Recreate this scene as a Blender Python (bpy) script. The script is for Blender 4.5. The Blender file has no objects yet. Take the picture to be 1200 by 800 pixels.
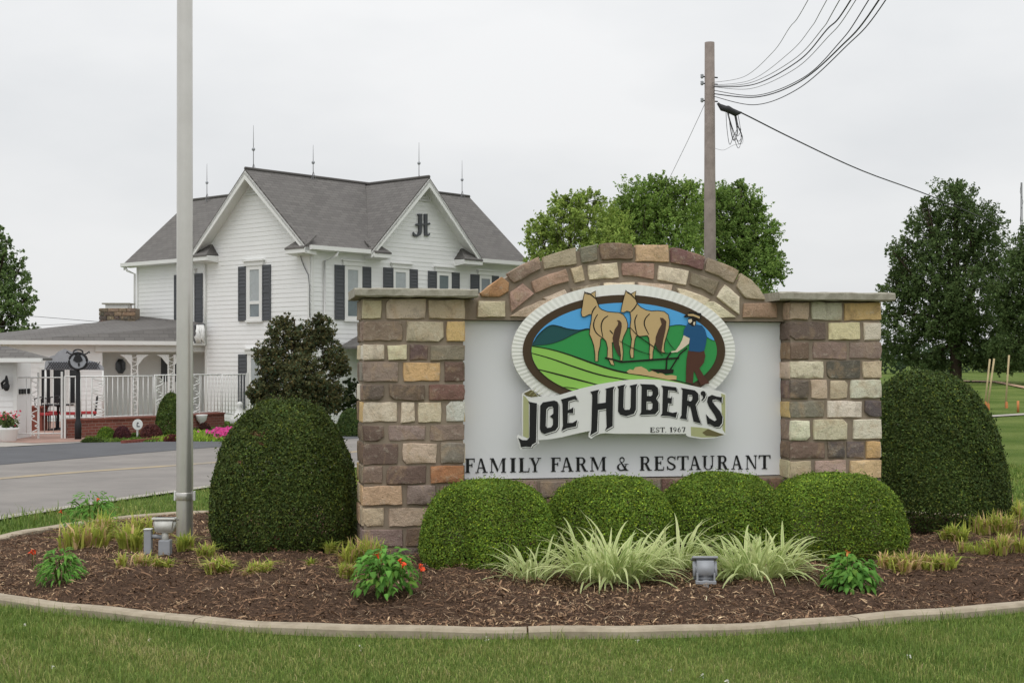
import bpy, bmesh, math, random
import numpy as np
from mathutils import Vector, Matrix
from mathutils.geometry import tessellate_polygon
random.seed(7)
rng = np.random.default_rng(7)
R = math.radians
SC = bpy.context.scene
COL = SC.collection

# ------------------------------------------------------------------ camera
F, HZ, CH = 1700.0, 427.0, 1.75          # focal length in photo pixels, horizon row, eye height
cam = bpy.data.objects.new('camera', bpy.data.cameras.new('camera'))
COL.objects.link(cam)
cam.data.sensor_width = 36
cam.data.lens = 36 * F / 1200
cam.data.shift_y = (HZ - 400) / 1200
cam.location = (0, 0, CH)
cam.rotation_euler = (R(90), 0, 0)
cam.data.clip_start, cam.data.clip_end = 0.1, 5000
SC.camera = cam

# ------------------------------------------------------------------ sky, sun, exposure
SUN_EL, SUN_AZ = R(68), R(196)            # azimuth from +Y clockwise: behind the camera, a little left
world = bpy.data.worlds.new('World')
SC.world = world
world.use_nodes = True
wn, wl = world.node_tree.nodes, world.node_tree.links
wn.clear()
w_out = wn.new('ShaderNodeOutputWorld')
w_bg = wn.new('ShaderNodeBackground')
w_bg.inputs['Strength'].default_value = 0.1
w_sky = wn.new('ShaderNodeTexSky')
w_sky.sky_type = 'NISHITA'
w_sky.sun_disc = False
w_sky.sun_elevation, w_sky.sun_rotation = SUN_EL, SUN_AZ
w_tc = wn.new('ShaderNodeTexCoord')
w_map = wn.new('ShaderNodeMapping')
w_map.inputs['Scale'].default_value = (2.0, 2.0, 5.0)
w_noise = wn.new('ShaderNodeTexNoise')
w_noise.inputs['Scale'].default_value = 1.6
w_noise.inputs['Detail'].default_value = 5.0
w_noise.inputs['Roughness'].default_value = 0.5
w_ramp = wn.new('ShaderNodeValToRGB')
w_ramp.color_ramp.elements[0].position = 0.32
w_ramp.color_ramp.elements[0].color = (0.70, 0.715, 0.73, 1)
w_ramp.color_ramp.elements[1].position = 0.62
w_ramp.color_ramp.elements[1].color = (0.82, 0.825, 0.83, 1)
w_mul = wn.new('ShaderNodeVectorMath')
w_mul.operation = 'SCALE'
w_mul.inputs['Scale'].default_value = 10.0
w_mix = wn.new('ShaderNodeMix')
w_mix.data_type = 'RGBA'
w_mix.inputs[0].default_value = 0.97
wl.new(w_tc.outputs['Generated'], w_map.inputs['Vector'])
wl.new(w_map.outputs['Vector'], w_noise.inputs['Vector'])
wl.new(w_noise.outputs['Fac'], w_ramp.inputs['Fac'])
# an overcast sky brightens smoothly towards the zenith
w_sep = wn.new('ShaderNodeSeparateXYZ')
w_up = wn.new('ShaderNodeMapRange')
for _i, _v in enumerate((0.0, 1.0, 9.3, 15.2)): w_up.inputs[_i + 1].default_value = _v
wl.new(w_tc.outputs['Generated'], w_sep.inputs[0])
wl.new(w_sep.outputs['Z'], w_up.inputs[0])
wl.new(w_up.outputs[0], w_mul.inputs['Scale'])
wl.new(w_ramp.outputs['Color'], w_mul.inputs[0])
wl.new(w_sky.outputs['Color'], w_mix.inputs[6])
wl.new(w_mul.outputs['Vector'], w_mix.inputs[7])
wl.new(w_mix.outputs[2], w_bg.inputs['Color'])
wl.new(w_bg.outputs['Background'], w_out.inputs['Surface'])

sun = bpy.data.objects.new('sun', bpy.data.lights.new('sun', 'SUN'))
COL.objects.link(sun)
sun.data.energy = 1.1
sun.data.angle = R(50)
sun.data.color = (1.0, 0.975, 0.94)
sdir = Vector((math.sin(SUN_AZ) * math.cos(SUN_EL), math.cos(SUN_AZ) * math.cos(SUN_EL), math.sin(SUN_EL)))
sun.rotation_euler = sdir.to_track_quat('Z', 'Y').to_euler()
sun.location = sdir * 60
SC.view_settings.view_transform = 'Standard'
SC.view_settings.look = 'None'
SC.view_settings.exposure = 0.09
SC.view_settings.gamma = 1.0

# ------------------------------------------------------------------ helpers: pixels to places
def at(x, y, Y):
    return Vector(((x - 600) / F * Y, Y, CH + (HZ - y) / F * Y))

def sm(t):
    t = min(1, max(0, t))
    return t * t * (3 - 2 * t)

def gz(X, Y):
    """height of the ground"""
    right = sm((X / max(Y, 8) - 0.10) / 0.22) if Y > 5 else 0
    zl = -0.15 * sm((Y - 13) / 16)
    zr = 0.75 * sm((Y - 24) / 75)
    far = 0.8 * sm((Y - 70) / 200)
    return zl * (1 - right) + zr * right + far * (1 - 0.3 * right)

def ground(x, y):
    """where the pixel's ray meets the ground"""
    Y = 10.0
    for _ in range(60):
        X = (x - 600) / F * Y
        Yn = (CH - gz(X, Y)) * F / (y - HZ)
        Y = 0.5 * Y + 0.5 * Yn
    X = (x - 600) / F * Y
    return Vector((X, Y, gz(X, Y)))

# ------------------------------------------------------------------ helpers: objects
def tag(o, label=None, cat=None, group=None, kind=None):
    if label: o['label'] = label
    if cat: o['category'] = cat
    if group: o['group'] = group
    if kind: o['kind'] = kind
    return o

def empty(name, loc, label=None, cat=None, group=None, kind=None):
    o = bpy.data.objects.new(name, None)
    COL.objects.link(o)
    o.location = loc
    o.empty_display_size = 0.2
    return tag(o, label, cat, group, kind)

def absloc(o):
    v = Vector(o.location)
    while o.parent:
        o = o.parent
        v += Vector(o.location)
    return v

def put(name, me, mat=None, parent=None, loc=None):
    """link a mesh given in world coordinates; loc moves its origin there"""
    if mat is not None and not me.materials:
        me.materials.append(mat)
    o = bpy.data.objects.new(name, me)
    COL.objects.link(o)
    base = Vector((0, 0, 0)) if loc is None else Vector(loc)
    if loc is None and len(me.vertices):
        n = len(me.vertices)
        a = np.empty(n * 3)
        me.vertices.foreach_get('co', a)
        a = a.reshape(-1, 3)
        base = Vector(((a[:, 0].min() + a[:, 0].max()) / 2, (a[:, 1].min() + a[:, 1].max()) / 2, a[:, 2].min()))
    me.transform(Matrix.Translation(-base))
    o.location = base - (absloc(parent) if parent else Vector((0, 0, 0)))
    if parent: o.parent = parent
    return o

def mesh_bm(bm, smooth=False):
    me = bpy.data.meshes.new('mesh')
    bmesh.ops.recalc_face_normals(bm, faces=bm.faces)
    bm.to_mesh(me)
    bm.free()
    if smooth:
        me.polygons.foreach_set('use_smooth', [True] * len(me.polygons))
    return me

def mesh_np(verts, faces, tint=None, smooth=False):
    """verts (n,3), faces (m,k) numpy arrays; tint (n,3) colours per vertex"""
    me = bpy.data.meshes.new('mesh')
    verts = np.asarray(verts, dtype=np.float32)
    faces = np.asarray(faces, dtype=np.int32)
    n, (m, k) = len(verts), faces.shape
    me.vertices.add(n)
    me.vertices.foreach_set('co', verts.ravel())
    me.loops.add(m * k)
    me.loops.foreach_set('vertex_index', faces.ravel())
    me.polygons.add(m)
    me.polygons.foreach_set('loop_start', np.arange(0, m * k, k, dtype=np.int32))
    me.update(calc_edges=True)
    if tint is not None:
        at_ = me.color_attributes.new('tint', 'FLOAT_COLOR', 'POINT')
        c = np.ones((n, 4), dtype=np.float32)
        c[:, :3] = tint
        at_.data.foreach_set('color', c.ravel())
    if smooth:
        me.polygons.foreach_set('use_smooth', [True] * m)
    return me

def add_box(bm, p0, p1, M=None):
    """axis box between two corners, optionally moved by matrix M"""
    x0, y0, z0 = p0
    x1, y1, z1 = p1
    vs = [Vector(c) for c in ((x0, y0, z0), (x1, y0, z0), (x1, y1, z0), (x0, y1, z0), (x0, y0, z1), (x1, y0, z1), (x1, y1, z1), (x0, y1, z1))]
    if M is not None: vs = [M @ v for v in vs]
    v = [bm.verts.new(c) for c in vs]
    for f in ((0, 3, 2, 1), (4, 5, 6, 7), (0, 1, 5, 4), (1, 2, 6, 5), (2, 3, 7, 6), (3, 0, 4, 7)):
        bm.faces.new([v[i] for i in f])

def add_tube(bm, pts, rad, seg=8, caps=True):
    pts = [Vector(p) for p in pts]
    rads = rad if isinstance(rad, (list, tuple)) else [rad] * len(pts)
    rings = []
    for i, p in enumerate(pts):
        d = (pts[min(i + 1, len(pts) - 1)] - pts[max(i - 1, 0)])
        d = d.normalized() if d.length > 1e-9 else Vector((0, 0, 1))
        a = d.cross(Vector((0, 0, 1)) if abs(d.z) < 0.95 else Vector((1, 0, 0))).normalized()
        b = d.cross(a)
        rings.append([bm.verts.new(p + (a * math.cos(2 * math.pi * k / seg) + b * math.sin(2 * math.pi * k / seg)) * rads[i]) for k in range(seg)])
    for r0, r1 in zip(rings, rings[1:]):
        for k in range(seg):
            bm.faces.new((r0[k], r0[(k + 1) % seg], r1[(k + 1) % seg], r1[k]))
    if caps:
        bm.faces.new(rings[0][::-1])
        bm.faces.new(rings[-1])

def add_lathe(bm, c, prof, seg=16):
    c = Vector(c)
    rings = [[bm.verts.new(c + Vector((r * math.cos(2 * math.pi * k / seg), r * math.sin(2 * math.pi * k / seg), z))) for k in range(seg)] for r, z in prof]
    for r0, r1 in zip(rings, rings[1:]):
        for k in range(seg):
            bm.faces.new((r0[k], r0[(k + 1) % seg], r1[(k + 1) % seg], r1[k]))
    bm.faces.new(rings[0][::-1])
    bm.faces.new(rings[-1])

def add_poly(bm, loops, fr, d0, d1):
    """a flat shape (outline plus holes, 2D) with thickness: fr(a, b, d) gives the 3D point, d1 its front"""
    flat = [Vector((p[0], p[1], 0)) for lp in loops for p in lp]
    tris = tessellate_polygon([[Vector((p[0], p[1], 0)) for p in lp] for lp in loops])
    fv = [bm.verts.new(fr(p.x, p.y, d1)) for p in flat]
    bv = [bm.verts.new(fr(p.x, p.y, d0)) for p in flat]
    for t in tris:
        try:
            bm.faces.new([fv[i] for i in t])
            bm.faces.new([bv[i] for i in reversed(t)])
        except ValueError:
            pass
    o = 0
    for lp in loops:
        n = len(lp)
        for i in range(n):
            a, b = o + i, o + (i + 1) % n
            try: bm.faces.new((fv[a], fv[b], bv[b], bv[a]))
            except ValueError: pass
        o += n

def obox(name, p0, p1, mat, parent, M=None, bev=0.0):
    bm = bmesh.new()
    add_box(bm, p0, p1, M)
    if bev: bmesh.ops.bevel(bm, geom=bm.edges[:], offset=bev, segments=2, affect='EDGES', profile=0.6)
    return put(name, mesh_bm(bm), mat, parent)

def otube(name, pts, rad, mat, parent, seg=8):
    bm = bmesh.new()
    add_tube(bm, pts, rad, seg)
    return put(name, mesh_bm(bm, True), mat, parent)

def olathe(name, c, prof, mat, parent, seg=16, smooth=True):
    bm = bmesh.new()
    add_lathe(bm, c, prof, seg)
    return put(name, mesh_bm(bm, smooth), mat, parent)

# ------------------------------------------------------------------ materials
def lin(c):
    c /= 255
    return c / 12.92 if c <= 0.04045 else ((c + 0.055) / 1.055) ** 2.4

def rgb(r, g, b, k=1.0):
    return (min(0.9, lin(r) * k), min(0.9, lin(g) * k), min(0.9, lin(b) * k), 1)

def mat(name, color, rough=0.8, metal=0.0, noise=None, bump=None, col2=None, tint=None, objcol=False, trans=0.0, spec=0.3, space='Object'):
    """noise (scale, amount) mottles towards col2; bump (scale, strength, distance); tint reads the mesh colours"""
    m = bpy.data.materials.new(name)
    m.use_nodes = True
    nt = m.node_tree
    N, L = nt.nodes, nt.links
    b = N['Principled BSDF']
    b.inputs['Roughness'].default_value = rough
    b.inputs['Metallic'].default_value = metal
    b.inputs['Specular IOR Level'].default_value = spec
    src = None
    tc = N.new('ShaderNodeTexCoord')
    if objcol:
        oi = N.new('ShaderNodeObjectInfo')
        src = oi.outputs['Color']
    elif tint:
        ta = N.new('ShaderNodeAttribute')
        ta.attribute_name = 'tint'
        src = ta.outputs['Color']
    else:
        rg = N.new('ShaderNodeRGB')
        rg.outputs[0].default_value = color
        src = rg.outputs[0]
    if noise:
        tx = N.new('ShaderNodeTexNoise')
        tx.inputs['Scale'].default_value = noise[0]
        tx.inputs['Detail'].default_value = 6
        tx.inputs['Roughness'].default_value = 0.65
        L.new(tc.outputs[space], tx.inputs['Vector'])
        mr = N.new('ShaderNodeMapRange')
        mr.inputs[1].default_value = 0.35
        mr.inputs[2].default_value = 0.68
        mr.inputs[3].default_value = 0.0
        mr.inputs[4].default_value = noise[1]
        L.new(tx.outputs['Fac'], mr.inputs[0])
        mx = N.new('ShaderNodeMix')
        mx.data_type = 'RGBA'
        L.new(mr.outputs[0], mx.inputs[0])
        L.new(src, mx.inputs[6])
        if col2 is None:
            mx2 = N.new('ShaderNodeMix')
            mx2.data_type = 'RGBA'
            mx2.blend_type = 'MULTIPLY'
            mx2.inputs[0].default_value = 1.0
            L.new(src, mx2.inputs[6])
            mx2.inputs[7].default_value = (0.45, 0.43, 0.42, 1)
            L.new(mx2.outputs[2], mx.inputs[7])
        else:
            mx.inputs[7].default_value = col2
        src = mx.outputs[2]
    L.new(src, b.inputs['Base Color'])
    if bump:
        bt = N.new('ShaderNodeTexNoise')
        bt.inputs['Scale'].default_value = bump[0]
        bt.inputs['Detail'].default_value = 8
        bt.inputs['Roughness'].default_value = 0.7
        L.new(tc.outputs[space], bt.inputs['Vector'])
        bp = N.new('ShaderNodeBump')
        bp.inputs['Strength'].default_value = bump[1]
        bp.inputs['Distance'].default_value = bump[2]
        L.new(bt.outputs['Fac'], bp.inputs['Height'])
        L.new(bp.outputs['Normal'], b.inputs['Normal'])
    if trans:
        tr = N.new('ShaderNodeBsdfTranslucent')
        L.new(src, tr.inputs['Color'])
        ms = N.new('ShaderNodeMixShader')
        ms.inputs[0].default_value = trans
        out = N['Material Output']
        L.new(b.outputs[0], ms.inputs[1])
        L.new(tr.outputs[0], ms.inputs[2])
        L.new(ms.outputs[0], out.inputs['Surface'])
    m['noise_src'] = 0
    return m

M = {}
def stone_mat():
    m = mat('stone', None, 0.93, objcol=True, spec=0.15)
    N, L = m.node_tree.nodes, m.node_tree.links
    b = N['Principled BSDF']
    oi = [n for n in N if n.type == 'OBJECT_INFO'][0]
    tc = [n for n in N if n.type == 'TEX_COORD'][0]
    off = N.new('ShaderNodeVectorMath'); off.operation = 'MULTIPLY_ADD'
    cmb = N.new('ShaderNodeCombineXYZ')
    for i in range(3): L.new(oi.outputs['Random'], cmb.inputs[i])
    L.new(cmb.outputs[0], off.inputs[0]); off.inputs[1].default_value = (37, 53, 71); L.new(tc.outputs['Object'], off.inputs[2])
    def nz(scale, detail, rough, dist=0.0):
        n = N.new('ShaderNodeTexNoise'); n.inputs['Scale'].default_value = scale; n.inputs['Detail'].default_value = detail
        n.inputs['Roughness'].default_value = rough; n.inputs['Distortion'].default_value = dist
        L.new(off.outputs[0], n.inputs['Vector']); return n.outputs['Fac']
    def rng_(src, a, b_, lo, hi):
        r = N.new('ShaderNodeMapRange'); L.new(src, r.inputs[0])
        for i, v in enumerate((a, b_, lo, hi)): r.inputs[i + 1].default_value = v
        return r.outputs[0]
    def mixc(fac, A, B, mode='MIX'):
        x = N.new('ShaderNodeMix'); x.data_type = 'RGBA'; x.blend_type = mode
        L.new(fac, x.inputs[0])
        L.new(A, x.inputs[6])
        if isinstance(B, tuple): x.inputs[7].default_value = B
        else: L.new(B, x.inputs[7])
        return x.outputs[2]
    c = oi.outputs['Color']
    n1, n2, n3, n4 = nz(7, 6, .65, .8), nz(16, 8, .75, .4), nz(70, 4, .7), nz(4, 5, .6, 1.5)
    c = mixc(rng_(n4, .50, .72, 0, .55), c, rgb(196, 168, 134))            # buff veining
    c = mixc(rng_(n1, .52, .74, 0, .55), c, rgb(104, 84, 72))              # brown weathering
    c = mixc(rng_(n2, .54, .70, 0, .50), c, rgb(214, 204, 186))            # pale lime bloom
    c = mixc(rng_(n3, .60, .72, 0, .65), c, rgb(70, 62, 56))               # dark pits
    L.new(c, b.inputs['Base Color'])
    ad = N.new('ShaderNodeMath'); ad.operation = 'MULTIPLY_ADD'; L.new(n3, ad.inputs[0]); ad.inputs[1].default_value = .35; L.new(n2, ad.inputs[2])
    bp = N.new('ShaderNodeBump'); bp.inputs['Strength'].default_value = 1.0; bp.inputs['Distance'].default_value = .022
    L.new(ad.outputs[0], bp.inputs['Height']); L.new(bp.outputs['Normal'], b.inputs['Normal'])
    return m
M['stone'] = stone_mat()
M['mortar'] = mat('mortar', rgb(152, 138, 122), 0.95, noise=(14, 0.3), bump=(60, 0.6, 0.006))
M['cap'] = mat('cap_stone', rgb(168, 164, 150), 0.9, noise=(22, 0.6), col2=rgb(120, 112, 98), bump=(50, 0.4, 0.005))
M['panel'] = mat('panel_paint', (0.82, 0.825, 0.85, 1), 0.42, noise=(2.5, 0.10), col2=(0.76, 0.76, 0.76, 1), spec=0.4)
M['black'] = mat('black_paint', (0.012, 0.012, 0.013, 1), 0.45)
M['white'] = mat('white_paint', (0.78, 0.78, 0.76, 1), 0.5, noise=(3, 0.18), col2=(0.6, 0.59, 0.55, 1))
M['ivory'] = mat('ivory_edge', (0.80, 0.80, 0.75, 1), 0.5)
M['brown'] = mat('brown_ring', rgb(72, 56, 38), 0.55)
M['skyblue'] = mat('emblem_blue', rgb(88, 172, 232), 0.5)
M['teal'] = mat('emblem_dark_hill', rgb(32, 82, 84), 0.5)
M['egreen'] = mat('emblem_green', rgb(52, 150, 78), 0.5)
M['elime'] = mat('emblem_lime', rgb(148, 200, 92), 0.5)
M['horse'] = mat('emblem_tan', rgb(200, 172, 124), 0.5)
M['eline'] = mat('emblem_line', rgb(28, 24, 16), 0.5)
M['etail'] = mat('emblem_tail', rgb(80, 58, 44), 0.5)
M['eskin'] = mat('emblem_skin', rgb(222, 208, 184), 0.5)
M['eshirt'] = mat('emblem_shirt', rgb(30, 84, 128), 0.5)
M['epants'] = mat('emblem_pants', rgb(84, 52, 40), 0.5)
M['olive'] = mat('banner_olive', rgb(172, 174, 128), 0.5)
M['olive_dark'] = mat('banner_fold', rgb(104, 96, 62), 0.5)
M['siding'] = mat('white_siding', (0.86, 0.86, 0.855, 1), 0.55, noise=(1.2, 0.3), col2=(0.74, 0.74, 0.725, 1))
M['trim'] = mat('white_trim', (0.80, 0.80, 0.78, 1), 0.5, noise=(2, 0.15), col2=(0.66, 0.65, 0.62, 1))
M['shutter'] = mat('dark_shutter', rgb(84, 86, 90), 0.6)
M['curtain'] = mat('window_blind', rgb(178, 184, 186), 0.7, noise=(6, 0.3))
M['glass'] = mat('window_glass', rgb(128, 138, 142), 0.08, spec=0.6, noise=(1.3, 0.5), col2=rgb(70, 78, 80))
M['darkglass'] = mat('dark_glass', rgb(40, 42, 46), 0.1, spec=0.6)
M['iron_white'] = mat('white_iron', (0.76, 0.76, 0.74, 1), 0.5)
M['iron_black'] = mat('black_iron', (0.02, 0.02, 0.022, 1), 0.5)
M['galv'] = mat('pole_metal', rgb(212, 209, 204), 0.32, metal=0.7, noise=(3, 0.35), col2=rgb(184, 180, 174), bump=(120, 0.08, 0.001))
M['pole_wood'] = mat('weathered_wood', rgb(146, 135, 128), 0.9, noise=(5, 0.5), bump=(30, 0.4, 0.01))
M['wire'] = mat('wire_black', rgb(58, 58, 60), 0.7)
M['wire_pale'] = mat('wire_grey', rgb(128, 128, 130), 0.6)
M['lamp_grey'] = mat('lamp_grey', rgb(160, 163, 168), 0.5, noise=(12, 0.25), bump=(90, 0.15, 0.002))
M['lamp_white'] = mat('lamp_white', rgb(214, 214, 208), 0.45, noise=(14, 0.3), col2=rgb(168, 164, 152))
M['lens'] = mat('lamp_lens', rgb(120, 126, 130), 0.15, spec=0.6)
M['concrete'] = mat('curb_concrete', rgb(176, 164, 144), 0.95, noise=(6, 0.65), col2=rgb(128, 116, 98), bump=(70, 0.5, 0.006))
M['road'] = mat('road_asphalt', rgb(140, 135, 130), 0.95, noise=(0.8, 0.7), col2=rgb(114, 110, 107), bump=(60, 0.5, 0.01), space='Object')
M['apron'] = mat('new_asphalt', rgb(94, 95, 98), 0.95, noise=(1.2, 0.3), bump=(60, 0.5, 0.01))
M['walk'] = mat('pale_concrete', rgb(170, 164, 156), 0.95, noise=(2, 0.3), bump=(40, 0.3, 0.006))
M['yellow'] = mat('faded_yellow_paint', rgb(166, 150, 122), 0.9, noise=(2.0, 0.85), col2=rgb(136, 130, 122))
M['bark'] = mat('bark', rgb(74, 62, 52), 0.95, noise=(8, 0.6), bump=(24, 0.8, 0.02))
M['leaf'] = mat('leaf', None, 0.75, tint=True, trans=0.38, spec=0.12)
M['grass'] = mat('grass_blade', None, 0.6, tint=True, trans=0.3, spec=0.2)
M['needle'] = mat('clipped_leaf', None, 0.65, tint=True, trans=0.22, spec=0.18)
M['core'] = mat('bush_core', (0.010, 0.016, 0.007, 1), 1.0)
M['chip'] = mat('mulch_chip', None, 0.95, tint=True, spec=0.1)
M['mulch'] = mat('mulch_base', rgb(104, 84, 70), 1.0, noise=(30, 0.8), col2=rgb(54, 43, 36), bump=(45, 1.0, 0.03), spec=0.05)
M['brickred'] = mat('red_brick', rgb(140, 84, 72), 0.9, noise=(8, 0.5))
M['patio'] = mat('patio_brick', rgb(164, 134, 122), 0.9, noise=(3, 0.4))
M['red'] = mat('red_cushion', rgb(170, 62, 66), 0.8)
M['petal_red'] = mat('petal_red', rgb(226, 70, 36), 0.6, noise=(40, 0.4), col2=rgb(240, 120, 50))
M['petal_pink'] = mat('petal_pink', rgb(226, 84, 156), 0.6)
M['stake'] = mat('pine_stake', rgb(196, 178, 138), 0.85, noise=(6, 0.4))
M['orange'] = mat('orange_cap', rgb(206, 132, 84), 0.8)
M['dirt'] = mat('bare_dirt', rgb(178, 150, 122), 1.0, noise=(0.4, 0.4))
M['chim'] = mat('chimney_stone', None, 0.9, objcol=True, noise=(4, 0.7), bump=(12, 0.5, 0.02))

M['petal_pale'] = mat('petal_pale', rgb(226, 150, 84), 0.6)
def shingle_mat(name, c1, c2, axis_z=True):
    m = mat(name, c1, 0.92, bump=None)
    N, L = m.node_tree.nodes, m.node_tree.links
    b = N['Principled BSDF']
    tc = N.new('ShaderNodeTexCoord')
    uv = N.new('ShaderNodeUVMap')
    br = N.new('ShaderNodeTexBrick')
    br.inputs['Color1'].default_value = c1
    br.inputs['Color2'].default_value = c2
    br.inputs['Mortar'].default_value = tuple(x * 0.55 for x in c1[:3]) + (1,)
    br.inputs['Scale'].default_value = 1.0
    br.inputs['Mortar Size'].default_value = 0.008
    br.inputs['Brick Width'].default_value = 0.33
    br.inputs['Row Height'].default_value = 0.145
    br.inputs['Bias'].default_value = -0.1
    L.new(uv.outputs['UV'], br.inputs['Vector'])
    nz = N.new('ShaderNodeTexNoise')
    nz.inputs['Scale'].default_value = 0.9
    nz.inputs['Detail'].default_value = 5
    L.new(tc.outputs['Object'], nz.inputs['Vector'])
    mx = N.new('ShaderNodeMix')
    mx.data_type = 'RGBA'
    mr = N.new('ShaderNodeMapRange')
    mr.inputs[1].default_value, mr.inputs[2].default_value = 0.4, 0.7
    mr.inputs[3].default_value, mr.inputs[4].default_value = 0.0, 0.55
    L.new(nz.outputs['Fac'], mr.inputs[0])
    L.new(mr.outputs[0], mx.inputs[0])
    L.new(br.outputs['Color'], mx.inputs[6])
    mx.inputs[7].default_value = tuple(x * 1.25 for x in c2[:3]) + (1,)
    L.new(mx.outputs[2], b.inputs['Base Color'])
    bp = N.new('ShaderNodeBump')
    bp.inputs['Strength'].default_value = 0.6
    bp.inputs['Distance'].default_value = 0.02
    bp.invert = True
    L.new(br.outputs['Fac'], bp.inputs['Height'])
    L.new(bp.outputs['Normal'], b.inputs['Normal'])
    return m

M['shingle'] = shingle_mat('roof_shingle', rgb(114, 111, 108), rgb(100, 97, 95))
M['brickwall'] = shingle_mat('low_wall_brick', rgb(136, 80, 68), rgb(112, 66, 58))
_b = [n for n in M['brickwall'].node_tree.nodes if n.type == 'TEX_BRICK'][0]
_b.inputs['Brick Width'].default_value = 0.22
_b.inputs['Row Height'].default_value = 0.075
_b.inputs['Mortar'].default_value = rgb(150, 128, 116)

def grassground_mat():
    m = mat('lawn_turf', rgb(86, 100, 50), 1.0, spec=0.05)
    N, L = m.node_tree.nodes, m.node_tree.links
    b = N['Principled BSDF']
    tc = N.new('ShaderNodeTexCoord')
    n1 = N.new('ShaderNodeTexNoise'); n1.inputs['Scale'].default_value = 0.35; n1.inputs['Detail'].default_value = 6
    n2 = N.new('ShaderNodeTexNoise'); n2.inputs['Scale'].default_value = 18; n2.inputs['Detail'].default_value = 8; n2.inputs['Roughness'].default_value = 0.8
    L.new(tc.outputs['Object'], n1.inputs['Vector']); L.new(tc.outputs['Object'], n2.inputs['Vector'])
    r1 = N.new('ShaderNodeValToRGB')
    r1.color_ramp.elements[0].position = 0.36; r1.color_ramp.elements[0].color = rgb(84, 106, 48)
    r1.color_ramp.elements[1].position = 0.66; r1.color_ramp.elements[1].color = rgb(116, 130, 72)
    L.new(n1.outputs['Fac'], r1.inputs['Fac'])
    r2 = N.new('ShaderNodeValToRGB')
    r2.color_ramp.elements[0].position = 0.3; r2.color_ramp.elements[0].color = (0.5, 0.5, 0.45, 1)
    r2.color_ramp.elements[1].position = 0.7; r2.color_ramp.elements[1].color = (1.15, 1.15, 1.1, 1)
    L.new(n2.outputs['Fac'], r2.inputs['Fac'])
    mx = N.new('ShaderNodeMix'); mx.data_type = 'RGBA'; mx.blend_type = 'MULTIPLY'; mx.inputs[0].default_value = 1
    L.new(r1.outputs[0], mx.inputs[6]); L.new(r2.outputs[0], mx.inputs[7])
    L.new(mx.outputs[2], b.inputs['Base Color'])
    bp = N.new('ShaderNodeBump'); bp.inputs['Strength'].default_value = 0.8; bp.inputs['Distance'].default_value = 0.04
    L.new(n2.outputs['Fac'], bp.inputs['Height']); L.new(bp.outputs['Normal'], b.inputs['Normal'])
    return m
M['turf'] = grassground_mat()

# ------------------------------------------------------------------ foliage builders (numpy)
def quads_at(pos, nrm, ln, wd, tint, droop=0.0, updir=None):
    """one small folded leaf (2 quads sharing a midrib would cost more: one rhombus each) at every pos"""
    n = len(pos)
    a = rng.normal(size=(n, 3))
    nrm = nrm / (np.linalg.norm(nrm, axis=1, keepdims=True) + 1e-9)
    t = np.cross(nrm, a)
    t /= np.linalg.norm(t, axis=1, keepdims=True) + 1e-9
    b = np.cross(nrm, t)
    ln = np.broadcast_to(np.asarray(ln, dtype=float).reshape(-1, 1), (n, 1))
    wd = np.broadcast_to(np.asarray(wd, dtype=float).reshape(-1, 1), (n, 1))
    v = np.stack([pos - t * ln * .5, pos + b * wd * .5 - nrm * wd * .12, pos + t * ln * .5, pos - b * wd * .5 - nrm * wd * .12], axis=1).reshape(-1, 3)
    f = np.arange(n * 4).reshape(-1, 4)
    return v, f, np.repeat(tint, 4, axis=0)

def tints(n, base, var=0.25, hue=0.12):
    """random leaf colours round base"""
    base = np.array(base[:3])
    k = np.exp(rng.normal(0, var, (n, 1)))
    h = rng.normal(0, hue, (n, 1))
    c = base * k * np.concatenate([1 + h, np.ones((n, 1)), 1 - h * .5], axis=1)
    return np.clip(c, 0.004, 0.8)

def vnoise(p, s, seed=0):
    """cheap smooth noise from summed sines"""
    r = np.random.default_rng(seed)
    o = np.zeros(len(p))
    for i in range(6):
        k = r.normal(size=3) * s * (1 + i * .5)
        o += np.sin(p @ k + r.uniform(0, 6.28)) / (1 + i * .5)
    return o / 2.6

def blades(n, root, height, width, lean, tint_root, tint_tip, seg=2):
    """grass blades: root (n,3)"""
    n = len(root)
    ang = rng.uniform(0, 2 * np.pi, n)
    d = np.stack([np.cos(ang), np.sin(ang), np.zeros(n)], 1)
    side = np.stack([-np.sin(ang + rng.normal(0, .5, n)), np.cos(ang), np.zeros(n)], 1)
    h = np.asarray(height).reshape(-1, 1); w = np.asarray(width).reshape(-1, 1); le = np.asarray(lean).reshape(-1, 1)
    up = np.array([[0, 0, 1.0]])
    mid = root + up * h * .6 + d * le * h * .3
    tip = root + up * h * (1 - 0.35 * np.abs(le)) + d * le * h
    v = np.stack([root - side * w * .5, root + side * w * .5, mid + side * w * .4, mid - side * w * .4, tip], 1).reshape(-1, 3)
    i = np.arange(n).reshape(-1, 1) * 5
    f1 = np.concatenate([i, i + 1, i + 2], 1); f2 = np.concatenate([i, i + 2, i + 3], 1); f3 = np.concatenate([i + 3, i + 2, i + 4], 1)
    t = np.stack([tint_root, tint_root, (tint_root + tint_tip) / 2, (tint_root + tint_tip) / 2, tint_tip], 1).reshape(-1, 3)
    return v, np.concatenate([f1, f2, f3]), t

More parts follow.
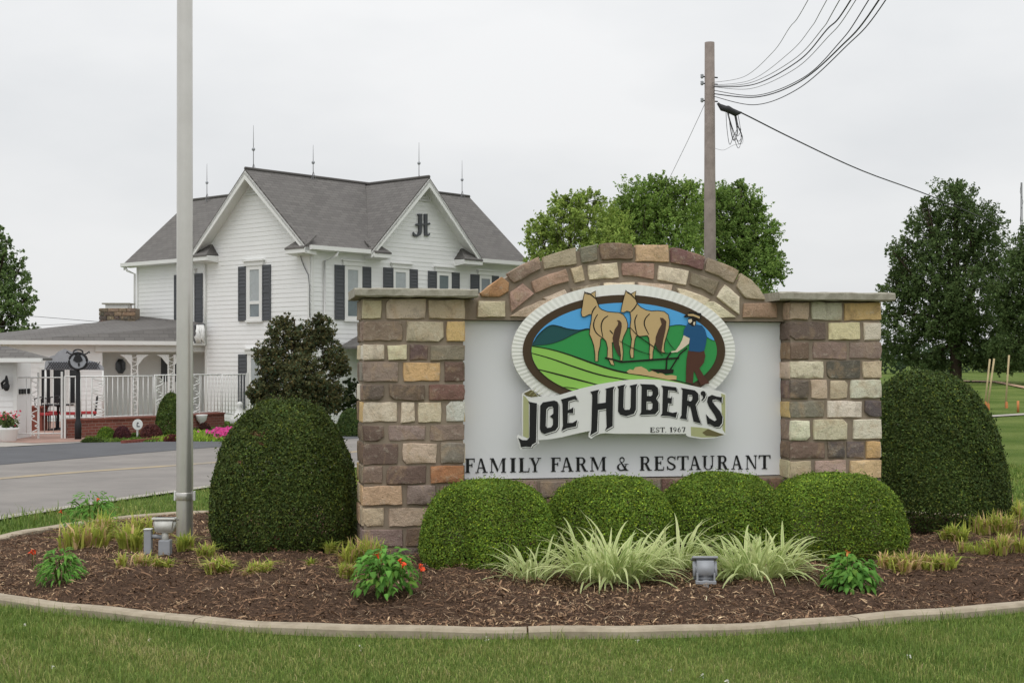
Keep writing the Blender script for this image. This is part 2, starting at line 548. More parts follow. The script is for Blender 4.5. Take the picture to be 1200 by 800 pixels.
# ================================================================== THE SETTING
def strip(name, near, far, mat_, lift, parent=None, kind='structure', nsub=6, sub_across=5):
    """a sheet of ground between two polylines, draped over the terrain"""
    def dense(pts):
        out = []
        for (a, b) in zip(pts, pts[1:]):
            for k in range(nsub):
                t = k / nsub
                out.append((a[0] + (b[0] - a[0]) * t, a[1] + (b[1] - a[1]) * t))
        return out + [pts[-1]]
    A, B = dense(near), dense(far)
    n = len(A)
    vs, fs = [], []
    for i in range(n):
        for j in range(sub_across + 1):
            t = j / sub_across
            x, y = A[i][0] * (1 - t) + B[i][0] * t, A[i][1] * (1 - t) + B[i][1] * t
            vs.append((x, y, gz(x, y) + lift))
    w = sub_across + 1
    for i in range(n - 1):
        for j in range(sub_across):
            fs.append((i * w + j, i * w + j + 1, (i + 1) * w + j + 1, (i + 1) * w + j))
    o = put(name, mesh_np(np.array(vs), np.array(fs), smooth=True), mat_, parent, loc=(A[0][0], A[0][1], 0))
    return tag(o, kind=kind)

def smooth_line(pts, n=5, closed=False):
    out = []
    N = len(pts)
    rngi = range(N if closed else N - 1)
    for i in rngi:
        if closed: p0, p1, p2, p3 = (pts[(i + k) % N] for k in (-1, 0, 1, 2))
        else: p0, p1, p2, p3 = pts[max(i - 1, 0)], pts[i], pts[i + 1], pts[min(i + 2, N - 1)]
        for k in range(n):
            t = k / n
            out.append(tuple(0.5 * (2 * p1[c] + (p2[c] - p0[c]) * t + (2 * p0[c] - 5 * p1[c] + 4 * p2[c] - p3[c]) * t * t + (3 * p1[c] - p0[c] - 3 * p2[c] + p3[c]) * t ** 3) for c in range(len(p1))))
    if not closed: out.append(tuple(pts[-1]))
    return out

# lawn: one sheet to the horizon
ys = [-40, -25, -12, -4] + [i * 1.0 for i in range(0, 62)] + [64, 68, 72, 78, 85, 92, 100, 115, 135, 160, 190, 230, 280, 350, 450, 600, 900, 1400, 2400]
xs_ = [i * 1.0 for i in range(-30, 31)]
xs_ = [-2000, -1200, -700, -400, -250, -160, -110, -80, -60, -50, -42, -36] + xs_ + [36, 42, 50, 60, 80, 110, 160, 250, 400, 700, 1200, 2000]
gv = np.array([(x, y, gz(x, y)) for y in ys for x in xs_])
W_ = len(xs_)
gf = np.array([(j * W_ + i, j * W_ + i + 1, (j + 1) * W_ + i + 1, (j + 1) * W_ + i) for j in range(len(ys) - 1) for i in range(W_ - 1)])
tag(put('lawn', mesh_np(gv, gf, smooth=True), M['turf'], loc=(0, 0, 0)), kind='structure')

road_near = smooth_line([(-11, 2), (-7.6, 9), (-5.98, 16.3), (-4.95, 20.4), (-2.95, 26.6), (0, 31), (4, 36.5), (7, 43), (9, 55), (9.5, 90)])
road_far = smooth_line([(-21, 6), (-16.5, 14), (-12.8, 21), (-9.7, 27.6), (-7.2, 32.8), (-4.4, 36.8), (-1.2, 41), (1.9, 46.5), (3.2, 56), (3.4, 90)])
strip('road', road_near, road_far, M['road'], 0.012, nsub=2)
def offset_line(pts, d):
    out = []
    for i, p in enumerate(pts):
        a, b = pts[max(i - 1, 0)], pts[min(i + 1, len(pts) - 1)]
        t = Vector((b[0] - a[0], b[1] - a[1])).normalized()
        out.append((p[0] - t.y * d, p[1] + t.x * d))
    return out
yl = smooth_line([(-15.5, 5), (-11.6, 14), (-8.35, 23.4), (-6.2, 27.2), (-4, 30.5), (-1, 35)])
strip('road_marking', offset_line(yl, 0.16), offset_line(yl, -0.16), M['yellow'], 0.017, nsub=2, sub_across=1)
gut = road_near[5:23]
strip('gutter', offset_line(gut, -0.22), offset_line(gut, -0.02), M['walk'], 0.03, nsub=1, sub_across=1)
ap_n = [(-18.6, 10), (-13.6, 19.8)] + [p for p in road_far if 20.5 < p[1] < 39][::2]
k_ = len(ap_n)
ap_far_ctrl = smooth_line([(-24, 22), (-17, 30.5), (-11.65, 33.0), (-10.4, 35.2), (-8.0, 35.5), (-7.0, 36.3), (-5.6, 37.6), (-3.0, 40)], 8)
ap_f = [ap_far_ctrl[int(round(i * (len(ap_far_ctrl) - 1) / (k_ - 1)))] for i in range(k_)]
strip('parking_apron', [(p[0] + 0.25, p[1]) for p in ap_n], ap_f, M['apron'], 0.018, nsub=2)
strip('footpath', [(-19, 30.6), (-14, 32.4), (-11.6, 33.2), (-10.2, 35.4)], [(-19, 36), (-14.5, 37.2), (-11.6, 37.0), (-10.3, 36.2)], M['walk'], 0.022, nsub=3)
strip('patio', [(-14.5, 36.6), (-11.4, 34.6), (-9.9, 35.9)], [(-17.2, 47.0), (-13.4, 48.5), (-10.6, 49.5)], M['patio'], 0.03, nsub=3)
# field beyond, on the right: a pale path and a strip of bare earth
p1, p2, p3 = ground(1130, 493), ground(1165, 489), ground(1215, 486)
fp = [(p1.x - 3, p1.y - 2.5), (p1.x, p1.y), (p2.x, p2.y), (p3.x, p3.y), (p3.x + 6, p3.y + 2)]
strip('field_path', fp, [(a, b + 0.75) for a, b in fp], M['walk'], 0.03, nsub=6)
e1, e2, e3 = ground(1120, 447.5), ground(1165, 448.5), ground(1210, 458)
ep = [(e1.x, e1.y), (e2.x, e2.y), (e3.x, e3.y), (e3.x + 6, e3.y - 6)]
strip('dirt_track', ep, [(a + 1.2, b + 3.2) for a, b in ep], M['dirt'], 0.05, nsub=6)

# far hill on the right, beyond the trees
hv, hf = [], []
for j in range(9):
    for i in range(41):
        x = 20 + i * 14
        y = 330 + j * 40
        h = 1.2 + 3.0 * math.sin(math.pi * j / 8) * (0.65 + 0.35 * math.sin(x * 0.012 + 1)) if 0 < j < 8 else -1
        hv.append((x, y, h))
for j in range(8):
    for i in range(40):
        a = j * 41 + i
        hf.append((a, a + 1, a + 42, a + 41))
tag(put('hills', mesh_np(np.array(hv), np.array(hf), smooth=True), M['turf'], loc=(200, 400, 0)), kind='structure')

# planting bed outline (curb's outer edge) in metres
bed_ctrl = [(0.1, 9.26), (1.05, 9.30), (1.98, 9.55), (2.9, 9.93), (3.62, 10.26), (4.6, 10.85), (5.6, 11.9), (6.2, 13.3), (6.25, 14.7), (5.7, 16.0), (4.3, 16.95), (2.2, 17.4),
            (0, 17.5), (-2.2, 17.3), (-3.85, 16.7), (-4.5, 16.05), (-4.85, 15.3), (-5.12, 14.4), (-5.2, 13.2), (-5.0, 12.2), (-4.5, 11.25), (-3.72, 10.55), (-2.9, 10.03), (-1.67, 9.47), (-0.75, 9.29)]
bed_out = smooth_line(bed_ctrl, 6, True)
bc = Vector((0.4, 13.4))
def inset(poly, d):
    n = len(poly)
    o = []
    for i in range(n):
        a, b = Vector(poly[i - 1]), Vector(poly[(i + 1) % n])
        t = (b - a).normalized()
        o.append((poly[i][0] - t.y * d, poly[i][1] + t.x * d))
    return o
bed_in = inset(bed_out, 0.15)
def in_poly(P, poly):
    x, y = P[:, 0], P[:, 1]
    c = np.zeros(len(P), bool)
    n = len(poly)
    for i in range(n):
        x0, y0 = poly[i]
        x1, y1 = poly[(i + 1) % n]
        m = (y0 > y) != (y1 > y)
        with np.errstate(divide='ignore', invalid='ignore'):
            xi = (x1 - x0) * (y - y0) / (y1 - y0 + 1e-12) + x0
        c ^= m & (x < xi)
    return c
def poly_dist(P, poly):
    d = np.full(len(P), 1e9)
    n = len(poly)
    for i in range(n):
        a = np.array(poly[i]); b = np.array(poly[(i + 1) % n])
        ab = b - a
        t = np.clip(((P - a) @ ab) / (ab @ ab + 1e-12), 0, 1)
        d = np.minimum(d, np.linalg.norm(P - (a + t[:, None] * ab), axis=1))
    return d
def mulch_z(P):
    d = poly_dist(P, bed_in)
    t = np.clip(d / 1.1, 0, 1)
    b = 0.03 + 0.085 * t * t * (3 - 2 * t)
    q = np.concatenate([P, np.zeros((len(P), 1))], 1)
    return b + 0.032 * vnoise(q, 2.2, 3) * t + 0.028 * vnoise(q, 7, 4) * np.minimum(1, d * 4)
def mz(x, y):
    return float(mulch_z(np.array([[x, y]]))[0])

curb = empty('garden_curb', (0.4, 13.4, 0), kind='structure')
per = [0]
for a, b in zip(bed_out, bed_out[1:] + bed_out[:1]): per.append(per[-1] + math.hypot(b[0] - a[0], b[1] - a[1]))
joints = [i * per[-1] / 14 for i in range(15)]
def at_len(poly, s):
    s = min(max(s, 0), per[-1] - 1e-6)
    i = max(k for k in range(len(per) - 1) if per[k] <= s)
    t = (s - per[i]) / (per[i + 1] - per[i])
    a, b = poly[i], poly[(i + 1) % len(poly)]
    return (a[0] + (b[0] - a[0]) * t, a[1] + (b[1] - a[1]) * t)
for s0, s1 in zip(joints, joints[1:]):
    bm = bmesh.new()
    N_ = 14
    rows = []
    for k in range(N_ + 1):
        s = s0 + 0.006 + (s1 - s0 - 0.012) * k / N_
        o_, i_ = at_len(bed_out, s), at_len(bed_in, s)
        top = 0.058 + 0.004 * math.sin(s * 3.1) + 0.003 * math.sin(s * 7.7)
        wob = 0.006 * math.sin(s * 5.3)
        mix = lambda t: (o_[0] + (i_[0] - o_[0]) * t, o_[1] + (i_[1] - o_[1]) * t)
        prof = [(-0.03 + wob, -0.06), (0.0 + wob, top - 0.016), (0.12 + wob, top), (0.9, top), (1.0, top - 0.012), (1.0, -0.06)]
        rows.append([bm.verts.new((*mix(t), z)) for t, z in prof])
    for r0, r1 in zip(rows, rows[1:]):
        for j in range(5): bm.faces.new((r0[j], r0[j + 1], r1[j + 1], r1[j]))
    bm.faces.new(rows[0][::-1]); bm.faces.new(rows[-1])
    put('curb_section', mesh_bm(bm), M['concrete'], curb)

gx, gy = np.arange(-5.4, 6.5, 0.045), np.arange(9.1, 17.8, 0.045)
XX, YY = np.meshgrid(gx, gy)
P_ = np.stack([XX.ravel(), YY.ravel()], 1)
ins = in_poly(P_, inset(bed_out, 0.13))
zz = mulch_z(P_)
idx = np.arange(len(P_)).reshape(XX.shape)
qf = np.stack([idx[:-1, :-1], idx[:-1, 1:], idx[1:, 1:], idx[1:, :-1]], -1).reshape(-1, 4)
qf = qf[ins[qf].all(1)]
used = np.unique(qf)
rem = np.full(len(P_), -1); rem[used] = np.arange(len(used))
jit = rng.normal(0, 0.007, len(used))
tag(put('mulch_bed', mesh_np(np.concatenate([P_[used], (zz[used] + jit)[:, None]], 1), rem[qf], smooth=True), M['mulch'], loc=(0.4, 13.4, 0)), kind='structure')

# shredded bark on the bed
nC = 150000
cp = np.stack([rng.uniform(-5.3, 6.3, nC), 9.2 + (rng.uniform(0, 1, nC) ** 1.5) * 8.3], 1)
cp = cp[in_poly(cp, inset(bed_out, 0.12))]
nC = len(cp)
cz = mulch_z(cp) + np.abs(rng.normal(0.003, 0.010, nC)) + .012 * np.maximum(0, vnoise(np.concatenate([cp, np.zeros((nC, 1))], 1), 11, 77))
pos = np.concatenate([cp, cz[:, None]], 1)
ang = rng.uniform(0, 2 * np.pi, nC)
tilt = rng.normal(0, 0.35, nC)
ln = np.exp(rng.normal(math.log(0.024), 0.6, nC)); wd = np.clip(ln * rng.uniform(0.05, 0.28, nC), 0.0025, 0.012)
tv = np.stack([np.cos(ang) * np.cos(tilt), np.sin(ang) * np.cos(tilt), np.sin(tilt)], 1)
sv = np.stack([-np.sin(ang), np.cos(ang), rng.normal(0, .5, nC)], 1)
sv /= np.linalg.norm(sv, axis=1, keepdims=True)
mid = pos + np.stack([np.zeros(nC), np.zeros(nC), np.abs(rng.normal(0, .006, nC))], 1)
L_, W2 = ln[:, None], wd[:, None]
v = np.stack([pos - tv * L_ / 2 - sv * W2 / 2, pos - tv * L_ / 2 + sv * W2 / 2, mid + sv * W2 / 2, mid - sv * W2 / 2, pos + tv * L_ / 2], 1).reshape(-1, 3)
i5 = np.arange(nC)[:, None] * 5
f = np.concatenate([np.concatenate([i5, i5 + 1, i5 + 2], 1), np.concatenate([i5, i5 + 2, i5 + 3], 1), np.concatenate([i5 + 3, i5 + 2, i5 + 4], 1)])
pal = np.array([rgb(82, 66, 56)[:3], rgb(112, 90, 76)[:3], rgb(132, 108, 92)[:3], rgb(154, 130, 110)[:3], rgb(184, 162, 138)[:3], rgb(212, 194, 168)[:3]])
patch = vnoise(np.concatenate([cp, np.zeros((nC, 1))], 1), 1.6, 9)
pick = np.clip(np.round(rng.normal(1.7, 1.15, nC) + patch * 1.3), 0, 5).astype(int)
tag(put('mulch_chips', mesh_np(v, f, np.repeat(pal[pick] * np.array([1, .93, .80]) * np.exp(rng.normal(0, .2, (nC, 1))), 5, 0)), M['chip'], loc=(0.4, 13.4, 0)), kind='stuff')

# long pale fibres in the mulch
nS = 5200
sp_ = np.stack([rng.uniform(-5.2, 6.2, nS), 9.3 + rng.uniform(0, 1, nS) ** 1.4 * 7.5], 1)
sp_ = sp_[in_poly(sp_, inset(bed_out, 0.2))]
sp_ = sp_[vnoise(np.concatenate([sp_, np.zeros((len(sp_), 1))], 1), 1.9, 31) > -.15]
nS = len(sp_)
a_ = rng.uniform(0, 2 * np.pi, nS); L3 = rng.uniform(.05, .17, nS)[:, None]; w3 = rng.uniform(.002, .0045, nS)[:, None]
d3 = np.stack([np.cos(a_), np.sin(a_), rng.normal(0, .12, nS)], 1); s3 = np.stack([-np.sin(a_), np.cos(a_), np.zeros(nS)], 1)
p3_ = np.concatenate([sp_, (mulch_z(sp_) + rng.uniform(.008, .03, nS))[:, None]], 1)
k3 = rng.normal(0, .12, (nS, 1)) * L3
v = np.stack([p3_ - d3 * L3 / 2 - s3 * w3 / 2, p3_ - d3 * L3 / 2 + s3 * w3 / 2, p3_ + s3 * (k3 + w3 / 2) + np.array([0, 0, .006]), p3_ + s3 * (k3 - w3 / 2) + np.array([0, 0, .006]), p3_ + d3 * L3 / 2], 1).reshape(-1, 3)
i5 = np.arange(nS)[:, None] * 5
f = np.concatenate([np.concatenate([i5, i5 + 1, i5 + 2], 1), np.concatenate([i5, i5 + 2, i5 + 3], 1), np.concatenate([i5 + 3, i5 + 2, i5 + 4], 1)])
tag(put('mulch_fibres', mesh_np(v, f, np.repeat(tints(nS, rgb(186, 162, 134), .22, .05), 5, 0)), M['chip'], loc=(0.4, 13.4, 0)), kind='stuff')

# ------------------------------------------------------------------ grass blades on the lawn
def on_road(P):
    return in_poly(P, offset_line(road_near, -0.12) + offset_line(road_far, 0.0)[::-1])
GRP = np.array([rgb(96, 126, 54)[:3], rgb(118, 143, 66)[:3], rgb(140, 157, 80)[:3], rgb(168, 168, 102)[:3], rgb(196, 182, 134)[:3]])
def lawn_patch(name, x0, x1, y0, y1, n, hgt, wid, keep=None):
    P = np.stack([rng.uniform(x0, x1, n), rng.uniform(y0, y1, n)], 1)
    P = P[np.abs(P[:, 0]) < 0.353 * P[:, 1] + 1.2]
    P = P[~in_poly(P, inset(bed_out, -0.02))]
    P = P[~on_road(P)]
    n = len(P)
    z = np.array([gz(a, b) for a, b in P]) - 0.004
    root = np.concatenate([P, z[:, None]], 1)
    q = np.concatenate([P, np.zeros((n, 1))], 1)
    k = vnoise(q, 1.1, 21) * 0.9 + vnoise(q, 4.5, 22) * 0.5
    pick = np.clip(np.round(1.3 + k * 1.25 + rng.normal(0, .8, n)), 0, 4).astype(int)
    tip = GRP[pick] * np.exp(rng.normal(0, .18, (n, 1)))
    h = hgt * np.exp(rng.normal(0, .32, n)) * (1 + 0.25 * vnoise(q, 2.0, 23))
    h *= np.where(poly_dist(P, bed_out) < 0.09, 1.3, 1.0)
    h *= 1 + .55 * np.maximum(0, vnoise(q, 6.5, 25)) - .3 * np.maximum(0, vnoise(q, 3.1, 26))
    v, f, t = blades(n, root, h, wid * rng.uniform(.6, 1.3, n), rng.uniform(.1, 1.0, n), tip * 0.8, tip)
    tag(put(name, mesh_np(v, f, t), M['grass'], loc=(0, (y0 + y1) / 2, 0)), kind='stuff')
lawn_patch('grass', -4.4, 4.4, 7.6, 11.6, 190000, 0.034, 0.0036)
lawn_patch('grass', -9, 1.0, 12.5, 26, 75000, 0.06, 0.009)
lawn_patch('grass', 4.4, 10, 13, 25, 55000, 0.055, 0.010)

cl = np.stack([rng.uniform(-3.6, 3.6, 12), rng.uniform(7.8, 9.6, 12)], 1)
cl = cl[~in_poly(cl, inset(bed_out, -0.1))]
cl3 = np.concatenate([cl, np.full((len(cl), 1), .035)], 1)
cl3 = np.repeat(cl3, 5, 0) + rng.normal(0, .007, (len(cl) * 5, 3))
v, f, tt = quads_at(cl3, rng.normal(0, 1, (len(cl3), 3)), .013, .012, tints(len(cl3), rgb(214, 212, 200), .08, .03))
tag(put('clover_flowers', mesh_np(v, f, tt), M['grass'], loc=(0, 8.5, 0)), kind='stuff')
# ================================================================== THE SIGN
SA = R(10.2)
UX, UY = math.cos(SA), math.sin(SA)
P0 = Vector((-1.261, 12.25, 0))
UV_, VV = Vector((UX, UY, 0)), Vector((-UY, UX, 0))
def sgn(u, z, d=0.0):
    """sign coordinates: u along, z up, d towards the viewer from the pillars' front face"""
    return P0 + UV_ * u - VV * d + Vector((0, 0, z))
def on_sign(x, y, d=0.0):
    rx, rz = (x - 600) / F, (HZ - y) / F
    base = P0 - VV * d
    # base + u*UV = t*(rx,1)
    # base.x + u*UX = rx*t ; base.y + u*UY = t
    u = (rx * base.y - base.x) / (UX - rx * UY)
    t = base.y + u * UY
    return (u, CH + rz * t)
sign = empty('stone_sign', sgn(2.33, 0.0, -0.3), 'stone entrance sign with two capped pillars, an arched top and a white lettered board', 'sign')

def tone(r, g, b, k=1.18):
    return rgb(r, g, b, k)
TN = {'cream': (206, 190, 168), 'tan': (188, 168, 144), 'gold': (200, 166, 112), 'rust': (168, 112, 76), 'peach': (196, 160, 124), 'mauve': (138, 119, 108),
      'dark': (108, 92, 84), 'brown': (118, 96, 82), 'red': (124, 92, 84), 'grey': (128, 119, 112), 'charcoal': (98, 90, 86), 'pale': (206, 198, 182), 'pink': (160, 124, 110), 'white': (192, 188, 178), 'orange': (176, 124, 92), 'pinkpale': (178, 150, 136)}

def make_stone(outline, d_back, d_front, fr, color, parent, rough=1.0):
    """a rough-faced stone: outline [(a,b)], fr(a,b,d)"""
    n0 = len(outline)
    # denser, wobbly outline
    pts = []
    cx = sum(p[0] for p in outline) / n0
    cy = sum(p[1] for p in outline) / n0
    for i in range(n0):
        a, b = outline[i], outline[(i + 1) % n0]
        L = math.hypot(b[0] - a[0], b[1] - a[1])
        k = max(1, int(round(L / 0.07)))
        for j in range(k):
            t = j / k
            w = (0.0045 if j else 0.0025) * rough
            p = (a[0] + (b[0] - a[0]) * t + random.uniform(-w, w), a[1] + (b[1] - a[1]) * t + random.uniform(-w, w))
            if j == 0:      # knock the corner back a little
                c = random.uniform(0.0, 0.045)
                p = (p[0] + (cx - p[0]) * c, p[1] + (cy - p[1]) * c)
            pts.append(p)
    n = len(pts)
    bm = bmesh.new()
    bk = [bm.verts.new(fr(p[0], p[1], d_back)) for p in pts]
    md = [bm.verts.new(fr(p[0], p[1], d_front - 0.007 + random.uniform(-.004, .002))) for p in pts]
    def shrink(p, s):
        dx, dy = cx - p[0], cy - p[1]
        L = math.hypot(dx, dy) + 1e-9
        return (p[0] + dx / L * min(s, L * .5), p[1] + dy / L * min(s, L * .5))
    f1 = []
    for p in pts:
        q = shrink(p, random.uniform(0.003, 0.010))
        f1.append(bm.verts.new(fr(q[0], q[1], d_front + random.uniform(-.003, .003) * rough)))
    f2 = []
    for p in pts:
        q = (cx + (p[0] - cx) * 0.55 + random.uniform(-.012, .012), cy + (p[1] - cy) * 0.55 + random.uniform(-.008, .008))
        f2.append(bm.verts.new(fr(q[0], q[1], d_front + random.uniform(-.001, .006) * rough)))
    cv = bm.verts.new(fr(cx + random.uniform(-.02, .02), cy, d_front + random.uniform(.0, .006) * rough))
    for i in range(n):
        j = (i + 1) % n
        bm.faces.new((bk[i], bk[j], md[j], md[i]))
        bm.faces.new((md[i], md[j], f1[j], f1[i]))
        bm.faces.new((f1[i], f1[j], f2[j], f2[i]))
        bm.faces.new((f2[i], f2[j], cv))
    bm.faces.new(bk[::-1])
    me = mesh_bm(bm, True)
    me.set_sharp_from_angle(angle=R(38))
    o = put('stone', me, M['stone'], parent)
    c = TN[color] if isinstance(color, str) else color
    k = 1.42 * math.exp(random.gauss(0, .06))
    m_ = sum(c) / 3
    q_ = rgb(*[min(255, max(0, m_ + (x - m_) * 0.78 + random.uniform(-4, 4))) for x in c], k)
    o.color = (q_[0] * 1.0, q_[1] * 1.0, q_[2] * .93, 1)
    return o

PD = 0.62                                  # pillar depth
PW = 0.87
MZ0 = -0.12                                # footing
def pillar(u0, rows, u_first):
    core = put('pillar', mesh_bm(_boxbm(u0 + 0.012, u0 + PW - 0.012, MZ0, 2.31, -PD + 0.012, -0.012)), M['mortar'], sign)
    return core
def _boxbm(u0, u1, z0, z1, d0, d1):
    bm = bmesh.new()
    vs = [bm.verts.new(sgn(u, z, d)) for u, z, d in ((u0, z0, d0), (u1, z0, d0), (u1, z0, d1), (u0, z0, d1), (u0, z1, d0), (u1, z1, d0), (u1, z1, d1), (u0, z1, d1))]
    for f in ((0, 3, 2, 1), (4, 5, 6, 7), (0, 1, 5, 4), (1, 2, 6, 5), (2, 3, 7, 6), (3, 0, 4, 7)): bm.faces.new([vs[i] for i in f])
    return bm
left_rows = [  # (y top, y bottom, [(x0, x1, tone), ...]) read off the photograph
    (350, 373.5, [(427, 448, 'tan'), (453, 499, 'tan'), (502, 543, (166, 150, 124))]),
    (376, 399.5, [(428, 472, 'mauve'), (476, 519.5, 'tan'), (523, 541, 'gold')]),
    (404, 421.5, [(428, 450, 'cream'), (454, 477, 'cream'), (480, 502, 'dark'), (504, 542, 'mauve')]),
    (424.5, 447, [(429.5, 466.7, 'mauve'), (472, 516, 'gold'), (520, 542, 'dark')]),
    (450.5, 469, [(428.5, 451, 'dark'), (456, 498.5, 'dark'), (502.7, 542.7, 'red')]),
    (471, 495, [(426.5, 465.5, 'cream'), (470, 486.5, 'cream'), (489, 518, 'cream'), (522.5, 542, 'white')]),
    (498.5, 516.5, [(428.5, 451, 'dark'), (455, 499, 'mauve'), (504, 543, 'mauve')]),
    (520, 544, [(428.5, 467, 'brown'), (471, 512, 'tan'), (516.5, 543, 'grey')]),
    (546.5, 567, [(429, 449, 'mauve'), (452.6, 499.4, 'dark'), (503.5, 542.5, 'rust')]),
    (570, 592, [(429, 471.4, 'peach'), (476.6, 511, 'mauve'), (515, 542.5, 'brown')]),
    (595, 617, [(429, 450.6, 'tan'), (454.7, 510, 'tan'), (514, 542.5, 'mauve')]),
    (620.5, 641, [(429, 472, 'mauve'), (476, 513, 'brown'), (517, 542.5, 'tan')]),
    (644, 665, [(429, 450, 'brown'), (454, 500, 'dark'), (504, 542.5, 'mauve')])]
right_rows = [
    (353.7, 374.5, [(925, 948, 'pinkpale'), (950.5, 986.5, (176, 168, 150)), (989, 1032, 'gold')]),
    (377.4, 398, [(924.5, 968, 'dark'), (970.5, 1008, (204, 188, 156)), (1012, 1032, 'pale')]),
    (401, 420.5, [(924.5, 948, 'brown'), (952, 993, 'mauve'), (995.5, 1032, 'mauve')]),
    (423, 443, [(924.5, 965.5, 'cream'), (968, 1008, 'charcoal'), (1010.5, 1032, (198, 178, 148))]),
    (445.5, 467, [(924.5, 947.8, 'dark'), (950, 970, 'tan'), (973, 993, 'tan'), (995.5, 1032.5, 'pale')]),
    (470, 488.7, [(924.5, 966.5, 'grey'), (969, 1010, 'pale'), (1013, 1032.5, 'charcoal')]),
    (492, 515.5, [(925, 949, 'cream'), (953.5, 993, 'cream'), (999, 1032.5, 'pale')]),
    (518, 537.5, [(924.5, 967, 'brown'), (969.5, 990, 'charcoal'), (992, 1012.5, 'charcoal'), (1014.5, 1032.8, 'gold')]),
    (540, 560, [(924.5, 951.5, 'tan'), (954, 992, 'pinkpale'), (996.5, 1032.8, 'peach')]),
    (563, 584, [(925, 962, 'mauve'), (966, 1000, 'tan'), (1004, 1032.5, 'dark')]),
    (587, 607, [(925, 948, 'cream'), (952, 1000, 'brown'), (1004, 1032.5, 'mauve')]),
    (610, 630, [(925, 970, 'tan'), (974, 1032.5, 'mauve')])]
def outline4(u0, u1, z0, z1):
    j = lambda: random.uniform(-0.006, 0.006)
    if random.random() < 0.3 and u1 - u0 > 0.12:
        c = random.uniform(.02, .045)
        k = random.randrange(4)
        q = [(u0 + j(), z0 + j()), (u1 + j(), z0 + j()), (u1 + j(), z1 + j()), (u0 + j(), z1 + j())]
        p, n_, pr = q[k], q[(k + 1) % 4], q[k - 1]
        def tow(a, b, d):
            L = math.hypot(b[0] - a[0], b[1] - a[1]); return (a[0] + (b[0] - a[0]) / L * d, a[1] + (b[1] - a[1]) / L * d)
        return q[:k] + [tow(p, pr, c), tow(p, n_, c)] + q[k + 1:]
    return [(u0 + j(), z0 + j()), (u1 + j(), z0 + j()), (u1 + j(), z1 + j()), (u0 + j(), z1 + j())]
ALLT = ['cream', 'tan', 'mauve', 'dark', 'brown', 'grey', 'peach', 'pale', 'mauve', 'dark', 'gold']
def face_stones(core, u0, rows):
    for yt, yb, sts in rows:
        zt = on_sign(sts[0][0], yt)[1]; zb = on_sign(sts[0][0], yb)[1]
        for k, (x0, x1, c) in enumerate(sts):
            a, b = on_sign(x0, 500)[0], on_sign(x1, 500)[0]
            if k == 0: a = u0
            if k == len(sts) - 1: b = u0 + PW
            make_stone(outline4(a + .002, b - .002, zb, zt), -0.03, 0.006 + random.uniform(-.006, .010), sgn, c, core)
        # the two returns: stones that go back from the front corners
        for side, ue in ((-1, u0), (1, u0 + PW)):
            fr = (lambda a, b, d, ue=ue, side=side: sgn(ue + side * d, b, -a))
            cut = random.uniform(.20, .40)
            cc = sts[0][2] if side < 0 else sts[-1][2]
            if random.random() < 0.5: cc = random.choice(ALLT)
            make_stone(outline4(0.014, cut, zb, zt), -0.03, 0.002 + random.uniform(-.003, .006), fr, cc, core)
            make_stone(outline4(cut + .02, PD, zb, zt), -0.03, 0.002 + random.uniform(-.003, .006), fr, random.choice(ALLT), core)
coreL = pillar(0.0, left_rows, 0)
face_stones(coreL, 0.0, left_rows)
UR = 4.666 - PW
coreR = pillar(UR, right_rows, 0)
face_stones(coreR, UR, right_rows)

def cap(u0, u1, z0, z1):
    bm = bmesh.new()
    n = 16
    rows = []
    for k in range(n + 1):
        u = u0 + (u1 - u0) * k / n
        j = lambda s=.004: random.uniform(-s, s)
        rows.append([bm.verts.new(sgn(u, z, d)) for z, d in ((z0 + j(), -PD - .09), (z0 + j(), 0.095 + j(.006)), (z0 + .012 + j(), 0.108 + j(.006)), (z1 - .012 + j(), 0.104 + j(.006)), (z1 + j(.003), 0.09 + j(.006)), (z1 + j(.003), -PD - .09))])
    for a, b in zip(rows, rows[1:]):
        for i in range(6): bm.faces.new((a[i], a[(i + 1) % 6], b[(i + 1) % 6], b[i]))
    bm.faces.new(rows[0][::-1]); bm.faces.new(rows[-1])
    put('cap', mesh_bm(bm), M['cap'], sign)
cap(-0.075, 0.972, 2.318, 2.392)
cap(UR - 0.135, UR + PW + 0.085, 2.318, 2.392)

# the arch between the pillars
AR = -0.145                                 # its face lies a little behind the pillars' fronts
def circle3(p, q, r):
    ax, ay, bx, by, cx, cy = *p, *q, *r
    d = 2 * (ax * (by - cy) + bx * (cy - ay) + cx * (ay - by))
    ux = ((ax * ax + ay * ay) * (by - cy) + (bx * bx + by * by) * (cy - ay) + (cx * cx + cy * cy) * (ay - by)) / d
    uy = ((ax * ax + ay * ay) * (cx - bx) + (bx * bx + by * by) * (ax - cx) + (cx * cx + cy * cy) * (bx - ax)) / d
    return ux, uy, math.hypot(ax - ux, ay - uy)
pa, pb, pc = on_sign(562, 344, AR), on_sign(735, 287, AR), on_sign(897, 350, AR)
au, az, ar = circle3(pa, pb, pc)
z_sof = on_sign(700, 375.5, AR)[1]
poly = [(0.86, z_sof), (UR + .01, z_sof), (UR + .01, 2.313), (pc[0], 2.313)]
t0, t1 = math.atan2(pc[1] - az, pc[0] - au), math.atan2(pa[1] - az, pa[0] - au)
for k in range(25):
    t = t0 + (t1 - t0) * k / 24
    poly.append((au + (ar - .016) * math.cos(t), az + (ar - .016) * math.sin(t)))
poly += [(pa[0], 2.313), (0.86, 2.313)]
bm = bmesh.new()
add_poly(bm, [poly], sgn, -PD + .12, AR - 0.006)
arch = put('arch', mesh_bm(bm), M['mortar'], sign)
def A1(x, y): return on_sign(545 + x / 6.316, 275 + y / 6.316, AR)
def A2(x, y): return on_sign(725 + x / 6.316, 275 + y / 6.316, AR)
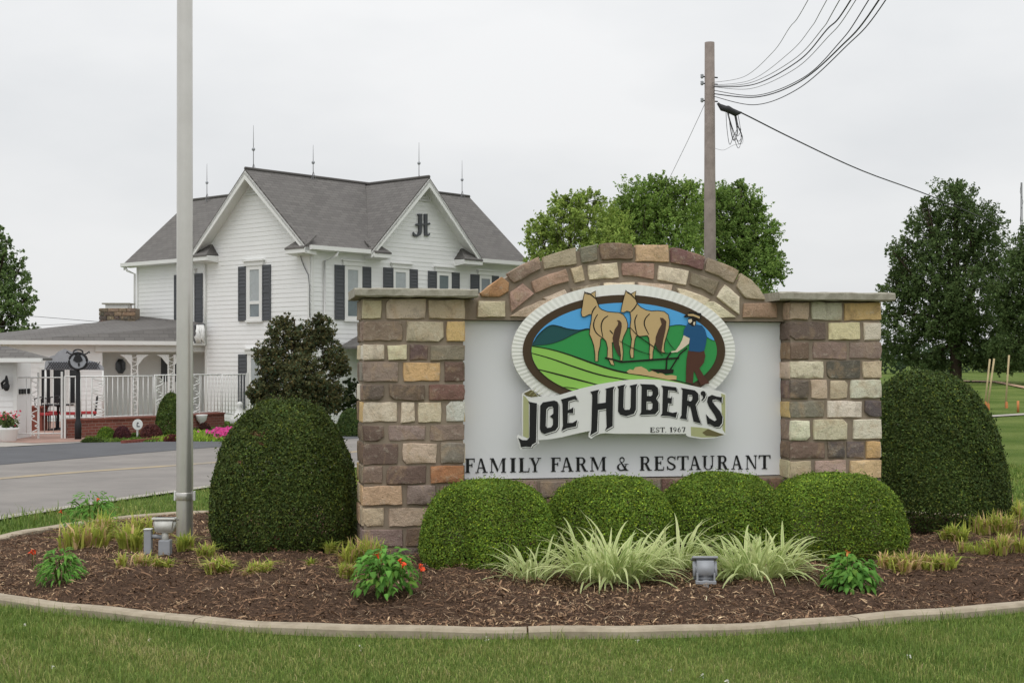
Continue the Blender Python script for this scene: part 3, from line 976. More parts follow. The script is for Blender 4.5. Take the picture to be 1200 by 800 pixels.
arch_stones = [
    (A1, [(105, 435), (175, 378), (272, 308), (325, 358), (320, 420), (255, 460), (120, 458)], 'orange'),
    (A1, [(306, 290), (420, 220), (545, 160), (565, 250), (360, 360), (330, 330)], 'mauve'),
    (A1, [(570, 165), (700, 125), (820, 94), (828, 215), (580, 258)], (172, 154, 136)),
    (A1, [(845, 98), (975, 74), (982, 190), (862, 212)], 'grey'),
    (A1, [(992, 71), (1140, 60), (1237, 68), (1242, 180), (1137, 185), (1002, 188)], 'brown'),
    (A2, [(120, 78), (365, 75), (372, 205), (125, 198)], 'peach'),
    (A2, [(387, 95), (450, 100), (640, 165), (620, 265), (510, 232), (380, 205)], 'red'),
    (A2, [(657, 170), (780, 215), (890, 270), (850, 365), (740, 310), (637, 265)], (150, 132, 112)),
    (A2, [(905, 288), (980, 335), (1040, 400), (1085, 480), (930, 470), (870, 385)], 'tan'),
    (A1, [(325, 430), (425, 362), (510, 435), (340, 572)], 'pink'),
    (A1, [(485, 348), (620, 290), (745, 255), (770, 345), (640, 380), (515, 435)], 'pink'),
    (A1, [(775, 250), (865, 225), (885, 340), (810, 358)], 'tan'),
    (A1, [(905, 225), (1125, 205), (1140, 318), (915, 335)], 'cream'),
    (A2, [(22, 210), (262, 215), (258, 330), (140, 310), (25, 300)], 'pink'),
    (A2, [(290, 228), (400, 245), (522, 270), (500, 378), (285, 335)], 'cream'),
    (A2, [(535, 280), (740, 345), (700, 448), (610, 400), (520, 365)], 'mauve'),
    (A2, [(785, 370), (895, 460), (890, 595), (720, 460)], 'cream'),
    (A1, [(90, 490), (295, 490), (298, 610), (88, 610)], 'tan'),
    (A1, [(332, 605), (430, 540), (550, 490), (640, 470), (600, 620)], 'pinkpale'),
    (A1, [(572, 470), (740, 405), (760, 440), (640, 500), (600, 485)], 'cream'),
    (A1, [(780, 395), (1000, 352), (1005, 420), (800, 460)], 'mauve'),
    (A1, [(1020, 358), (1255, 352), (1255, 410), (1020, 420)], 'cream'),
    (A2, [(140, 350), (400, 372), (390, 430), (140, 420)], 'tan'),
    (A2, [(425, 392), (560, 430), (675, 480), (640, 520), (450, 450)], 'cream'),
    (A2, [(560, 500), (700, 492), (780, 545), (868, 612), (600, 618)], 'cream'),
    (A2, [(920, 508), (1165, 504), (1172, 614), (915, 616)], 'pink')]
for fn, pts, c in arch_stones:
    make_stone([fn(*p) for p in pts][::-1], AR - .05, AR + 0.022 + random.uniform(-.006, .008), sgn, c, arch)

# wall under the board, then the board
base = put('base_wall', mesh_bm(_boxbm(0.86, UR + .01, MZ0, 0.742, -PD + .1, -0.16)), M['mortar'], sign)
for r_ in range(5):
    z0 = -0.05 + r_ * 0.16
    u = 0.88
    while u < UR - 0.05:
        w = random.uniform(.22, .42)
        e = min(u + w, UR - .005)
        if UR - e < .1: e = UR - .005
        make_stone(outline4(u + .01, e - .01, z0, z0 + .14), -0.20, -0.135 + random.uniform(-.005, .008), sgn, random.choice(['red', 'pink', 'mauve', 'brown', 'tan']), base)
        u = e
back = put('backing', mesh_bm(_boxbm(0.86, UR + .01, 0.75, z_sof - .004, -PD + .14, -0.33)), M['mortar'], sign)
PB = -0.235                                  # board face
bm = bmesh.new()
u0_, u1_ = 0.868, UR + .004
add_poly(bm, [[(u0_, 0.752), (u1_, 0.752), (u1_, z_sof - .006), (u0_, z_sof - .006)]], sgn, PB - .06, PB)
board = put('sign_board', mesh_bm(bm), M['panel'], sign)

# ---- serif lettering of the lower line: strokes in a unit-high box
def serif(ch):
    t, s, h = .20, .07, .055
    def stem(x, w=t, y0=0, y1=1, sl=.07, sr=.07):
        return [[(x, y0), (x + w, y0), (x + w, y1), (x, y1)], [(x - sl, y0), (x + w + sr, y0), (x + w + sr, y0 + h), (x - sl, y0 + h)], [(x - sl, y1 - h), (x + w + sr, y1 - h), (x + w + sr, y1), (x - sl, y1)]]
    def arc(cx, cy, rx, ry, a0, a1, w0, w1, n=14):
        o, i = [], []
        for k in range(n + 1):
            a = R(a0 + (a1 - a0) * k / n)
            w = w0 + (w1 - w0) * math.sin(math.pi * k / n)
            o.append((cx + rx * math.cos(a), cy + ry * math.sin(a)))
            i.append((cx + (rx - w) * math.cos(a), cy + (ry - min(w, s * 1.3)) * math.sin(a)))
        return [o + i[::-1]]
    if ch == 'F': return .70, stem(.07) + [[(.24, 1 - s), (.66, 1 - s), (.66, 1), (.24, 1)], [(.60, .74), (.66, .74), (.66, 1 - s), (.62, 1 - s)], [(.24, .50), (.48, .50), (.48, .50 + s), (.24, .50 + s)], [(.45, .40), (.50, .40), (.50, .66), (.45, .66)]]
    if ch == 'E': return .74, stem(.07) + [[(.24, 1 - s), (.64, 1 - s), (.64, 1), (.24, 1)], [(.59, .76), (.64, .76), (.64, 1 - s), (.61, 1 - s)], [(.24, .50), (.48, .50), (.48, .50 + s), (.24, .50 + s)], [(.45, .40), (.50, .40), (.50, .66), (.45, .66)], [(.24, 0), (.70, 0), (.70, s), (.24, s)], [(.66, s), (.70, s), (.72, .27), (.68, .27)]]
    if ch == 'A': return .92, [[(.36, 1), (.50, 1), (.86, 0), (.66, 0)], [(.36, 1), (.42, .94), (.17, 0), (.10, 0)], [(.20, .31), (.66, .31), (.64, .31 + s), (.21, .31 + s)], [(0, 0), (.28, 0), (.28, h), (0, h)], [(.56, 0), (.94, 0), (.94, h), (.56, h)]]
    if ch == 'M': return 1.16, [[(.10, 0), (.16, 0), (.16, 1), (.10, 1)], [(.06, 1), (.27, 1), (.60, .20), (.54, .02)], [(.54, .02), (.60, .20), (.95, 1), (.88, 1)], [(.88, 0), (1.06, 0), (1.06, 1), (.88, 1)], [(0, 0), (.26, 0), (.26, h), (0, h)], [(.80, 0), (1.14, 0), (1.14, h), (.80, h)], [(0, 1 - h), (.26, 1 - h), (.26, 1), (0, 1)], [(.90, 1 - h), (1.14, 1 - h), (1.14, 1), (.90, 1)]]
    if ch == 'I': return .32, stem(.075)
    if ch == '1': return .36, stem(.10) + [[(.0, .80), (.10, .86), (.10, .92), (.0, .85)]]
    if ch == 'L': return .72, stem(.07) + [[(.24, 0), (.68, 0), (.68, s), (.24, s)], [(.63, s), (.68, s), (.70, .30), (.66, .30)]]
    if ch == 'Y': return .90, [[(.36, 0), (.53, 0), (.53, .46), (.36, .46)], [(.27, 0), (.62, 0), (.62, h), (.27, h)], [(.10, 1), (.29, 1), (.53, .46), (.36, .42)], [(.73, 1), (.80, 1), (.53, .46), (.48, .44)], [(.0, 1 - h), (.36, 1 - h), (.36, 1), (.0, 1)], [(.62, 1 - h), (.90, 1 - h), (.90, 1), (.62, 1)]]
    if ch == 'R': return .86, stem(.07) + [[(.24, 1 - s), (.44, 1 - s), (.44, 1), (.24, 1)], [(.24, .47), (.44, .47), (.44, .47 + s), (.24, .47 + s)]] + arc(.42, .735, .28, .265, 90, -90, s, .16) + [[(.36, .48), (.52, .50), (.80, 0), (.60, 0)], [(.60, 0), (.88, 0), (.88, h), (.60, h)]]
    if ch == 'S': return .62, arc(.30, .755, .25, .245, 20, 200, .05, .12) + arc(.30, .245, .27, .245, -160, 40, .05, .13) + [[(.05, .80), (.18, .60), (.45, .46), (.57, .26), (.52, .10), (.40, .34), (.14, .50), (.05, .68)], [(.50, .72), (.55, .72), (.55, .99), (.52, .99)], [(.03, .01), (.06, .01), (.09, .29), (.03, .29)]]
    if ch == 'T': return .84, [[(.33, 0), (.51, 0), (.51, 1), (.33, 1)], [(.24, 0), (.60, 0), (.60, h), (.24, h)], [(.02, 1 - s), (.82, 1 - s), (.82, 1), (.02, 1)], [(.02, .73), (.06, .73), (.10, 1 - s), (.02, 1 - s)], [(.78, .73), (.82, .73), (.82, 1 - s), (.74, 1 - s)]]
    if ch == 'U': return .88, [[(.09, .30), (.26, .30), (.26, 1), (.09, 1)], [(.70, .30), (.76, .30), (.76, 1), (.70, 1)], [(.0, 1 - h), (.35, 1 - h), (.35, 1), (.0, 1)], [(.60, 1 - h), (.86, 1 - h), (.86, 1), (.60, 1)]] + arc(.425, .31, .335, .32, 180, 360, .16, .05)
    if ch == 'N': return .98, [[(.12, 0), (.18, 0), (.18, 1), (.12, 1)], [(.06, 1), (.28, 1), (.86, 0), (.76, 0)], [(.80, 0), (.86, 0), (.86, 1), (.80, 1)], [(.02, 0), (.28, 0), (.28, h), (.02, h)], [(.02, 1 - h), (.28, 1 - h), (.28, 1), (.02, 1)], [(.70, 1 - h), (.96, 1 - h), (.96, 1), (.70, 1)]]
    if ch == '&': return .96, arc(.42, .78, .20, .21, -50, 230, .05, .09) + arc(.36, .26, .34, .27, 100, 330, .05, .17) + [[(.24, .70), (.36, .66), (.86, .04), (.66, .02)], [(.56, .02), (.90, .0), (.92, .06), (.60, .08)], [(.62, .46), (.92, .46), (.92, .50), (.62, .50)], [(.74, .48), (.80, .48), (.66, .14), (.58, .16)], [(.54, .64), (.60, .74), (.36, .56), (.30, .52)]]
    if ch == '.': return .22, [[(.05, 0), (.17, 0), (.17, .12), (.05, .12)]]
    if ch == '9': return .60, arc(.29, .68, .26, .31, 0, 360, .06, .12, 20) + [[(.42, .60), (.55, .68), (.50, .30), (.22, 0), (.14, .03), (.36, .28)]]
    if ch == '6': return .60, arc(.31, .32, .26, .31, 0, 360, .06, .12, 20) + [[(.18, .40), (.05, .32), (.10, .70), (.38, 1), (.46, .97), (.24, .72)]]
    if ch == '7': return .58, [[(.04, .88), (.54, .88), (.54, 1), (.04, 1)], [(.40, .88), (.54, .88), (.34, 0), (.18, 0)], [(.04, .74), (.08, .74), (.10, .88), (.04, .88)]]
def put_letter(ch, u0, u1, z0, z1, d, parent, material, name='letter', fr=sgn, thick=0.006):
    w, polys = serif(ch)
    bm = bmesh.new()
    for i, p in enumerate(polys):
        q = [(u0 + (a / w) * (u1 - u0), z0 + b * (z1 - z0)) for a, b in p]
        add_poly(bm, [q], fr, d + .0005, d + thick + i * 0.0004)
    return put(name, mesh_bm(bm), material, parent)
zb_ = on_sign(543, 553.8, PB)[1]
zt_ = on_sign(543, 537.0, PB)[1]
line = [('F', 545.1, 556.9), ('A', 557.2, 571), ('M', 574, 593.2), ('I', 597.6, 604), ('L', 608, 620.8), ('Y', 620, 634),
        ('F', 645.6, 657.2), ('A', 657.2, 671.6), ('R', 674.6, 688.4), ('M', 691.6, 710.4), ('&', 722.6, 736.8),
        ('R', 749.8, 763.2), ('E', 766.8, 778.4), ('S', 781, 792.6), ('T', 793.4, 807), ('A', 807.6, 821.2), ('U', 823, 837.2), ('R', 840.6, 853.6), ('A', 857, 870), ('N', 873.4, 887.4), ('T', 888.6, 903)]
for ch, x0, x1 in line:
    put_letter(ch, on_sign(x0, 545, PB)[0], on_sign(x1, 545, PB)[0], zb_, zt_, PB, board, M['black'])

# ---- the oval emblem
EB = -0.085                              # emblem face (stands off the board)
def E(x, y): return on_sign(x, y, EB)
def c1(x, y): return E(600 + x / 8.892, 440 + y / 8.892)
def c2(x, y): return E(720 + x / 8.892, 440 + y / 8.892)
def c5(x, y): return E(670 + x / 8.0, 330 + y / 8.0)
def c6(x, y): return E(740 + x / 7.618, 355 + y / 7.618)
def c7(x, y): return E(600 + x / 5.515, 330 + y / 5.515)
def ell(rx, ry, n=96, cx=731.0, cy=411.0):
    return [E(cx + rx * math.cos(2 * math.pi * k / n), cy + ry * math.sin(2 * math.pi * k / n)) for k in range(n)]
emblem = empty('emblem', Vector(sgn(*E(731, 430), EB)) - Vector(sign.location))
emblem.parent = sign
def flat(name, loops, d0, d1, m):
    bm = bmesh.new()
    for lp in (loops if isinstance(loops[0][0][0], (list, tuple)) else [loops]):
        add_poly(bm, lp, sgn, EB + d0, EB + d1)
    return put(name, mesh_bm(bm), m, emblem)
def clip(poly, conv):
    """Sutherland-Hodgman against a convex outline"""
    ar_ = sum(a[0] * b[1] - b[0] * a[1] for a, b in zip(conv, conv[1:] + conv[:1]))
    if ar_ < 0: conv = conv[::-1]
    out = list(poly)
    for a, b in zip(conv, conv[1:] + conv[:1]):
        if not out: break
        inp, out = out, []
        side = lambda p: (b[0] - a[0]) * (p[1] - a[1]) - (b[1] - a[1]) * (p[0] - a[0])
        for p, q in zip(inp, inp[1:] + inp[:1]):
            sp, sq = side(p), side(q)
            if sp >= 0: out.append(p)
            if (sp >= 0) != (sq >= 0):
                t = sp / (sp - sq)
                out.append((p[0] + (q[0] - p[0]) * t, p[1] + (q[1] - p[1]) * t))
    return out
def stroke(pts, w, taper=True):
    """polyline of photo width w as an outline"""
    w = w / 134.0
    n = len(pts)
    L, Rr = [], []
    for i, p in enumerate(pts):
        a, b = pts[max(i - 1, 0)], pts[min(i + 1, n - 1)]
        dx, dy = b[0] - a[0], b[1] - a[1]
        l = math.hypot(dx, dy) + 1e-9
        k = w / 2 * (0.45 + 0.55 * math.sin(math.pi * (i + .5) / n) if taper else 1)
        L.append((p[0] - dy / l * k, p[1] + dx / l * k))
        Rr.append((p[0] + dy / l * k, p[1] - dx / l * k))
    return L + Rr[::-1]
def curve(pts, n=4): return smooth_line(pts, n)
inner = ell(108.5, 56.2, 72)
# ribbed white rim: real ridges round the oval
bm = bmesh.new()
NR = 104
rim_o = ell(131, 78, NR * 2)
rim_i = ell(116, 63.5, NR * 2)
vo, vi, vb, vbi = [], [], [], []
for k in range(NR * 2):
    hi = 0.0 if k % 2 else 0.0026
    s = 1.0 if k % 2 else 1.0
    vo.append(bm.verts.new(sgn(*rim_o[k], EB - 0.012 + hi)))
    vi.append(bm.verts.new(sgn(*rim_i[k], EB - 0.002 + hi)))
    vb.append(bm.verts.new(sgn(*rim_o[k], EB - 0.04)))
    vbi.append(bm.verts.new(sgn(*rim_i[k], EB - 0.04)))
for k in range(NR * 2):
    j = (k + 1) % (NR * 2)
    bm.faces.new((vo[k], vo[j], vi[j], vi[k])); bm.faces.new((vo[k], vb[k], vb[j], vo[j]))
    bm.faces.new((vi[k], vi[j], vbi[j], vbi[k])); bm.faces.new((vb[k], vbi[k], vbi[j], vb[j]))
put('rim', mesh_bm(bm), M['ivory'], emblem)
flat('ring', [ell(118.5, 65.5)], -0.03, 0.010, M['brown'])
flat('sky_panel', [inner], 0.009, 0.0125, M['skyblue'])
def PX(pts): return [E(*p) for p in pts]
hill_d = curve([c7(*p) for p in [(100, 415), (130, 400), (170, 340), (240, 284), (300, 287), (350, 302), (430, 312), (490, 303), (520, 330)]]) + [c7(520, 420), c7(100, 425)]
flat('hill', [clip(hill_d, inner)], 0.012, 0.0145, M['teal'])
hill_g = curve(PX([(618, 405), (641, 403.5), (658, 398.5), (672, 391.5), (688, 386), (720, 384.5), (745, 384), (770, 385), (783, 382.3), (795, 380.6), (806, 383), (822, 391), (834, 398.5), (848, 401)])) + PX([(850, 490), (612, 490)])
flat('hill', [clip(hill_g, inner)], 0.014, 0.0165, M['egreen'])
field = curve(PX([(610, 404.5), (623.6, 406), (641.7, 409), (660, 414), (676, 419.5), (694, 426), (712, 432), (730, 436.5), (760, 441), (790, 446), (815, 453), (845, 470)])) + PX([(845, 500), (600, 500)])
flat('field', [clip(field, inner)], 0.016, 0.0185, M['elime'])
fur = [stroke(curve(PX([(620, 405), (641.7, 408.6), (660, 413.5), (676, 419), (694, 425.5), (712, 431.5), (730, 436), (760, 440.6), (790, 445.6), (815, 452.6), (835, 462)])), 2.0),
       stroke(curve([c7(*p) for p in [(120, 460), (250, 497), (400, 550), (560, 600), (717, 630), (800, 640)]]), 1.7),
       stroke(curve([c7(*p) for p in [(135, 558), (300, 600), (450, 640), (560, 668)]]), 1.9),
       stroke(curve([c7(*p) for p in [(250, 684), (350, 682), (440, 695)]]), 1.0)]
fur += [stroke(hill_g[:53], 0.7), stroke(hill_d[:33], 0.7)]
flat('furrow_line', [[clip(f_, inner)] for f_ in fur], 0.018, 0.0200, M['eline'])
horse1 = [(115, 92), (124, 112), (150, 120), (168, 116), (220, 88), (216, 130), (222, 165), (238, 205), (250, 240), (275, 262), (330, 282), (440, 291), (478, 310), (505, 350), (519, 400), (512, 450), (482, 510), (466, 560), (476, 660), (470, 738), (448, 738), (452, 690), (440, 600), (400, 560), (372, 570), (376, 650), (378, 725), (394, 783), (362, 775), (345, 740), (326, 710), (330, 620), (316, 560), (286, 525), (266, 535), (260, 600), (245, 660), (240, 745), (213, 745), (212, 680), (202, 600), (182, 540), (160, 490), (166, 420), (178, 360), (182, 305), (160, 308), (110, 332), (90, 325), (82, 290), (95, 220), (104, 150), (112, 118)]
horse2 = [(500, 80), (515, 104), (535, 116), (556, 112), (598, 88), (588, 140), (594, 172), (608, 208), (640, 240), (690, 265), (740, 275), (800, 272), (860, 280), (898, 310), (911, 370), (905, 430), (882, 510), (862, 580), (858, 640), (868, 662), (832, 668), (836, 600), (810, 560), (780, 565), (768, 600), (756, 650), (752, 722), (722, 725), (720, 660), (724, 600), (716, 525), (702, 505), (640, 512), (598, 508), (586, 545), (576, 620), (574, 712), (548, 715), (538, 660), (548, 600), (555, 540), (543, 480), (541, 420), (549, 350), (541, 284), (512, 276), (480, 291), (454, 285), (462, 235), (480, 160), (494, 110)]
def outl(poly, w): return stroke(poly + [poly[0], poly[1]], w, False)
for hh, tail, inn in ((horse1, [(415, 362), (440, 362), (460, 385), (462, 420), (450, 490), (436, 560), (440, 640), (452, 712), (418, 670), (388, 600), (376, 530), (395, 450), (426, 405), (430, 380)],
                      [[(238, 305), (208, 360), (200, 420), (225, 480), (280, 525)], [(335, 320), (290, 355), (270, 420), (286, 520)], [(225, 228), (195, 268), (180, 310)], [(350, 455), (380, 490)], [(120, 100), (170, 120), (222, 165)]]),
                     (horse2, [(820, 338), (850, 342), (880, 372), (872, 450), (848, 560), (832, 660), (802, 640), (776, 590), (780, 520), (806, 450), (836, 400)],
                      [[(608, 308), (586, 360), (590, 430), (606, 490)], [(725, 300), (682, 350), (676, 410), (716, 495)], [(606, 207), (580, 250), (546, 285)], [(505, 92), (545, 118), (590, 165)]])):
    hp = [c5(*p) for p in hh]
    flat('horse', [hp], 0.018, 0.0225, M['horse'])
    flat('horse_outline', [[outl(hp, 0.8)]] + [[stroke(curve([c5(*p) for p in q]), 1.5)] for q in inn], 0.0222, 0.0238, M['eline'])
    flat('tail', [[c5(*p) for p in tail]], 0.0236, 0.0252, M['etail'])
flat('rein', [[stroke(curve([c5(*p) for p in q]), w)] for q, w in (([(543, 430), (620, 510), (760, 610), (845, 695)], 1.0), ([(440, 555), (560, 620), (640, 655), (730, 682)], .8), ([(878, 525), (915, 590), (960, 640)], .7), ([(830, 655), (880, 672), (930, 668)], .9))], 0.0250, 0.0266, M['eline'])
flat('soil', [[c6(*p) for p in [(-50, 612), (-20, 590), (10, 598), (30, 572), (80, 565), (128, 590), (150, 615), (190, 600), (230, 630), (260, 620), (300, 645), (350, 640), (396, 650), (395, 682), (330, 684), (200, 660), (80, 640), (-30, 626)]]], 0.0205, 0.0225, M['horse'])
flat('plough', [[stroke([c5(*p) for p in [(305, 713), (380, 728), (460, 752), (700, 735), (1000, 714)]], 2.0, False)], [stroke([c6(*p) for p in [(345, 440), (310, 490), (303, 590)]], 1.9, False)], [stroke([c6(*p) for p in [(490, 402), (430, 450), (340, 592)]], 1.6, False)],
               [[c6(*p) for p in [(150, 588), (370, 590), (366, 625), (300, 632), (200, 612)]]]], 0.0228, 0.0246, M['eline'])
flat('trousers', [[c6(*p) for p in [(500, 420), (640, 420), (652, 470), (640, 530), (600, 582), (640, 650), (690, 715), (612, 732), (590, 690), (560, 620), (550, 600), (545, 660), (540, 722), (478, 705), (480, 600), (485, 500)]]], 0.0228, 0.0244, M['epants'])
flat('shirt', [[c6(*p) for p in [(500, 172), (560, 190), (620, 200), (650, 240), (666, 300), (655, 372), (642, 425), (600, 437), (506, 427), (512, 340), (505, 305), (455, 288), (460, 240), (485, 200)]]], 0.0242, 0.0258, M['eshirt'])
flat('arm', [[c6(*p) for p in [(458, 288), (512, 315), (505, 362), (450, 405), (402, 438), (350, 442), (345, 430), (386, 424), (422, 375), (444, 330)]]], 0.0256, 0.0272, M['eskin'])
flat('face', [[c6(*p) for p in [(496, 140), (545, 130), (570, 160), (566, 200), (540, 210), (512, 192), (500, 176)]]], 0.0256, 0.0268, M['eline'])
flat('cheek', [[[c6(*p) for p in [(498, 150), (528, 142), (534, 164), (516, 180), (500, 172)]]], [[c6(*p) for p in [(545, 170), (562, 168), (556, 202), (543, 192)]]]], 0.0266, 0.0278, M['eskin'])
flat('hat', [[c6(*p) for p in [(456, 122), (478, 104), (500, 100), (506, 78), (560, 82), (614, 92), (616, 118), (606, 152), (560, 142), (500, 128), (470, 130)]]], 0.0266, 0.0280, M['eline'])
flat('hat_band', [[c6(*p) for p in [(494, 100), (540, 98), (602, 122), (600, 140), (545, 118), (496, 114)]]], 0.0278, 0.0290, M['horse'])
# banner
ban = [c1(*p) for p in [(96, 192), (108, 176), (180, 140), (200, 138), (262, 212), (340, 222), (420, 214), (500, 196), (700, 135), (880, 92), (1000, 70)]] + \
      [c2(*p) for p in [(-30, 66), (50, 52), (150, 42), (300, 36), (450, 42), (650, 72), (860, 118), (980, 138), (1090, 162), (1148, 190), (1146, 600), (1100, 628), (1040, 645), (900, 655), (760, 634), (734, 618), (734, 603), (500, 604), (0, 602)]] + \
      [c1(*p) for p in [(960, 596), (905, 603), (860, 620), (815, 654), (786, 634), (790, 600), (800, 572), (640, 606), (500, 640), (380, 660), (262, 668), (276, 702), (240, 716), (205, 752), (180, 756), (140, 748), (80, 768), (70, 740), (60, 690), (40, 640), (56, 612), (98, 632)]]
flat('banner', [ban], 0.0285, 0.040, M['white'])
for q_ in ([[[c1(*p) for p in [(108, 200), (130, 218), (165, 262), (168, 640), (150, 648), (106, 626)]]], [[c2(*p) for p in [(1098, 184), (1140, 200), (1140, 598), (1112, 560), (1100, 300)]]], [[c2(*p) for p in [(782, 530), (860, 534), (960, 548), (1060, 588), (1132, 610), (1040, 636), (900, 642), (784, 624)]]]]):
    flat('banner_curl', [q_], 0.0395, 0.0412, M['olive'])
for q_ in ([[[c1(*p) for p in [(112, 184), (190, 146), (212, 158), (262, 214), (190, 222), (140, 208)]]], [[c2(*p) for p in [(960, 552), (1060, 590), (1132, 611), (1060, 630), (940, 622), (900, 590)]]]]):
    flat('banner_fold', [q_], 0.0410, 0.0425, M['olive_dark'])
flat('rib_line', [[stroke([c1(*a), c1(*b)], .5, False)] for a, b in (((170, 196), (240, 130)), ((205, 210), (280, 150)), ((250, 214), (310, 175)))], 0.0424, 0.0436, M['olive'])
glyphs = [
    (c1, [[(160, 262), (176, 272), (250, 286), (240, 690), (200, 715), (188, 742), (140, 735), (84, 742), (76, 700), (56, 646), (100, 668), (148, 668), (172, 640), (175, 300)]]),
    (c1, [[(285, 310), (312, 276), (430, 257), (462, 270), (475, 305), (470, 530), (440, 570), (330, 605), (292, 585), (280, 550)], [(347, 350), (370, 325), (410, 318), (421, 335), (420, 395), (385, 420), (417, 448), (416, 510), (398, 535), (356, 542), (341, 522)]]),
    (c1, [[(500, 246), (650, 205), (672, 256), (640, 246), (577, 265), (572, 355), (610, 340), (627, 325), (627, 390), (571, 388), (568, 490), (622, 488), (668, 460), (656, 525), (560, 545), (505, 572), (520, 520), (515, 292)]]),
    (c1, [[(805, 166), (896, 143), (881, 180), (881, 290), (965, 278), (970, 150), (960, 136), (1056, 110), (1041, 150), (1036, 522), (958, 566), (974, 530), (968, 343), (884, 356), (874, 578), (804, 617), (815, 560), (825, 200)]]),
    (c2, [[(18, 110), (102, 90), (86, 120), (81, 330), (96, 355), (145, 352), (156, 330), (160, 130), (146, 102), (227, 85), (213, 120), (211, 350), (190, 395), (110, 420), (50, 405), (25, 370), (32, 140)]]),
    (c2, [[(255, 86), (400, 92), (438, 126), (446, 190), (420, 236), (446, 280), (445, 360), (410, 400), (248, 408), (266, 380), (271, 112)], [(326, 147), (370, 149), (386, 165), (381, 200), (366, 212), (326, 210)], [(321, 268), (366, 268), (386, 290), (381, 340), (361, 355), (321, 352)]]),
    (c2, [[(475, 101), (630, 120), (642, 172), (610, 156), (546, 151), (541, 228), (576, 232), (586, 212), (582, 292), (546, 286), (536, 370), (590, 385), (640, 376), (625, 436), (560, 420), (467, 415), (485, 390), (492, 130)]]),
    (c2, [[(679, 126), (820, 150), (858, 186), (862, 250), (830, 302), (858, 420), (887, 497), (810, 476), (779, 330), (746, 312), (736, 420), (742, 457), (667, 441), (685, 410), (695, 150)], [(750, 196), (790, 200), (801, 215), (796, 250), (780, 266), (746, 258)]]),
    (c2, [[(884, 180), (892, 163), (908, 158), (930, 166), (938, 200), (925, 235), (900, 260), (890, 254), (910, 228), (904, 208), (888, 200)]]),
    (c2, [[(1095, 222), (1106, 215), (1101, 282), (1080, 260), (1040, 245), (1006, 252), (1010, 280), (1085, 370), (1111, 430), (1105, 492), (1075, 531), (1030, 532), (985, 506), (954, 502), (939, 400), (975, 442), (1030, 472), (1051, 455), (1030, 410), (970, 320), (950, 270), (960, 220), (1000, 199), (1050, 215)]])]
for fn, loops in glyphs:
    sh = [[fn(x + 13, y + 13) for x, y in lp] for lp in loops]
    wh = [[fn(x + 8, y + 8) for x, y in lp] for lp in loops]
    bk_ = [[fn(x, y) for x, y in lp] for lp in loops]
    flat('letter_shadow', [sh], 0.0395, 0.0440, M['eline'])
    flat('letter_edge', [wh], 0.0396, 0.0452, M['white'])
    flat('letter', [bk_], 0.0398, 0.0466, M['black'])
ex = [('E', 358, 410), ('S', 418, 458), ('T', 462, 512), ('.', 514, 528), ('1', 564, 590), ('9', 598, 636), ('6', 642, 680), ('7', 688, 728)]
for ch, x0, x1 in ex:
    a, b = c2(x0, 585), c2(x1, 534)
    put_letter(ch, a[0], b[0], c2(540, 586)[1], c2(540, 535)[1], EB + 0.0400, emblem, M['black'], thick=0.002)

# ================================================================== THE FARMHOUSE
K = Vector((-6.39, 46.0, -0.15))
UB, UA = Vector((0.664, 0.7477, 0)), Vector((-0.7477, 0.664, 0))
def H(x, y, z):
    return Vector((K.x, K.y, 0)) + UB * x + UA * y + Vector((0, 0, z))
def ray_on(O, D, px, py):
    rx = (px - 600) / F
    s = (rx * O.y - O.x) / (D.x - rx * D.y)
    Y = O.y + s * D.y
    return (s, CH + (HZ - py) / F * Y)
class Plane:
    def __init__(self, O, D, N_): self.O, self.D, self.N = O, D, N_
    def fr(self, a, z, d): return Vector((self.O.x, self.O.y, 0)) + self.D * a + self.N * d + Vector((0, 0, z))
    def px(self, x, y): return ray_on(self.O, self.D, x, y)
PA_ = Plane(H(0, 0, 0), UA, -UB)
PB_ = Plane(H(0, 0, 0), UB, -UA)
PW_ = Plane(H(0.85, 0, 0), UA, -UB)
ZE, SL, ZB = 5.50, 0.872, 0.985
house = empty('farmhouse', K, 'two storey white clapboard farmhouse with grey shingle gables and dark shutters', 'house')

def siding(plane, bounds, z0, z1, name='wall', flip=False):
    bm = bmesh.new()
    n = int(round((z1 - z0) / 0.147))
    h = (z1 - z0) / n
    for i in range(n):
        a, b = z0 + i * h, z0 + (i + 1) * h
        (a0, a1), (b0, b1) = bounds(a), bounds(b)
        if a1 - a0 < .05: continue
        if b1 - b0 < .02: b0 = b1 = (b0 + b1) / 2
        # a lapped board: proud at its lower edge, with its underside
        j = random.uniform(-.002, .002)
        p = [plane.fr(a0, a, .015 + j), plane.fr(a1, a, .015 + j), plane.fr(b1, b, .004), plane.fr(b0, b, .004), plane.fr(a0, a, 0), plane.fr(a1, a, 0)]
        v = [bm.verts.new(c) for c in p]
        bm.faces.new((v[0], v[1], v[2], v[3]))
        bm.faces.new((v[4], v[5], v[1], v[0]))
    return put(name, mesh_bm(bm), M['siding'], house)
siding(PA_, lambda z: (0, 5.48) if z < 5.7 else (max(0, (z - ZE) / SL - .3 + .06), 5.48 - max(0, (z - ZE) / SL - .3 + .06)), -0.2, 8.02)
siding(PB_, lambda z: (0, 10.0) if z < 5.62 else (2.22 + (z - ZE) / ZB + .05, 7.54 - (z - ZE) / ZB - .05), -0.2, 8.05)
siding(PW_, lambda z: (5.48, 10.8), 2.6, 5.6)
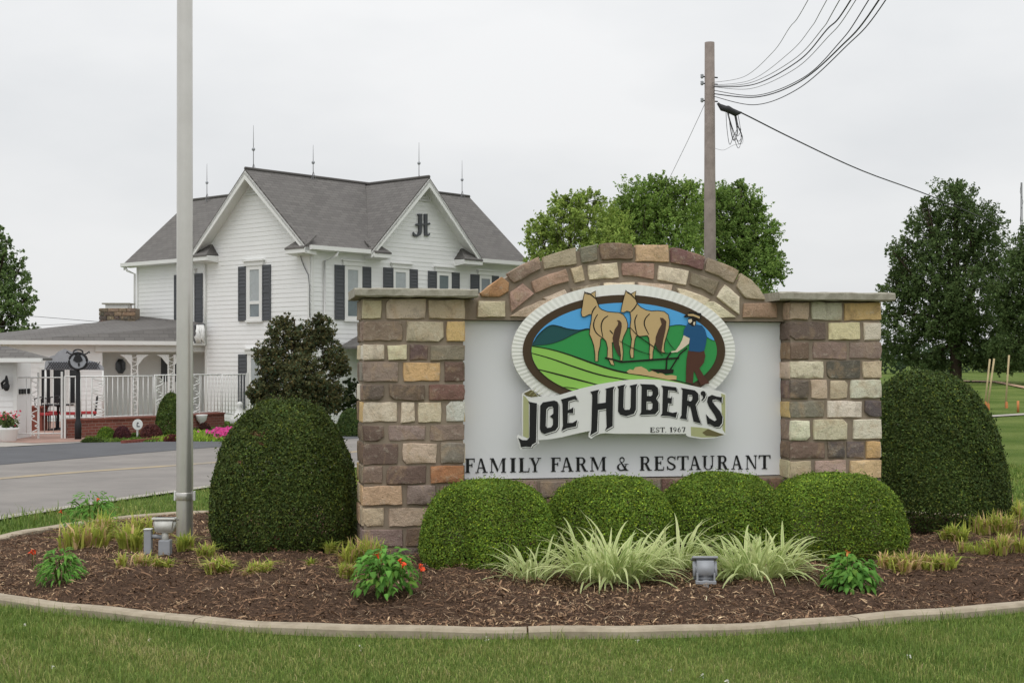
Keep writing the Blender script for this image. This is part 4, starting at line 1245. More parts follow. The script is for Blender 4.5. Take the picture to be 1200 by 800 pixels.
for nm, (p0, p1) in (('inner_wall', ((.05, .05), (9.95, 5.43))), ('inner_wall', ((.92, 5.43), (6.1, 10.78)))):
    bm = bmesh.new()
    q = [H(p0[0], p0[1], -.2), H(p1[0], p0[1], -.2), H(p1[0], p1[1], -.2), H(p0[0], p1[1], -.2)]
    lo = [bm.verts.new(c) for c in q]; hi = [bm.verts.new(c + Vector((0, 0, 5.75))) for c in q]
    bm.faces.new(lo[::-1]); bm.faces.new(hi)
    for i in range(4): bm.faces.new((lo[i], lo[(i + 1) % 4], hi[(i + 1) % 4], hi[i]))
    put(nm, mesh_bm(bm), M['siding'], house)

def slope(pts, name='roof', thick=0.07, parent=None, material='shingle'):
    """one roof plane from its outline (3D points), with shingle UVs in metres"""
    P = [Vector(p) for p in pts]
    n = (P[1] - P[0]).cross(P[2] - P[0]).normalized()
    if n.z < 0:
        P = P[::-1]; n = -n
    hdir = Vector((0, 0, 1)).cross(n)
    hdir = hdir.normalized() if hdir.length > 1e-6 else Vector((1, 0, 0))
    vdir = n.cross(hdir)
    bm = bmesh.new()
    uvl = bm.loops.layers.uv.new('UVMap')
    top = [bm.verts.new(p) for p in P]; bot = [bm.verts.new(p - Vector((0, 0, thick))) for p in P]
    bm.faces.new(top); bm.faces.new(bot[::-1])
    m_ = len(P)
    for i in range(m_): bm.faces.new((top[i], bot[i], bot[(i + 1) % m_], top[(i + 1) % m_]))
    for f_ in bm.faces:
        for l in f_.loops: l[uvl].uv = (l.vert.co.dot(hdir), l.vert.co.dot(vdir))
    me = mesh_bm(bm)
    return put(name, me, M[material], parent or house)
ZR = ZE + SL * 3.04
slope([H(-.45, -.3, ZE), H(2.22, -.3, ZE), H(4.88, 2.74, ZR), H(-.45, 2.74, ZR)])
slope([H(7.54, -.3, ZE), H(10.25, -.3, ZE), H(10.25, 2.74, ZR), H(4.88, 2.74, ZR)])
slope([H(-.45, 5.78, ZE), H(.55, 5.78, ZE), H(3.5, 2.83, ZR - .08), H(3.5, 2.74, ZR), H(-.45, 2.74, ZR)])
slope([H(3.5, 2.74, ZR), H(10.25, 2.74, ZR), H(10.25, 5.78, ZE), H(3.5, 5.78, ZE)])
ZG = ZE + ZB * 2.66
slope([H(4.88, -.45, ZG), H(4.88, 2.74, ZG), H(2.22, -.3, ZE), H(2.22, -.45, ZE)])
slope([H(4.88, -.45, ZG), H(4.88, 2.74, ZG), H(7.54, -.3, ZE), H(7.54, -.45, ZE)])
slope([H(.55, 5.78, ZE), H(.55, 11.22, ZE), H(3.5, 11.22, ZR - .08), H(3.5, 2.83, ZR - .08)])
slope([H(6.45, 5.78, ZE), H(6.45, 11.22, ZE), H(3.5, 11.22, ZR - .08), H(3.5, 5.0, ZR - .08)])
# ridge caps
for a, b in ((H(-.45, 2.74, ZR + .015), H(10.25, 2.74, ZR + .015)), (H(4.88, -.45, ZG + .015), H(4.88, 2.74, ZG + .015)), (H(3.5, 2.9, ZR - .065), H(3.5, 11.22, ZR - .065))):
    otube('ridge_cap', [a, b], 0.06, M['shingle'], house, 6)
def prism_pts(name, pts, ext, material, parent):
    bm = bmesh.new()
    a = [bm.verts.new(Vector(p)) for p in pts]; b = [bm.verts.new(Vector(p) + ext) for p in pts]
    bm.faces.new(a); bm.faces.new(b[::-1])
    n = len(pts)
    for i in range(n): bm.faces.new((a[i], a[(i + 1) % n], b[(i + 1) % n], b[i]))
    return put(name, mesh_bm(bm), material, parent)
def rake(plane_pt, ext, e, ap):
    """white barge board and soffit under a sloping roof edge"""
    (s0, z0), (s1, z1) = e, ap
    prism_pts('rake_board', [plane_pt(s0, z0 - .07), plane_pt(s1, z1 - .07), plane_pt(s1, z1 - .34), plane_pt(s0, z0 - .26)], ext * .06, M['trim'], house)
    prism_pts('soffit', [plane_pt(s0, z0 - .075), plane_pt(s1, z1 - .075), plane_pt(s1, z1 - .19), plane_pt(s0, z0 - .17)], ext * .46, M['trim'], house)
rake(lambda s, z: H(-.47, s, z), UB, (-.3, ZE), (2.74, ZR))
rake(lambda s, z: H(-.47, s, z), UB, (5.78, ZE), (2.74, ZR))
rake(lambda s, z: H(s, -.47, z), UA, (2.22, ZE), (4.88, ZG))
rake(lambda s, z: H(s, -.47, z), UA, (7.54, ZE), (4.88, ZG))
rake(lambda s, z: H(s, 11.24, z), -UA, (.55, ZE), (3.5, ZR - .08))
rake(lambda s, z: H(10.27, s, z), -UB, (-.3, ZE), (2.74, ZR))
def bar(name, a, b, w, h, material, parent, out):
    """a horizontal board or gutter from a to b, h deep and w out along out"""
    return prism_pts(name, [a, a + out * w, a + out * w - Vector((0, 0, h)), a + out * w * .45 - Vector((0, 0, h * 1.15)), a - Vector((0, 0, h * 1.15))], b - a, material, parent)
bar('gutter', H(-.30, -.3, ZE), H(2.95, -.3, ZE), .13, .13, M['trim'], house, -UA)
bar('gutter', H(6.75, -.3, ZE), H(10.25, -.3, ZE), .13, .13, M['trim'], house, -UA)
bar('gutter', H(.55, 5.75, ZE), H(.55, 11.25, ZE), .13, .13, M['trim'], house, -UB)
bar('soffit', H(-.0, -.005, ZE - .1), H(2.9, -.005, ZE - .1), .32, .05, M['trim'], house, -UA)
bar('soffit', H(7.2, -.005, ZE - .1), H(10.2, -.005, ZE - .1), .32, .05, M['trim'], house, -UA)
bar('soffit', H(.845, 5.5, ZE - .1), H(.845, 11.2, ZE - .1), .32, .05, M['trim'], house, -UB)
# cornice returns at the feet of both gables
def cornice(o, along, out, L):
    a0, a1 = o, o + along * L
    prism_pts('cornice_return', [a0, a0 + out * .50, a0 + out * .50 - Vector((0, 0, .16)), a0 - Vector((0, 0, .22))], along * L, M['trim'], house)
    slope([a0 + out * .52 + Vector((0, 0, .02)), a1 + out * .52 + Vector((0, 0, .02)), a1 - along * .35 + Vector((0, 0, .42)), a0 + Vector((0, 0, .42))], 'return_roof', .05)
    bm = bmesh.new()
    vs = [bm.verts.new(c) for c in (a1 + out * .52 + Vector((0, 0, .02)), a1 + Vector((0, 0, .02)), a1 - along * .35 + Vector((0, 0, .42)))]
    bm.faces.new(vs)
    put('return_roof', mesh_bm(bm), M['shingle'], house)
cornice(H(-.005, -.30, ZE - .08), UA, -UB, 0.95)
cornice(H(-.005, 5.78, ZE - .08), -UA, -UB, 1.05)
cornice(H(2.30, -.005, ZE - .08), UB, -UA, 0.75)
cornice(H(7.50, -.005, ZE - .08), -UB, -UA, 0.95)
# corner boards, downpipes, gable louvres
bm = bmesh.new(); add_poly(bm, [[(0, -.2), (.11, -.2), (.11, 5.4), (0, 5.4)]], PA_.fr, 0, .032); put('corner_board', mesh_bm(bm), M['trim'], house)
bm = bmesh.new(); add_poly(bm, [[(5.37, -.2), (5.48, -.2), (5.48, 5.4), (5.37, 5.4)]], PA_.fr, 0, .032); put('corner_board', mesh_bm(bm), M['trim'], house)
bm = bmesh.new(); add_poly(bm, [[(0.034, -.2), (.12, -.2), (.12, 5.4), (0.034, 5.4)]], PB_.fr, 0, .032); put('corner_board', mesh_bm(bm), M['trim'], house)
bm = bmesh.new(); add_poly(bm, [[(10.7, 2.6), (10.8, 2.6), (10.8, 5.4), (10.7, 5.4)]], PW_.fr, 0, .032); put('corner_board', mesh_bm(bm), M['trim'], house)
def pipe(pts): otube('downpipe', pts, .04, M['trim'], house, 8)
s_ = PB_.px(378.5, 400)[0]
pipe([PB_.fr(PB_.px(388, 300)[0], 5.37, .36), PB_.fr(PB_.px(386, 300)[0], 5.22, .33), PB_.fr(s_, 5.05, .07), PB_.fr(s_, -.1, .07)])
pipe([PW_.fr(11.1, 5.37, .33), PW_.fr(11.0, 5.22, .3), PW_.fr(10.84, 5.1, .08), PW_.fr(10.84, 2.7, .08)])
pipe([PW_.fr(5.75, 5.37, .33), PA_.fr(5.42, 5.15, .08), PA_.fr(5.42, 2.4, .08)])
otube('service_cable', [PA_.fr(PA_.px(x, y)[0], PA_.px(x, y)[1], .05) for x, y in ((353, 296), (354.5, 304), (358, 313), (362.5, 322), (364, 334), (364, 352), (364.5, 372))], .016, M['wire_pale'], house, 5)
for (pl, c, zt, w) in ((PA_, 2.74, 7.72, .52), (PB_, 4.88, 7.72, .5)):
    for i in range(5):
        z = zt - i * .095
        hw = w * (i + 1) / 5
        bm = bmesh.new()
        v = [bm.verts.new(pl.fr(*p)) for p in ((c - hw, z, .075), (c + hw, z, .075), (c + hw, z + .075, .026), (c - hw, z + .075, .026))]
        bm.faces.new(v)
        put('louvre_slat', mesh_bm(bm), M['trim'], house)

def window(pl, fx, pane, rail, shut, head=True):
    """fx = (x0, x1, ytop, ybottom) of the frame in the photo; pane x range; shut = list of (x0, x1)"""
    x0, x1, yt, yb = fx
    a0, zt = pl.px(x0, yt); a1, zt2 = pl.px(x1, yt)
    zb = pl.px((x0 + x1) / 2, yb)[1]
    p0, p1 = pl.px(pane[0], yt)[0], pl.px(pane[1], yt)[0]
    if a0 > a1: a0, a1 = a1, a0
    if p0 > p1: p0, p1 = p1, p0
    zpt, zpb = zt - .13, zb + .11
    zr = zpb + (zpt - zpb) * rail
    bm = bmesh.new()
    for q in ([(a0, zb), (p0, zb), (p0, zt), (a0, zt)], [(p1, zb), (a1, zb), (a1, zt), (p1, zt)], [(p0, zpt), (p1, zpt), (p1, zt), (p0, zt)], [(p0, zb), (p1, zb), (p1, zpb), (p0, zpb)], [(p0, zr - .05), (p1, zr - .05), (p1, zr + .05), (p0, zr + .05)]):
        add_poly(bm, [q], pl.fr, 0, .055)
    fr_ = put('window', mesh_bm(bm), M['trim'], house)
    bm = bmesh.new(); add_poly(bm, [[(p0, zr + .05), (p1, zr + .05), (p1, zpt), (p0, zpt)]], pl.fr, .026, .034); put('pane', mesh_bm(bm), M['curtain'] if rail < .45 else M['glass'], fr_)
    bm = bmesh.new(); add_poly(bm, [[(p0, zpb), (p1, zpb), (p1, zr - .05), (p0, zr - .05)]], pl.fr, .024, .030); put('pane', mesh_bm(bm), M['glass'], fr_)
    bm = bmesh.new(); add_poly(bm, [[(a0 - .03, zb - .07), (a1 + .03, zb - .07), (a1 + .03, zb - .003), (a0 - .03, zb - .003)]], pl.fr, .0, .09); put('sill', mesh_bm(bm), M['trim'], fr_)
    if head:
        bm = bmesh.new(); add_poly(bm, [[(a0 - .09, zt + .003), (a1 + .09, zt + .003), (a1 + .09, zt + .14), (a0 - .09, zt + .14)]], pl.fr, .0, .085)
        add_poly(bm, [[(a0 - .14, zt + .143), (a1 + .14, zt + .143), (a1 + .14, zt + .19), (a0 - .14, zt + .19)]], pl.fr, .0, .13); put('head_moulding', mesh_bm(bm), M['trim'], fr_)
    for s0, s1 in shut:
        b0, b1 = sorted((pl.px(s0, yt)[0], pl.px(s1, yt)[0]))
        bm = bmesh.new()
        zs0, zs1 = zb - .02, zt + .0
        add_poly(bm, [[(b0, zs0), (b1, zs0), (b1, zs1), (b0, zs1)]], pl.fr, .012, .045)
        w = .045
        for q in ([(b0, zs0), (b0 + w, zs0), (b0 + w, zs1), (b0, zs1)], [(b1 - w, zs0), (b1, zs0), (b1, zs1), (b1 - w, zs1)], [(b0 + w, zs1 - .09), (b1 - w, zs1 - .09), (b1 - w, zs1), (b0 + w, zs1)], [(b0 + w, zs0), (b1 - w, zs0), (b1 - w, zs0 + .09), (b0 + w, zs0 + .09)], [(b0 + w, zs0 + (zs1 - zs0) * .5), (b1 - w, zs0 + (zs1 - zs0) * .5), (b1 - w, zs0 + (zs1 - zs0) * .5 + .09), (b0 + w, zs0 + (zs1 - zs0) * .5 + .09)]):
            add_poly(bm, [q], pl.fr, .046, .058)
        k = 14
        for i in range(k):
            zz_ = zs0 + .1 + (zs1 - zs0 - .2) * i / k
            if abs(zz_ - (zs0 + (zs1 - zs0) * .5)) < .13: continue
            v = [bm.verts.new(pl.fr(*p)) for p in ((b0 + w, zz_, .056), (b1 - w, zz_, .056), (b1 - w, zz_ + .07, .047), (b0 + w, zz_ + .07, .047))]
            bm.faces.new(v)
        put('shutter', mesh_bm(bm), M['shutter'], house)
window(PA_, (290, 308.3, 312, 375), (294, 305), .30, [(280.5, 289.8), (308.8, 318)])
window(PA_, (291, 309, 415, 479), (295.5, 305.5), .40, [(280.5, 290.5), (309.5, 318.5)])
window(PW_, (211, 228.5, 322, 379), (214.5, 225.5), .45, [(205.3, 210.5), (229.5, 238)])
window(PB_, (403, 423.3, 311, 374.5), (406.5, 418.5), .38, [(391.6, 402.5), (423.8, 433.8)])
window(PB_, (460, 478.5, 314, 372), (462.5, 474.5), .38, [(448.7, 459.5), (479, 488.5)])
window(PB_, (511, 528, 318, 371), (513.8, 524.5), .5, [(501, 510.6), (528.5, 537.5)])
window(PB_, (561, 575, 322, 370), (563, 573), .5, [(551, 560.5), (575.5, 583.5)])
window(PB_, (462, 480, 418, 474), (465, 477), .45, [(451, 461.5), (480.5, 490)])
window(PB_, (540, 556, 418, 470), (543, 553), .45, [(530, 539.5), (556.5, 565)])
# monogram on the right-hand gable
def mg(x, y): return PB_.px(475 + x / 17.78, 240 + y / 17.78)
def flatB(name, polys, d0, m):
    bm = bmesh.new()
    for i, p in enumerate(polys): add_poly(bm, [[mg(*q) for q in p]], PB_.fr, d0, d0 + .05 + i * .004)
    return put(name, mesh_bm(bm), m, house)
flatB('monogram', [[(230, 192), (322, 192), (316, 560), (296, 622), (225, 668), (150, 655), (130, 600), (140, 566), (162, 600), (205, 628), (242, 600), (256, 500), (254, 222), (232, 212)],
                   [(366, 192), (430, 192), (428, 596), (446, 622), (486, 592), (470, 640), (440, 655), (380, 644), (372, 600)],
                   [(186, 418), (205, 396), (245, 405), (330, 402), (430, 388), (474, 376), (490, 400), (474, 420), (430, 416), (330, 428), (245, 440), (205, 440)]], .03, M['shutter'])
# lightning rods along the ridges
for (x, yb, yt, Yd) in ((242.5, 233, 192, 55), (297, 199, 147, 47.8), (367, 208, 170, 49.5), (491, 212, 167, 49.9), (541.5, 230, 188, 54.6)):
    b, t = at(x, yb, Yd), at(x, yt, Yd)
    bm = bmesh.new()
    add_tube(bm, [b - Vector((0, 0, .15)), b + (t - b) * .55, t], [.016, .012, .005], 6)
    for k in range(3):
        a = k * 2.094
        add_tube(bm, [b + Vector((.11 * math.cos(a), .11 * math.sin(a), -.1)), b + Vector((0, 0, .22))], .008, 4)
    r_ = put('lightning_rod', mesh_bm(bm), M['wire_pale'], house)
    zc = b + (t - b) * .46
    olathe('ball', (zc.x, zc.y, zc.z - .06), [(.01, 0), (.045, .02), (.06, .06), (.045, .10), (.01, .12)], M['lamp_grey'], r_, 10)

# small porch on the right-hand side
ps0, pz1 = PB_.px(396.5, 408)
pl_x0, pl_x1 = ps0, 8.5
slope([H(pl_x0, -1.9, 2.32), H(pl_x1, -1.9, 2.32), H(pl_x1 - 1.2, -.03, 3.0), H(pl_x0 + 1.5, -.03, 3.0)], 'porch_roof', .07)
slope([H(pl_x0, -1.9, 2.32), H(pl_x0 + 1.5, -.03, 3.0), H(pl_x0, -.03, 2.32)], 'porch_roof', .07)
bar('porch_gutter', H(pl_x0 - .05, -1.9, 2.30), H(pl_x1, -1.9, 2.30), .12, .13, M['trim'], house, -UA)
bar('porch_beam', H(pl_x0 + .1, -1.65, 2.14), H(pl_x1, -1.65, 2.14), .14, .2, M['trim'], house, -UA)
for i in range(4):
    c = H(pl_x0 + .2 + i * 2.2, -1.72, -.15)
    obox('porch_column', (-.07, -.07, 0), (.07, .07, 2.1), M['trim'], house, Matrix.Translation(c))

# ---- porch wing on the left
EV = Vector((6.1, 2.5, 0)).normalized()                 # along its eave
EN = Vector((-EV.y, EV.x, 0))                           # back
E1 = at(240, 400, 49.6)
zeP = E1.z
def PW2(s, back, z): return Vector((E1.x, E1.y, 0)) + EV * s + EN * back + Vector((0, 0, z))
Bc = PW2(-7.0, 0, zeP)
Atop = at(161, 370, 53.6)
slope([PW2(0, 0, zeP), PW2(-7.05, 0, zeP), at(118, 377.2, 52.3), Atop, at(240, 378.5, 50.2)], 'porch_roof', .07)
slope([PW2(-7.05, 0, zeP), PW2(-9.0, 3.5, zeP), at(118, 377.2, 52.3)], 'porch_roof', .07)
slope([PW2(-7.0, .02, zeP), PW2(-11.5, .02, zeP), PW2(-10.0, 3.0, zeP + .5), PW2(-8.4, 3.0, zeP + .5)], 'porch_roof', .07)
bar('porch_gutter', PW2(0.0, 0, zeP), PW2(-11.5, 0, zeP), .13, .13, M['trim'], house, -EN)
bar('porch_beam', PW2(0.2, .3, zeP - .13), PW2(-3.6, .3, zeP - .13), .14, .22, M['trim'], house, -EN)
PP = Plane(PW2(0, .3, 0), EV, -EN)
PQ = Plane(PW2(0, 1.6, 0), EV, -EN)
xr = PP.px(120, 450)[0]
def siding2(plane, a0, a1, z0, z1):
    bm = bmesh.new()
    n = int((z1 - z0) / .15); h = (z1 - z0) / n
    for i in range(n):
        a, b = z0 + i * h, z0 + (i + 1) * h
        v = [bm.verts.new(plane.fr(*p)) for p in ((a0, a, .015), (a1, a, .015), (a1, b, .004), (a0, b, .004), (a0, a, 0), (a1, a, 0))]
        bm.faces.new((v[0], v[1], v[2], v[3])); bm.faces.new((v[4], v[5], v[1], v[0]))
    return put('porch_wall', mesh_bm(bm), M['siding'], house)
siding2(PP, -11, xr, -.2, zeP - .12)
siding2(PQ, xr - .1, 1.2, -.2, zeP - .12)
side = Plane(PP.fr(xr, 0, 0), EN, EV)
siding2(side, 0.02, 1.3, -.2, zeP - .12)
prism_pts('porch_ceiling', [PW2(.5, .1, zeP - .1), PW2(-11, .1, zeP - .1), PW2(-11, 2.4, zeP - .1), PW2(.9, 2.4, zeP - .1)], Vector((0, 0, .03)), M['trim'], house)
def panelP(plane, name, x0, x1, y0, y1, m, d0=.02, d1=.05, parent=None):
    a0, z1_ = plane.px(x0, y0); a1, _ = plane.px(x1, y0); z0_ = plane.px((x0 + x1) / 2, y1)[1]
    bm = bmesh.new(); add_poly(bm, [[(a0, z0_), (a1, z0_), (a1, z1_), (a0, z1_)]], plane.fr, d0, d1)
    return put(name, mesh_bm(bm), m, parent or house)
for x0, x1 in ((48.5, 58.5), (62.5, 75.5), (81.5, 92)):
    f_ = panelP(PP, 'window', x0 - 2.2, x1 + 2.2, 430.5, 474.5, M['trim'], .0, .05)
    panelP(PP, 'pane', x0, x1, 433, 472, M['darkglass'], .05, .062, f_)
bm = bmesh.new()
ca, cz_ = PQ.px(141, 429)
rr = PQ.px(147, 429)[0] - ca
add_poly(bm, [[(ca + rr * 1.05 * math.cos(k * math.pi / 4 + math.pi / 8), cz_ + .27 * math.sin(k * math.pi / 4 + math.pi / 8)) for k in range(8)]], PQ.fr, .02, .07)
put('octagonal_window', mesh_bm(bm), M['darkglass'], house)
for x0, x1 in ((188.5, 196.5), (203.5, 213)): panelP(PQ, 'porch_shutter', x0, x1, 417, 447, M['shutter'], .02, .06)
panelP(PQ, 'porch_door', 197, 203, 417, 470, M['trim'], .02, .05)
def lattice_post(px_, ybot, parent, ytop=415.5, w=.20, plane=PP, brackets=True):
    a = plane.px(px_, 440)[0]
    zt, zb = plane.px(px_, ytop)[1], plane.px(px_, ybot)[1]
    bm = bmesh.new()
    for s in (-1, 1): add_box(bm, (s * w / 2 - .022, -.022, zb), (s * w / 2 + .022, .022, zt), Matrix.Translation(plane.fr(a, 0, .1)) @ Matrix.Rotation(math.atan2(EV.y, EV.x), 4, 'Z'))
    n = max(4, int((zt - zb) / .13))
    for i in range(n):
        z0, z1 = zb + (zt - zb) * i / n, zb + (zt - zb) * (i + 1) / n
        sgn_ = 1 if i % 2 else -1
        add_tube(bm, [plane.fr(a - sgn_ * w / 2, z0, .1), plane.fr(a + sgn_ * w / 4, (z0 + z1) / 2 - .02, .1), plane.fr(a + sgn_ * w / 2, z1, .1)], .017, 5)
    o = put('porch_column', mesh_bm(bm), M['iron_white'], parent)
    if brackets:
        for s in (-1, 1):
            bm = bmesh.new(); add_poly(bm, [[(a + s * w / 2, zt), (a + s * (w / 2 + .38), zt), (a + s * (w / 2 + .22), zt - .10), (a + s * (w / 2 + .06), zt - .30), (a + s * w / 2, zt - .36)]], plane.fr, .08, .12)
            put('bracket', mesh_bm(bm), M['iron_white'], o)
lattice_post(157, 489, house)
lattice_post(200, 489, house)
# stone chimney
ch0, ch1 = at(115.5, 379, 52.4), at(158.5, 379, 52.4)
cw = (ch1.x - ch0.x)
chm = obox('chimney', (ch0.x + .04, 52.45, 2.9), (ch1.x - .04, 53.2, at(0, 361, 52.4).z), M['mortar'], house)
def fr_ch(a, z, d): return Vector((a, 52.44 - d, z))
zb0, zt0 = ch0.z - .35, at(0, 361, 52.4).z
z = zb0
while z < zt0 - .03:
    hgt = min(random.uniform(.13, .19), zt0 - z)
    if zt0 - (z + hgt) < .06: hgt = zt0 - z
    a = ch0.x
    while a < ch1.x - .02:
        w = random.uniform(.18, .42)
        if ch1.x - (a + w) < .14: w = ch1.x - a
        make_stone([(a + .01, z + .008), (a + w - .01, z + .008), (a + w - .01, z + hgt - .008), (a + .01, z + hgt - .008)], -.05, .03, fr_ch, random.choice([(92, 80, 70), (112, 98, 84), (84, 74, 68), (126, 106, 88), (100, 88, 78)]), chm)
        a += w
    z += hgt
obox('chimney_cap', (at(122.5, 0, 52.4).x, 52.5, zt0), (at(149, 0, 52.4).x, 53.1, at(0, 356.5, 52.4).z), M['trim'], house)
obox('chimney_cap', (at(119, 0, 52.4).x, 52.42, at(0, 356.5, 52.4).z + .004), (at(151.5, 0, 52.4).x, 53.2, at(0, 354.8, 52.4).z), M['cap'], house)
# bracketed ornament hanging on the porch corner beside the pole
orn = empty('hanging_ornament', at(234, 392, 49.2), 'crumpled white drape on a dark bracket on the porch roof corner by the farmhouse wall', 'ornament')
bm = bmesh.new()
add_tube(bm, [at(228.5, 402, 49.2), at(228.5, 381, 49.2), at(240, 380, 49.2)], .035, 6)
add_box(bm, at(229.5, 394, 49.3), at(239.5, 380.5, 49.36))
put('bracket', mesh_bm(bm), M['shutter'], orn)
bm = bmesh.new()
for i in range(6):
    x = 231 + i * 1.4
    add_tube(bm, [at(x, 381, 49.15), at(x + random.uniform(-1.5, 1.5), 388, 49.05), at(x + random.uniform(-2, 2), 395, 49.0), at(x + random.uniform(-1.5, 1.5), 402, 49.05)], [.03, .06, .07, .03], 6)
put('drape', mesh_bm(bm, True), M['white'], orn)

# ---- outbuilding at the left edge
og = empty('garden_shed', at(-40, 516, 37.5), 'low white outbuilding with a grey roof and a black wall lantern, at the left edge', 'shed')
sx1 = at(20, 0, 36.6).x
bm = bmesh.new()
for i in range(15):
    z0 = -.2 + i * .147
    v = [bm.verts.new(Vector(p)) for p in ((-22, 36.578, z0), (sx1, 36.578, z0), (sx1, 36.596, z0 + .147), (-22, 36.596, z0 + .147), (-22, 36.6, z0), (sx1, 36.6, z0))]
    bm.faces.new((v[0], v[1], v[2], v[3])); bm.faces.new((v[4], v[5], v[1], v[0]))
put('wall', mesh_bm(bm), M['siding'], og)
obox('inner_wall', (-22, 36.61, -.2), (sx1 - .01, 37.7, 1.98), M['siding'], og)
for k in range(4):
    obox('wall_tile', (sx1 - .01, 36.75 + k * .23, 1.0), (sx1 + .02, 36.89 + k * .23, 1.13), M['iron_black'], og)
zeS = at(0, 419.5, 36.2).z
slope([Vector((-22, 36.1, zeS)), Vector((at(48, 0, 36.1).x, 36.1, zeS)), Vector((at(8, 0, 36.6).x, 36.6, zeS + .30)), Vector((-22, 36.6, zeS + .30))], 'roof', .06, og)
slope([Vector((at(48, 0, 36.1).x, 36.1, zeS)), Vector((at(48, 0, 36.1).x, 37.0, zeS)), Vector((at(8, 0, 36.6).x, 36.6, zeS + .30))], 'roof', .06, og)
bar('gutter', Vector((-22, 36.1, zeS)), Vector((at(50, 0, 36.1).x, 36.1, zeS)), .1, .1, M['trim'], og, Vector((0, -1, 0)))
obox('corner_board', (sx1 - .09, 36.555, -.2), (sx1 + .01, 36.6, zeS - .1), M['trim'], og)
sc = empty('wall_lantern', at(6, 448, 36.5), 'black scrolled lantern on the white shed wall at the left edge', 'lantern')
bm = bmesh.new()
add_tube(bm, [at(3.5, 455, 36.5), at(2, 449, 36.44), at(5, 446, 36.4), at(8.5, 447.5, 36.4), at(9, 452, 36.4)], .035, 6)
add_tube(bm, [at(7.5, 440, 36.42), at(7.5, 447, 36.42)], [.02, .06], 6)
put('bracket', mesh_bm(bm), M['iron_black'], sc)
olathe('lamp_body', at(7.5, 457, 36.4), [(.03, -.02), (.07, .02), (.09, .12), (.05, .17), (.01, .2)], M['iron_black'], sc, 8)

# ---- low brick terrace wall, its white iron fence, the gate
TW = [Vector((-11.42, 37.0, 0)), Vector((-9.75, 39.4, 0)), Vector((-8.55, 42.6, 0))]
tw = empty('brick_wall', (TW[1].x, TW[1].y, gz(TW[1].x, TW[1].y)), 'low red brick terrace wall under the white iron fence', 'wall')
def brick_run(a, b, z0, z1):
    d = (b - a); L = d.length; d.normalize(); n = Vector((-d.y, d.x, 0))
    bm = bmesh.new()
    uvl = bm.loops.layers.uv.new('UVMap')
    q = [(0, z0), (L, z0), (L, z1), (0, z1)]
    fv = [bm.verts.new(a + d * s - n * .12 + Vector((0, 0, z))) for s, z in q]; bv = [bm.verts.new(a + d * s + n * .12 + Vector((0, 0, z))) for s, z in q]
    bm.faces.new(fv); bm.faces.new(bv[::-1])
    for i in range(4): bm.faces.new((fv[i], bv[i], bv[(i + 1) % 4], fv[(i + 1) % 4]))
    for f_ in bm.faces:
        for l in f_.loops: l[uvl].uv = ((l.vert.co - a).dot(d) + (l.vert.co - a).dot(n), l.vert.co.z)
    put('brick_course', mesh_bm(bm), M['brickwall'], tw)
    prism_pts('coping', [a - n * .15 + Vector((0, 0, z1 + .003)), a + n * .15 + Vector((0, 0, z1 + .003)), a + n * .15 + Vector((0, 0, z1 + .05)), a - n * .15 + Vector((0, 0, z1 + .05))], b - a, M['brickred'], tw)
brick_run(TW[0], TW[1], -.4, .30)
brick_run(TW[1] + (TW[2] - TW[1]).normalized() * .004, TW[2], -.4, .30)
fence = empty('iron_fence', (TW[1].x, TW[1].y, .35), 'white iron picket fence with scroll panels along the brick terrace wall', 'fence')
def fence_run(a, b, z0a, z0b, ztop, parent, step=.17, scroll=()):
    d = b - a; L = d.length; d.normalize()
    for zz0, nm, lift in ((None, 'rail', 0.05), (ztop, 'rail', 0)):
        za = z0a + lift if zz0 is None else zz0
        zb_ = z0b + lift if zz0 is None else zz0
        otube(nm, [a + Vector((0, 0, za)), b + Vector((0, 0, zb_))], .017, M['iron_white'], parent, 4)
    n = int(L / step)
    for i in range(n + 1):
        t = i / n
        if any(s0 < t < s1 for s0, s1 in scroll): continue
        p = a + d * L * t
        otube('picket', [p + Vector((0, 0, z0a + (z0b - z0a) * t + .03)), p + Vector((0, 0, ztop))], .011, M['iron_white'], parent, 4)
    for s0, s1 in scroll:
        bm = bmesh.new()
        pa_, pb_ = a + d * L * s0, a + d * L * s1
        zl = z0a + (z0b - z0a) * s0
        for p in (pa_, pb_): add_tube(bm, [p + Vector((0, 0, zl)), p + Vector((0, 0, ztop - .02))], .016, 4)
        k = 6
        for i in range(k):
            za, zb_ = zl + (ztop - zl) * i / k, zl + (ztop - zl) * (i + 1) / k
            pts = []
            for j in range(9):
                an = j / 8 * 2 * math.pi
                pts.append(pa_ + (pb_ - pa_) * (.5 + .45 * math.sin(an) * (1 if i % 2 else -1)) + Vector((0, 0, za + (zb_ - za) * j / 8)))
            add_tube(bm, pts, .014, 4)
        put('scroll_panel', mesh_bm(bm), M['iron_white'], parent)
fence_run(TW[0], TW[1], .33, .33, 1.44, fence, scroll=((.30, .44),))
fence_run(TW[1] + Vector((.03, .03, 0)), TW[2], .33, .33, 1.46, fence, scroll=((.02, .12), (.55, .66)))
fe = at(288, 490, 43.6)
fence_run(TW[2] + Vector((.04, .02, 0)), Vector((fe.x, fe.y, 0)), .30, .15, 1.46, fence, step=.13)
obox('post', (-.035, -.035, 0), (.035, .035, 1.65), M['iron_white'], fence, Matrix.Translation(Vector((fe.x + .05, fe.y, -.15))))
gate = empty('garden_gate', at(48, 514, 36.8), 'white iron garden gate with a lattice panel opening on the brick patio', 'gate')
g0, g1 = at(20.5, 0, 36.7), at(73, 0, 36.9)
g0.z = g1.z = 0
fence_run(g0, g1, -.05, -.05, 1.42, gate, step=.19, scroll=((.30, .47),))
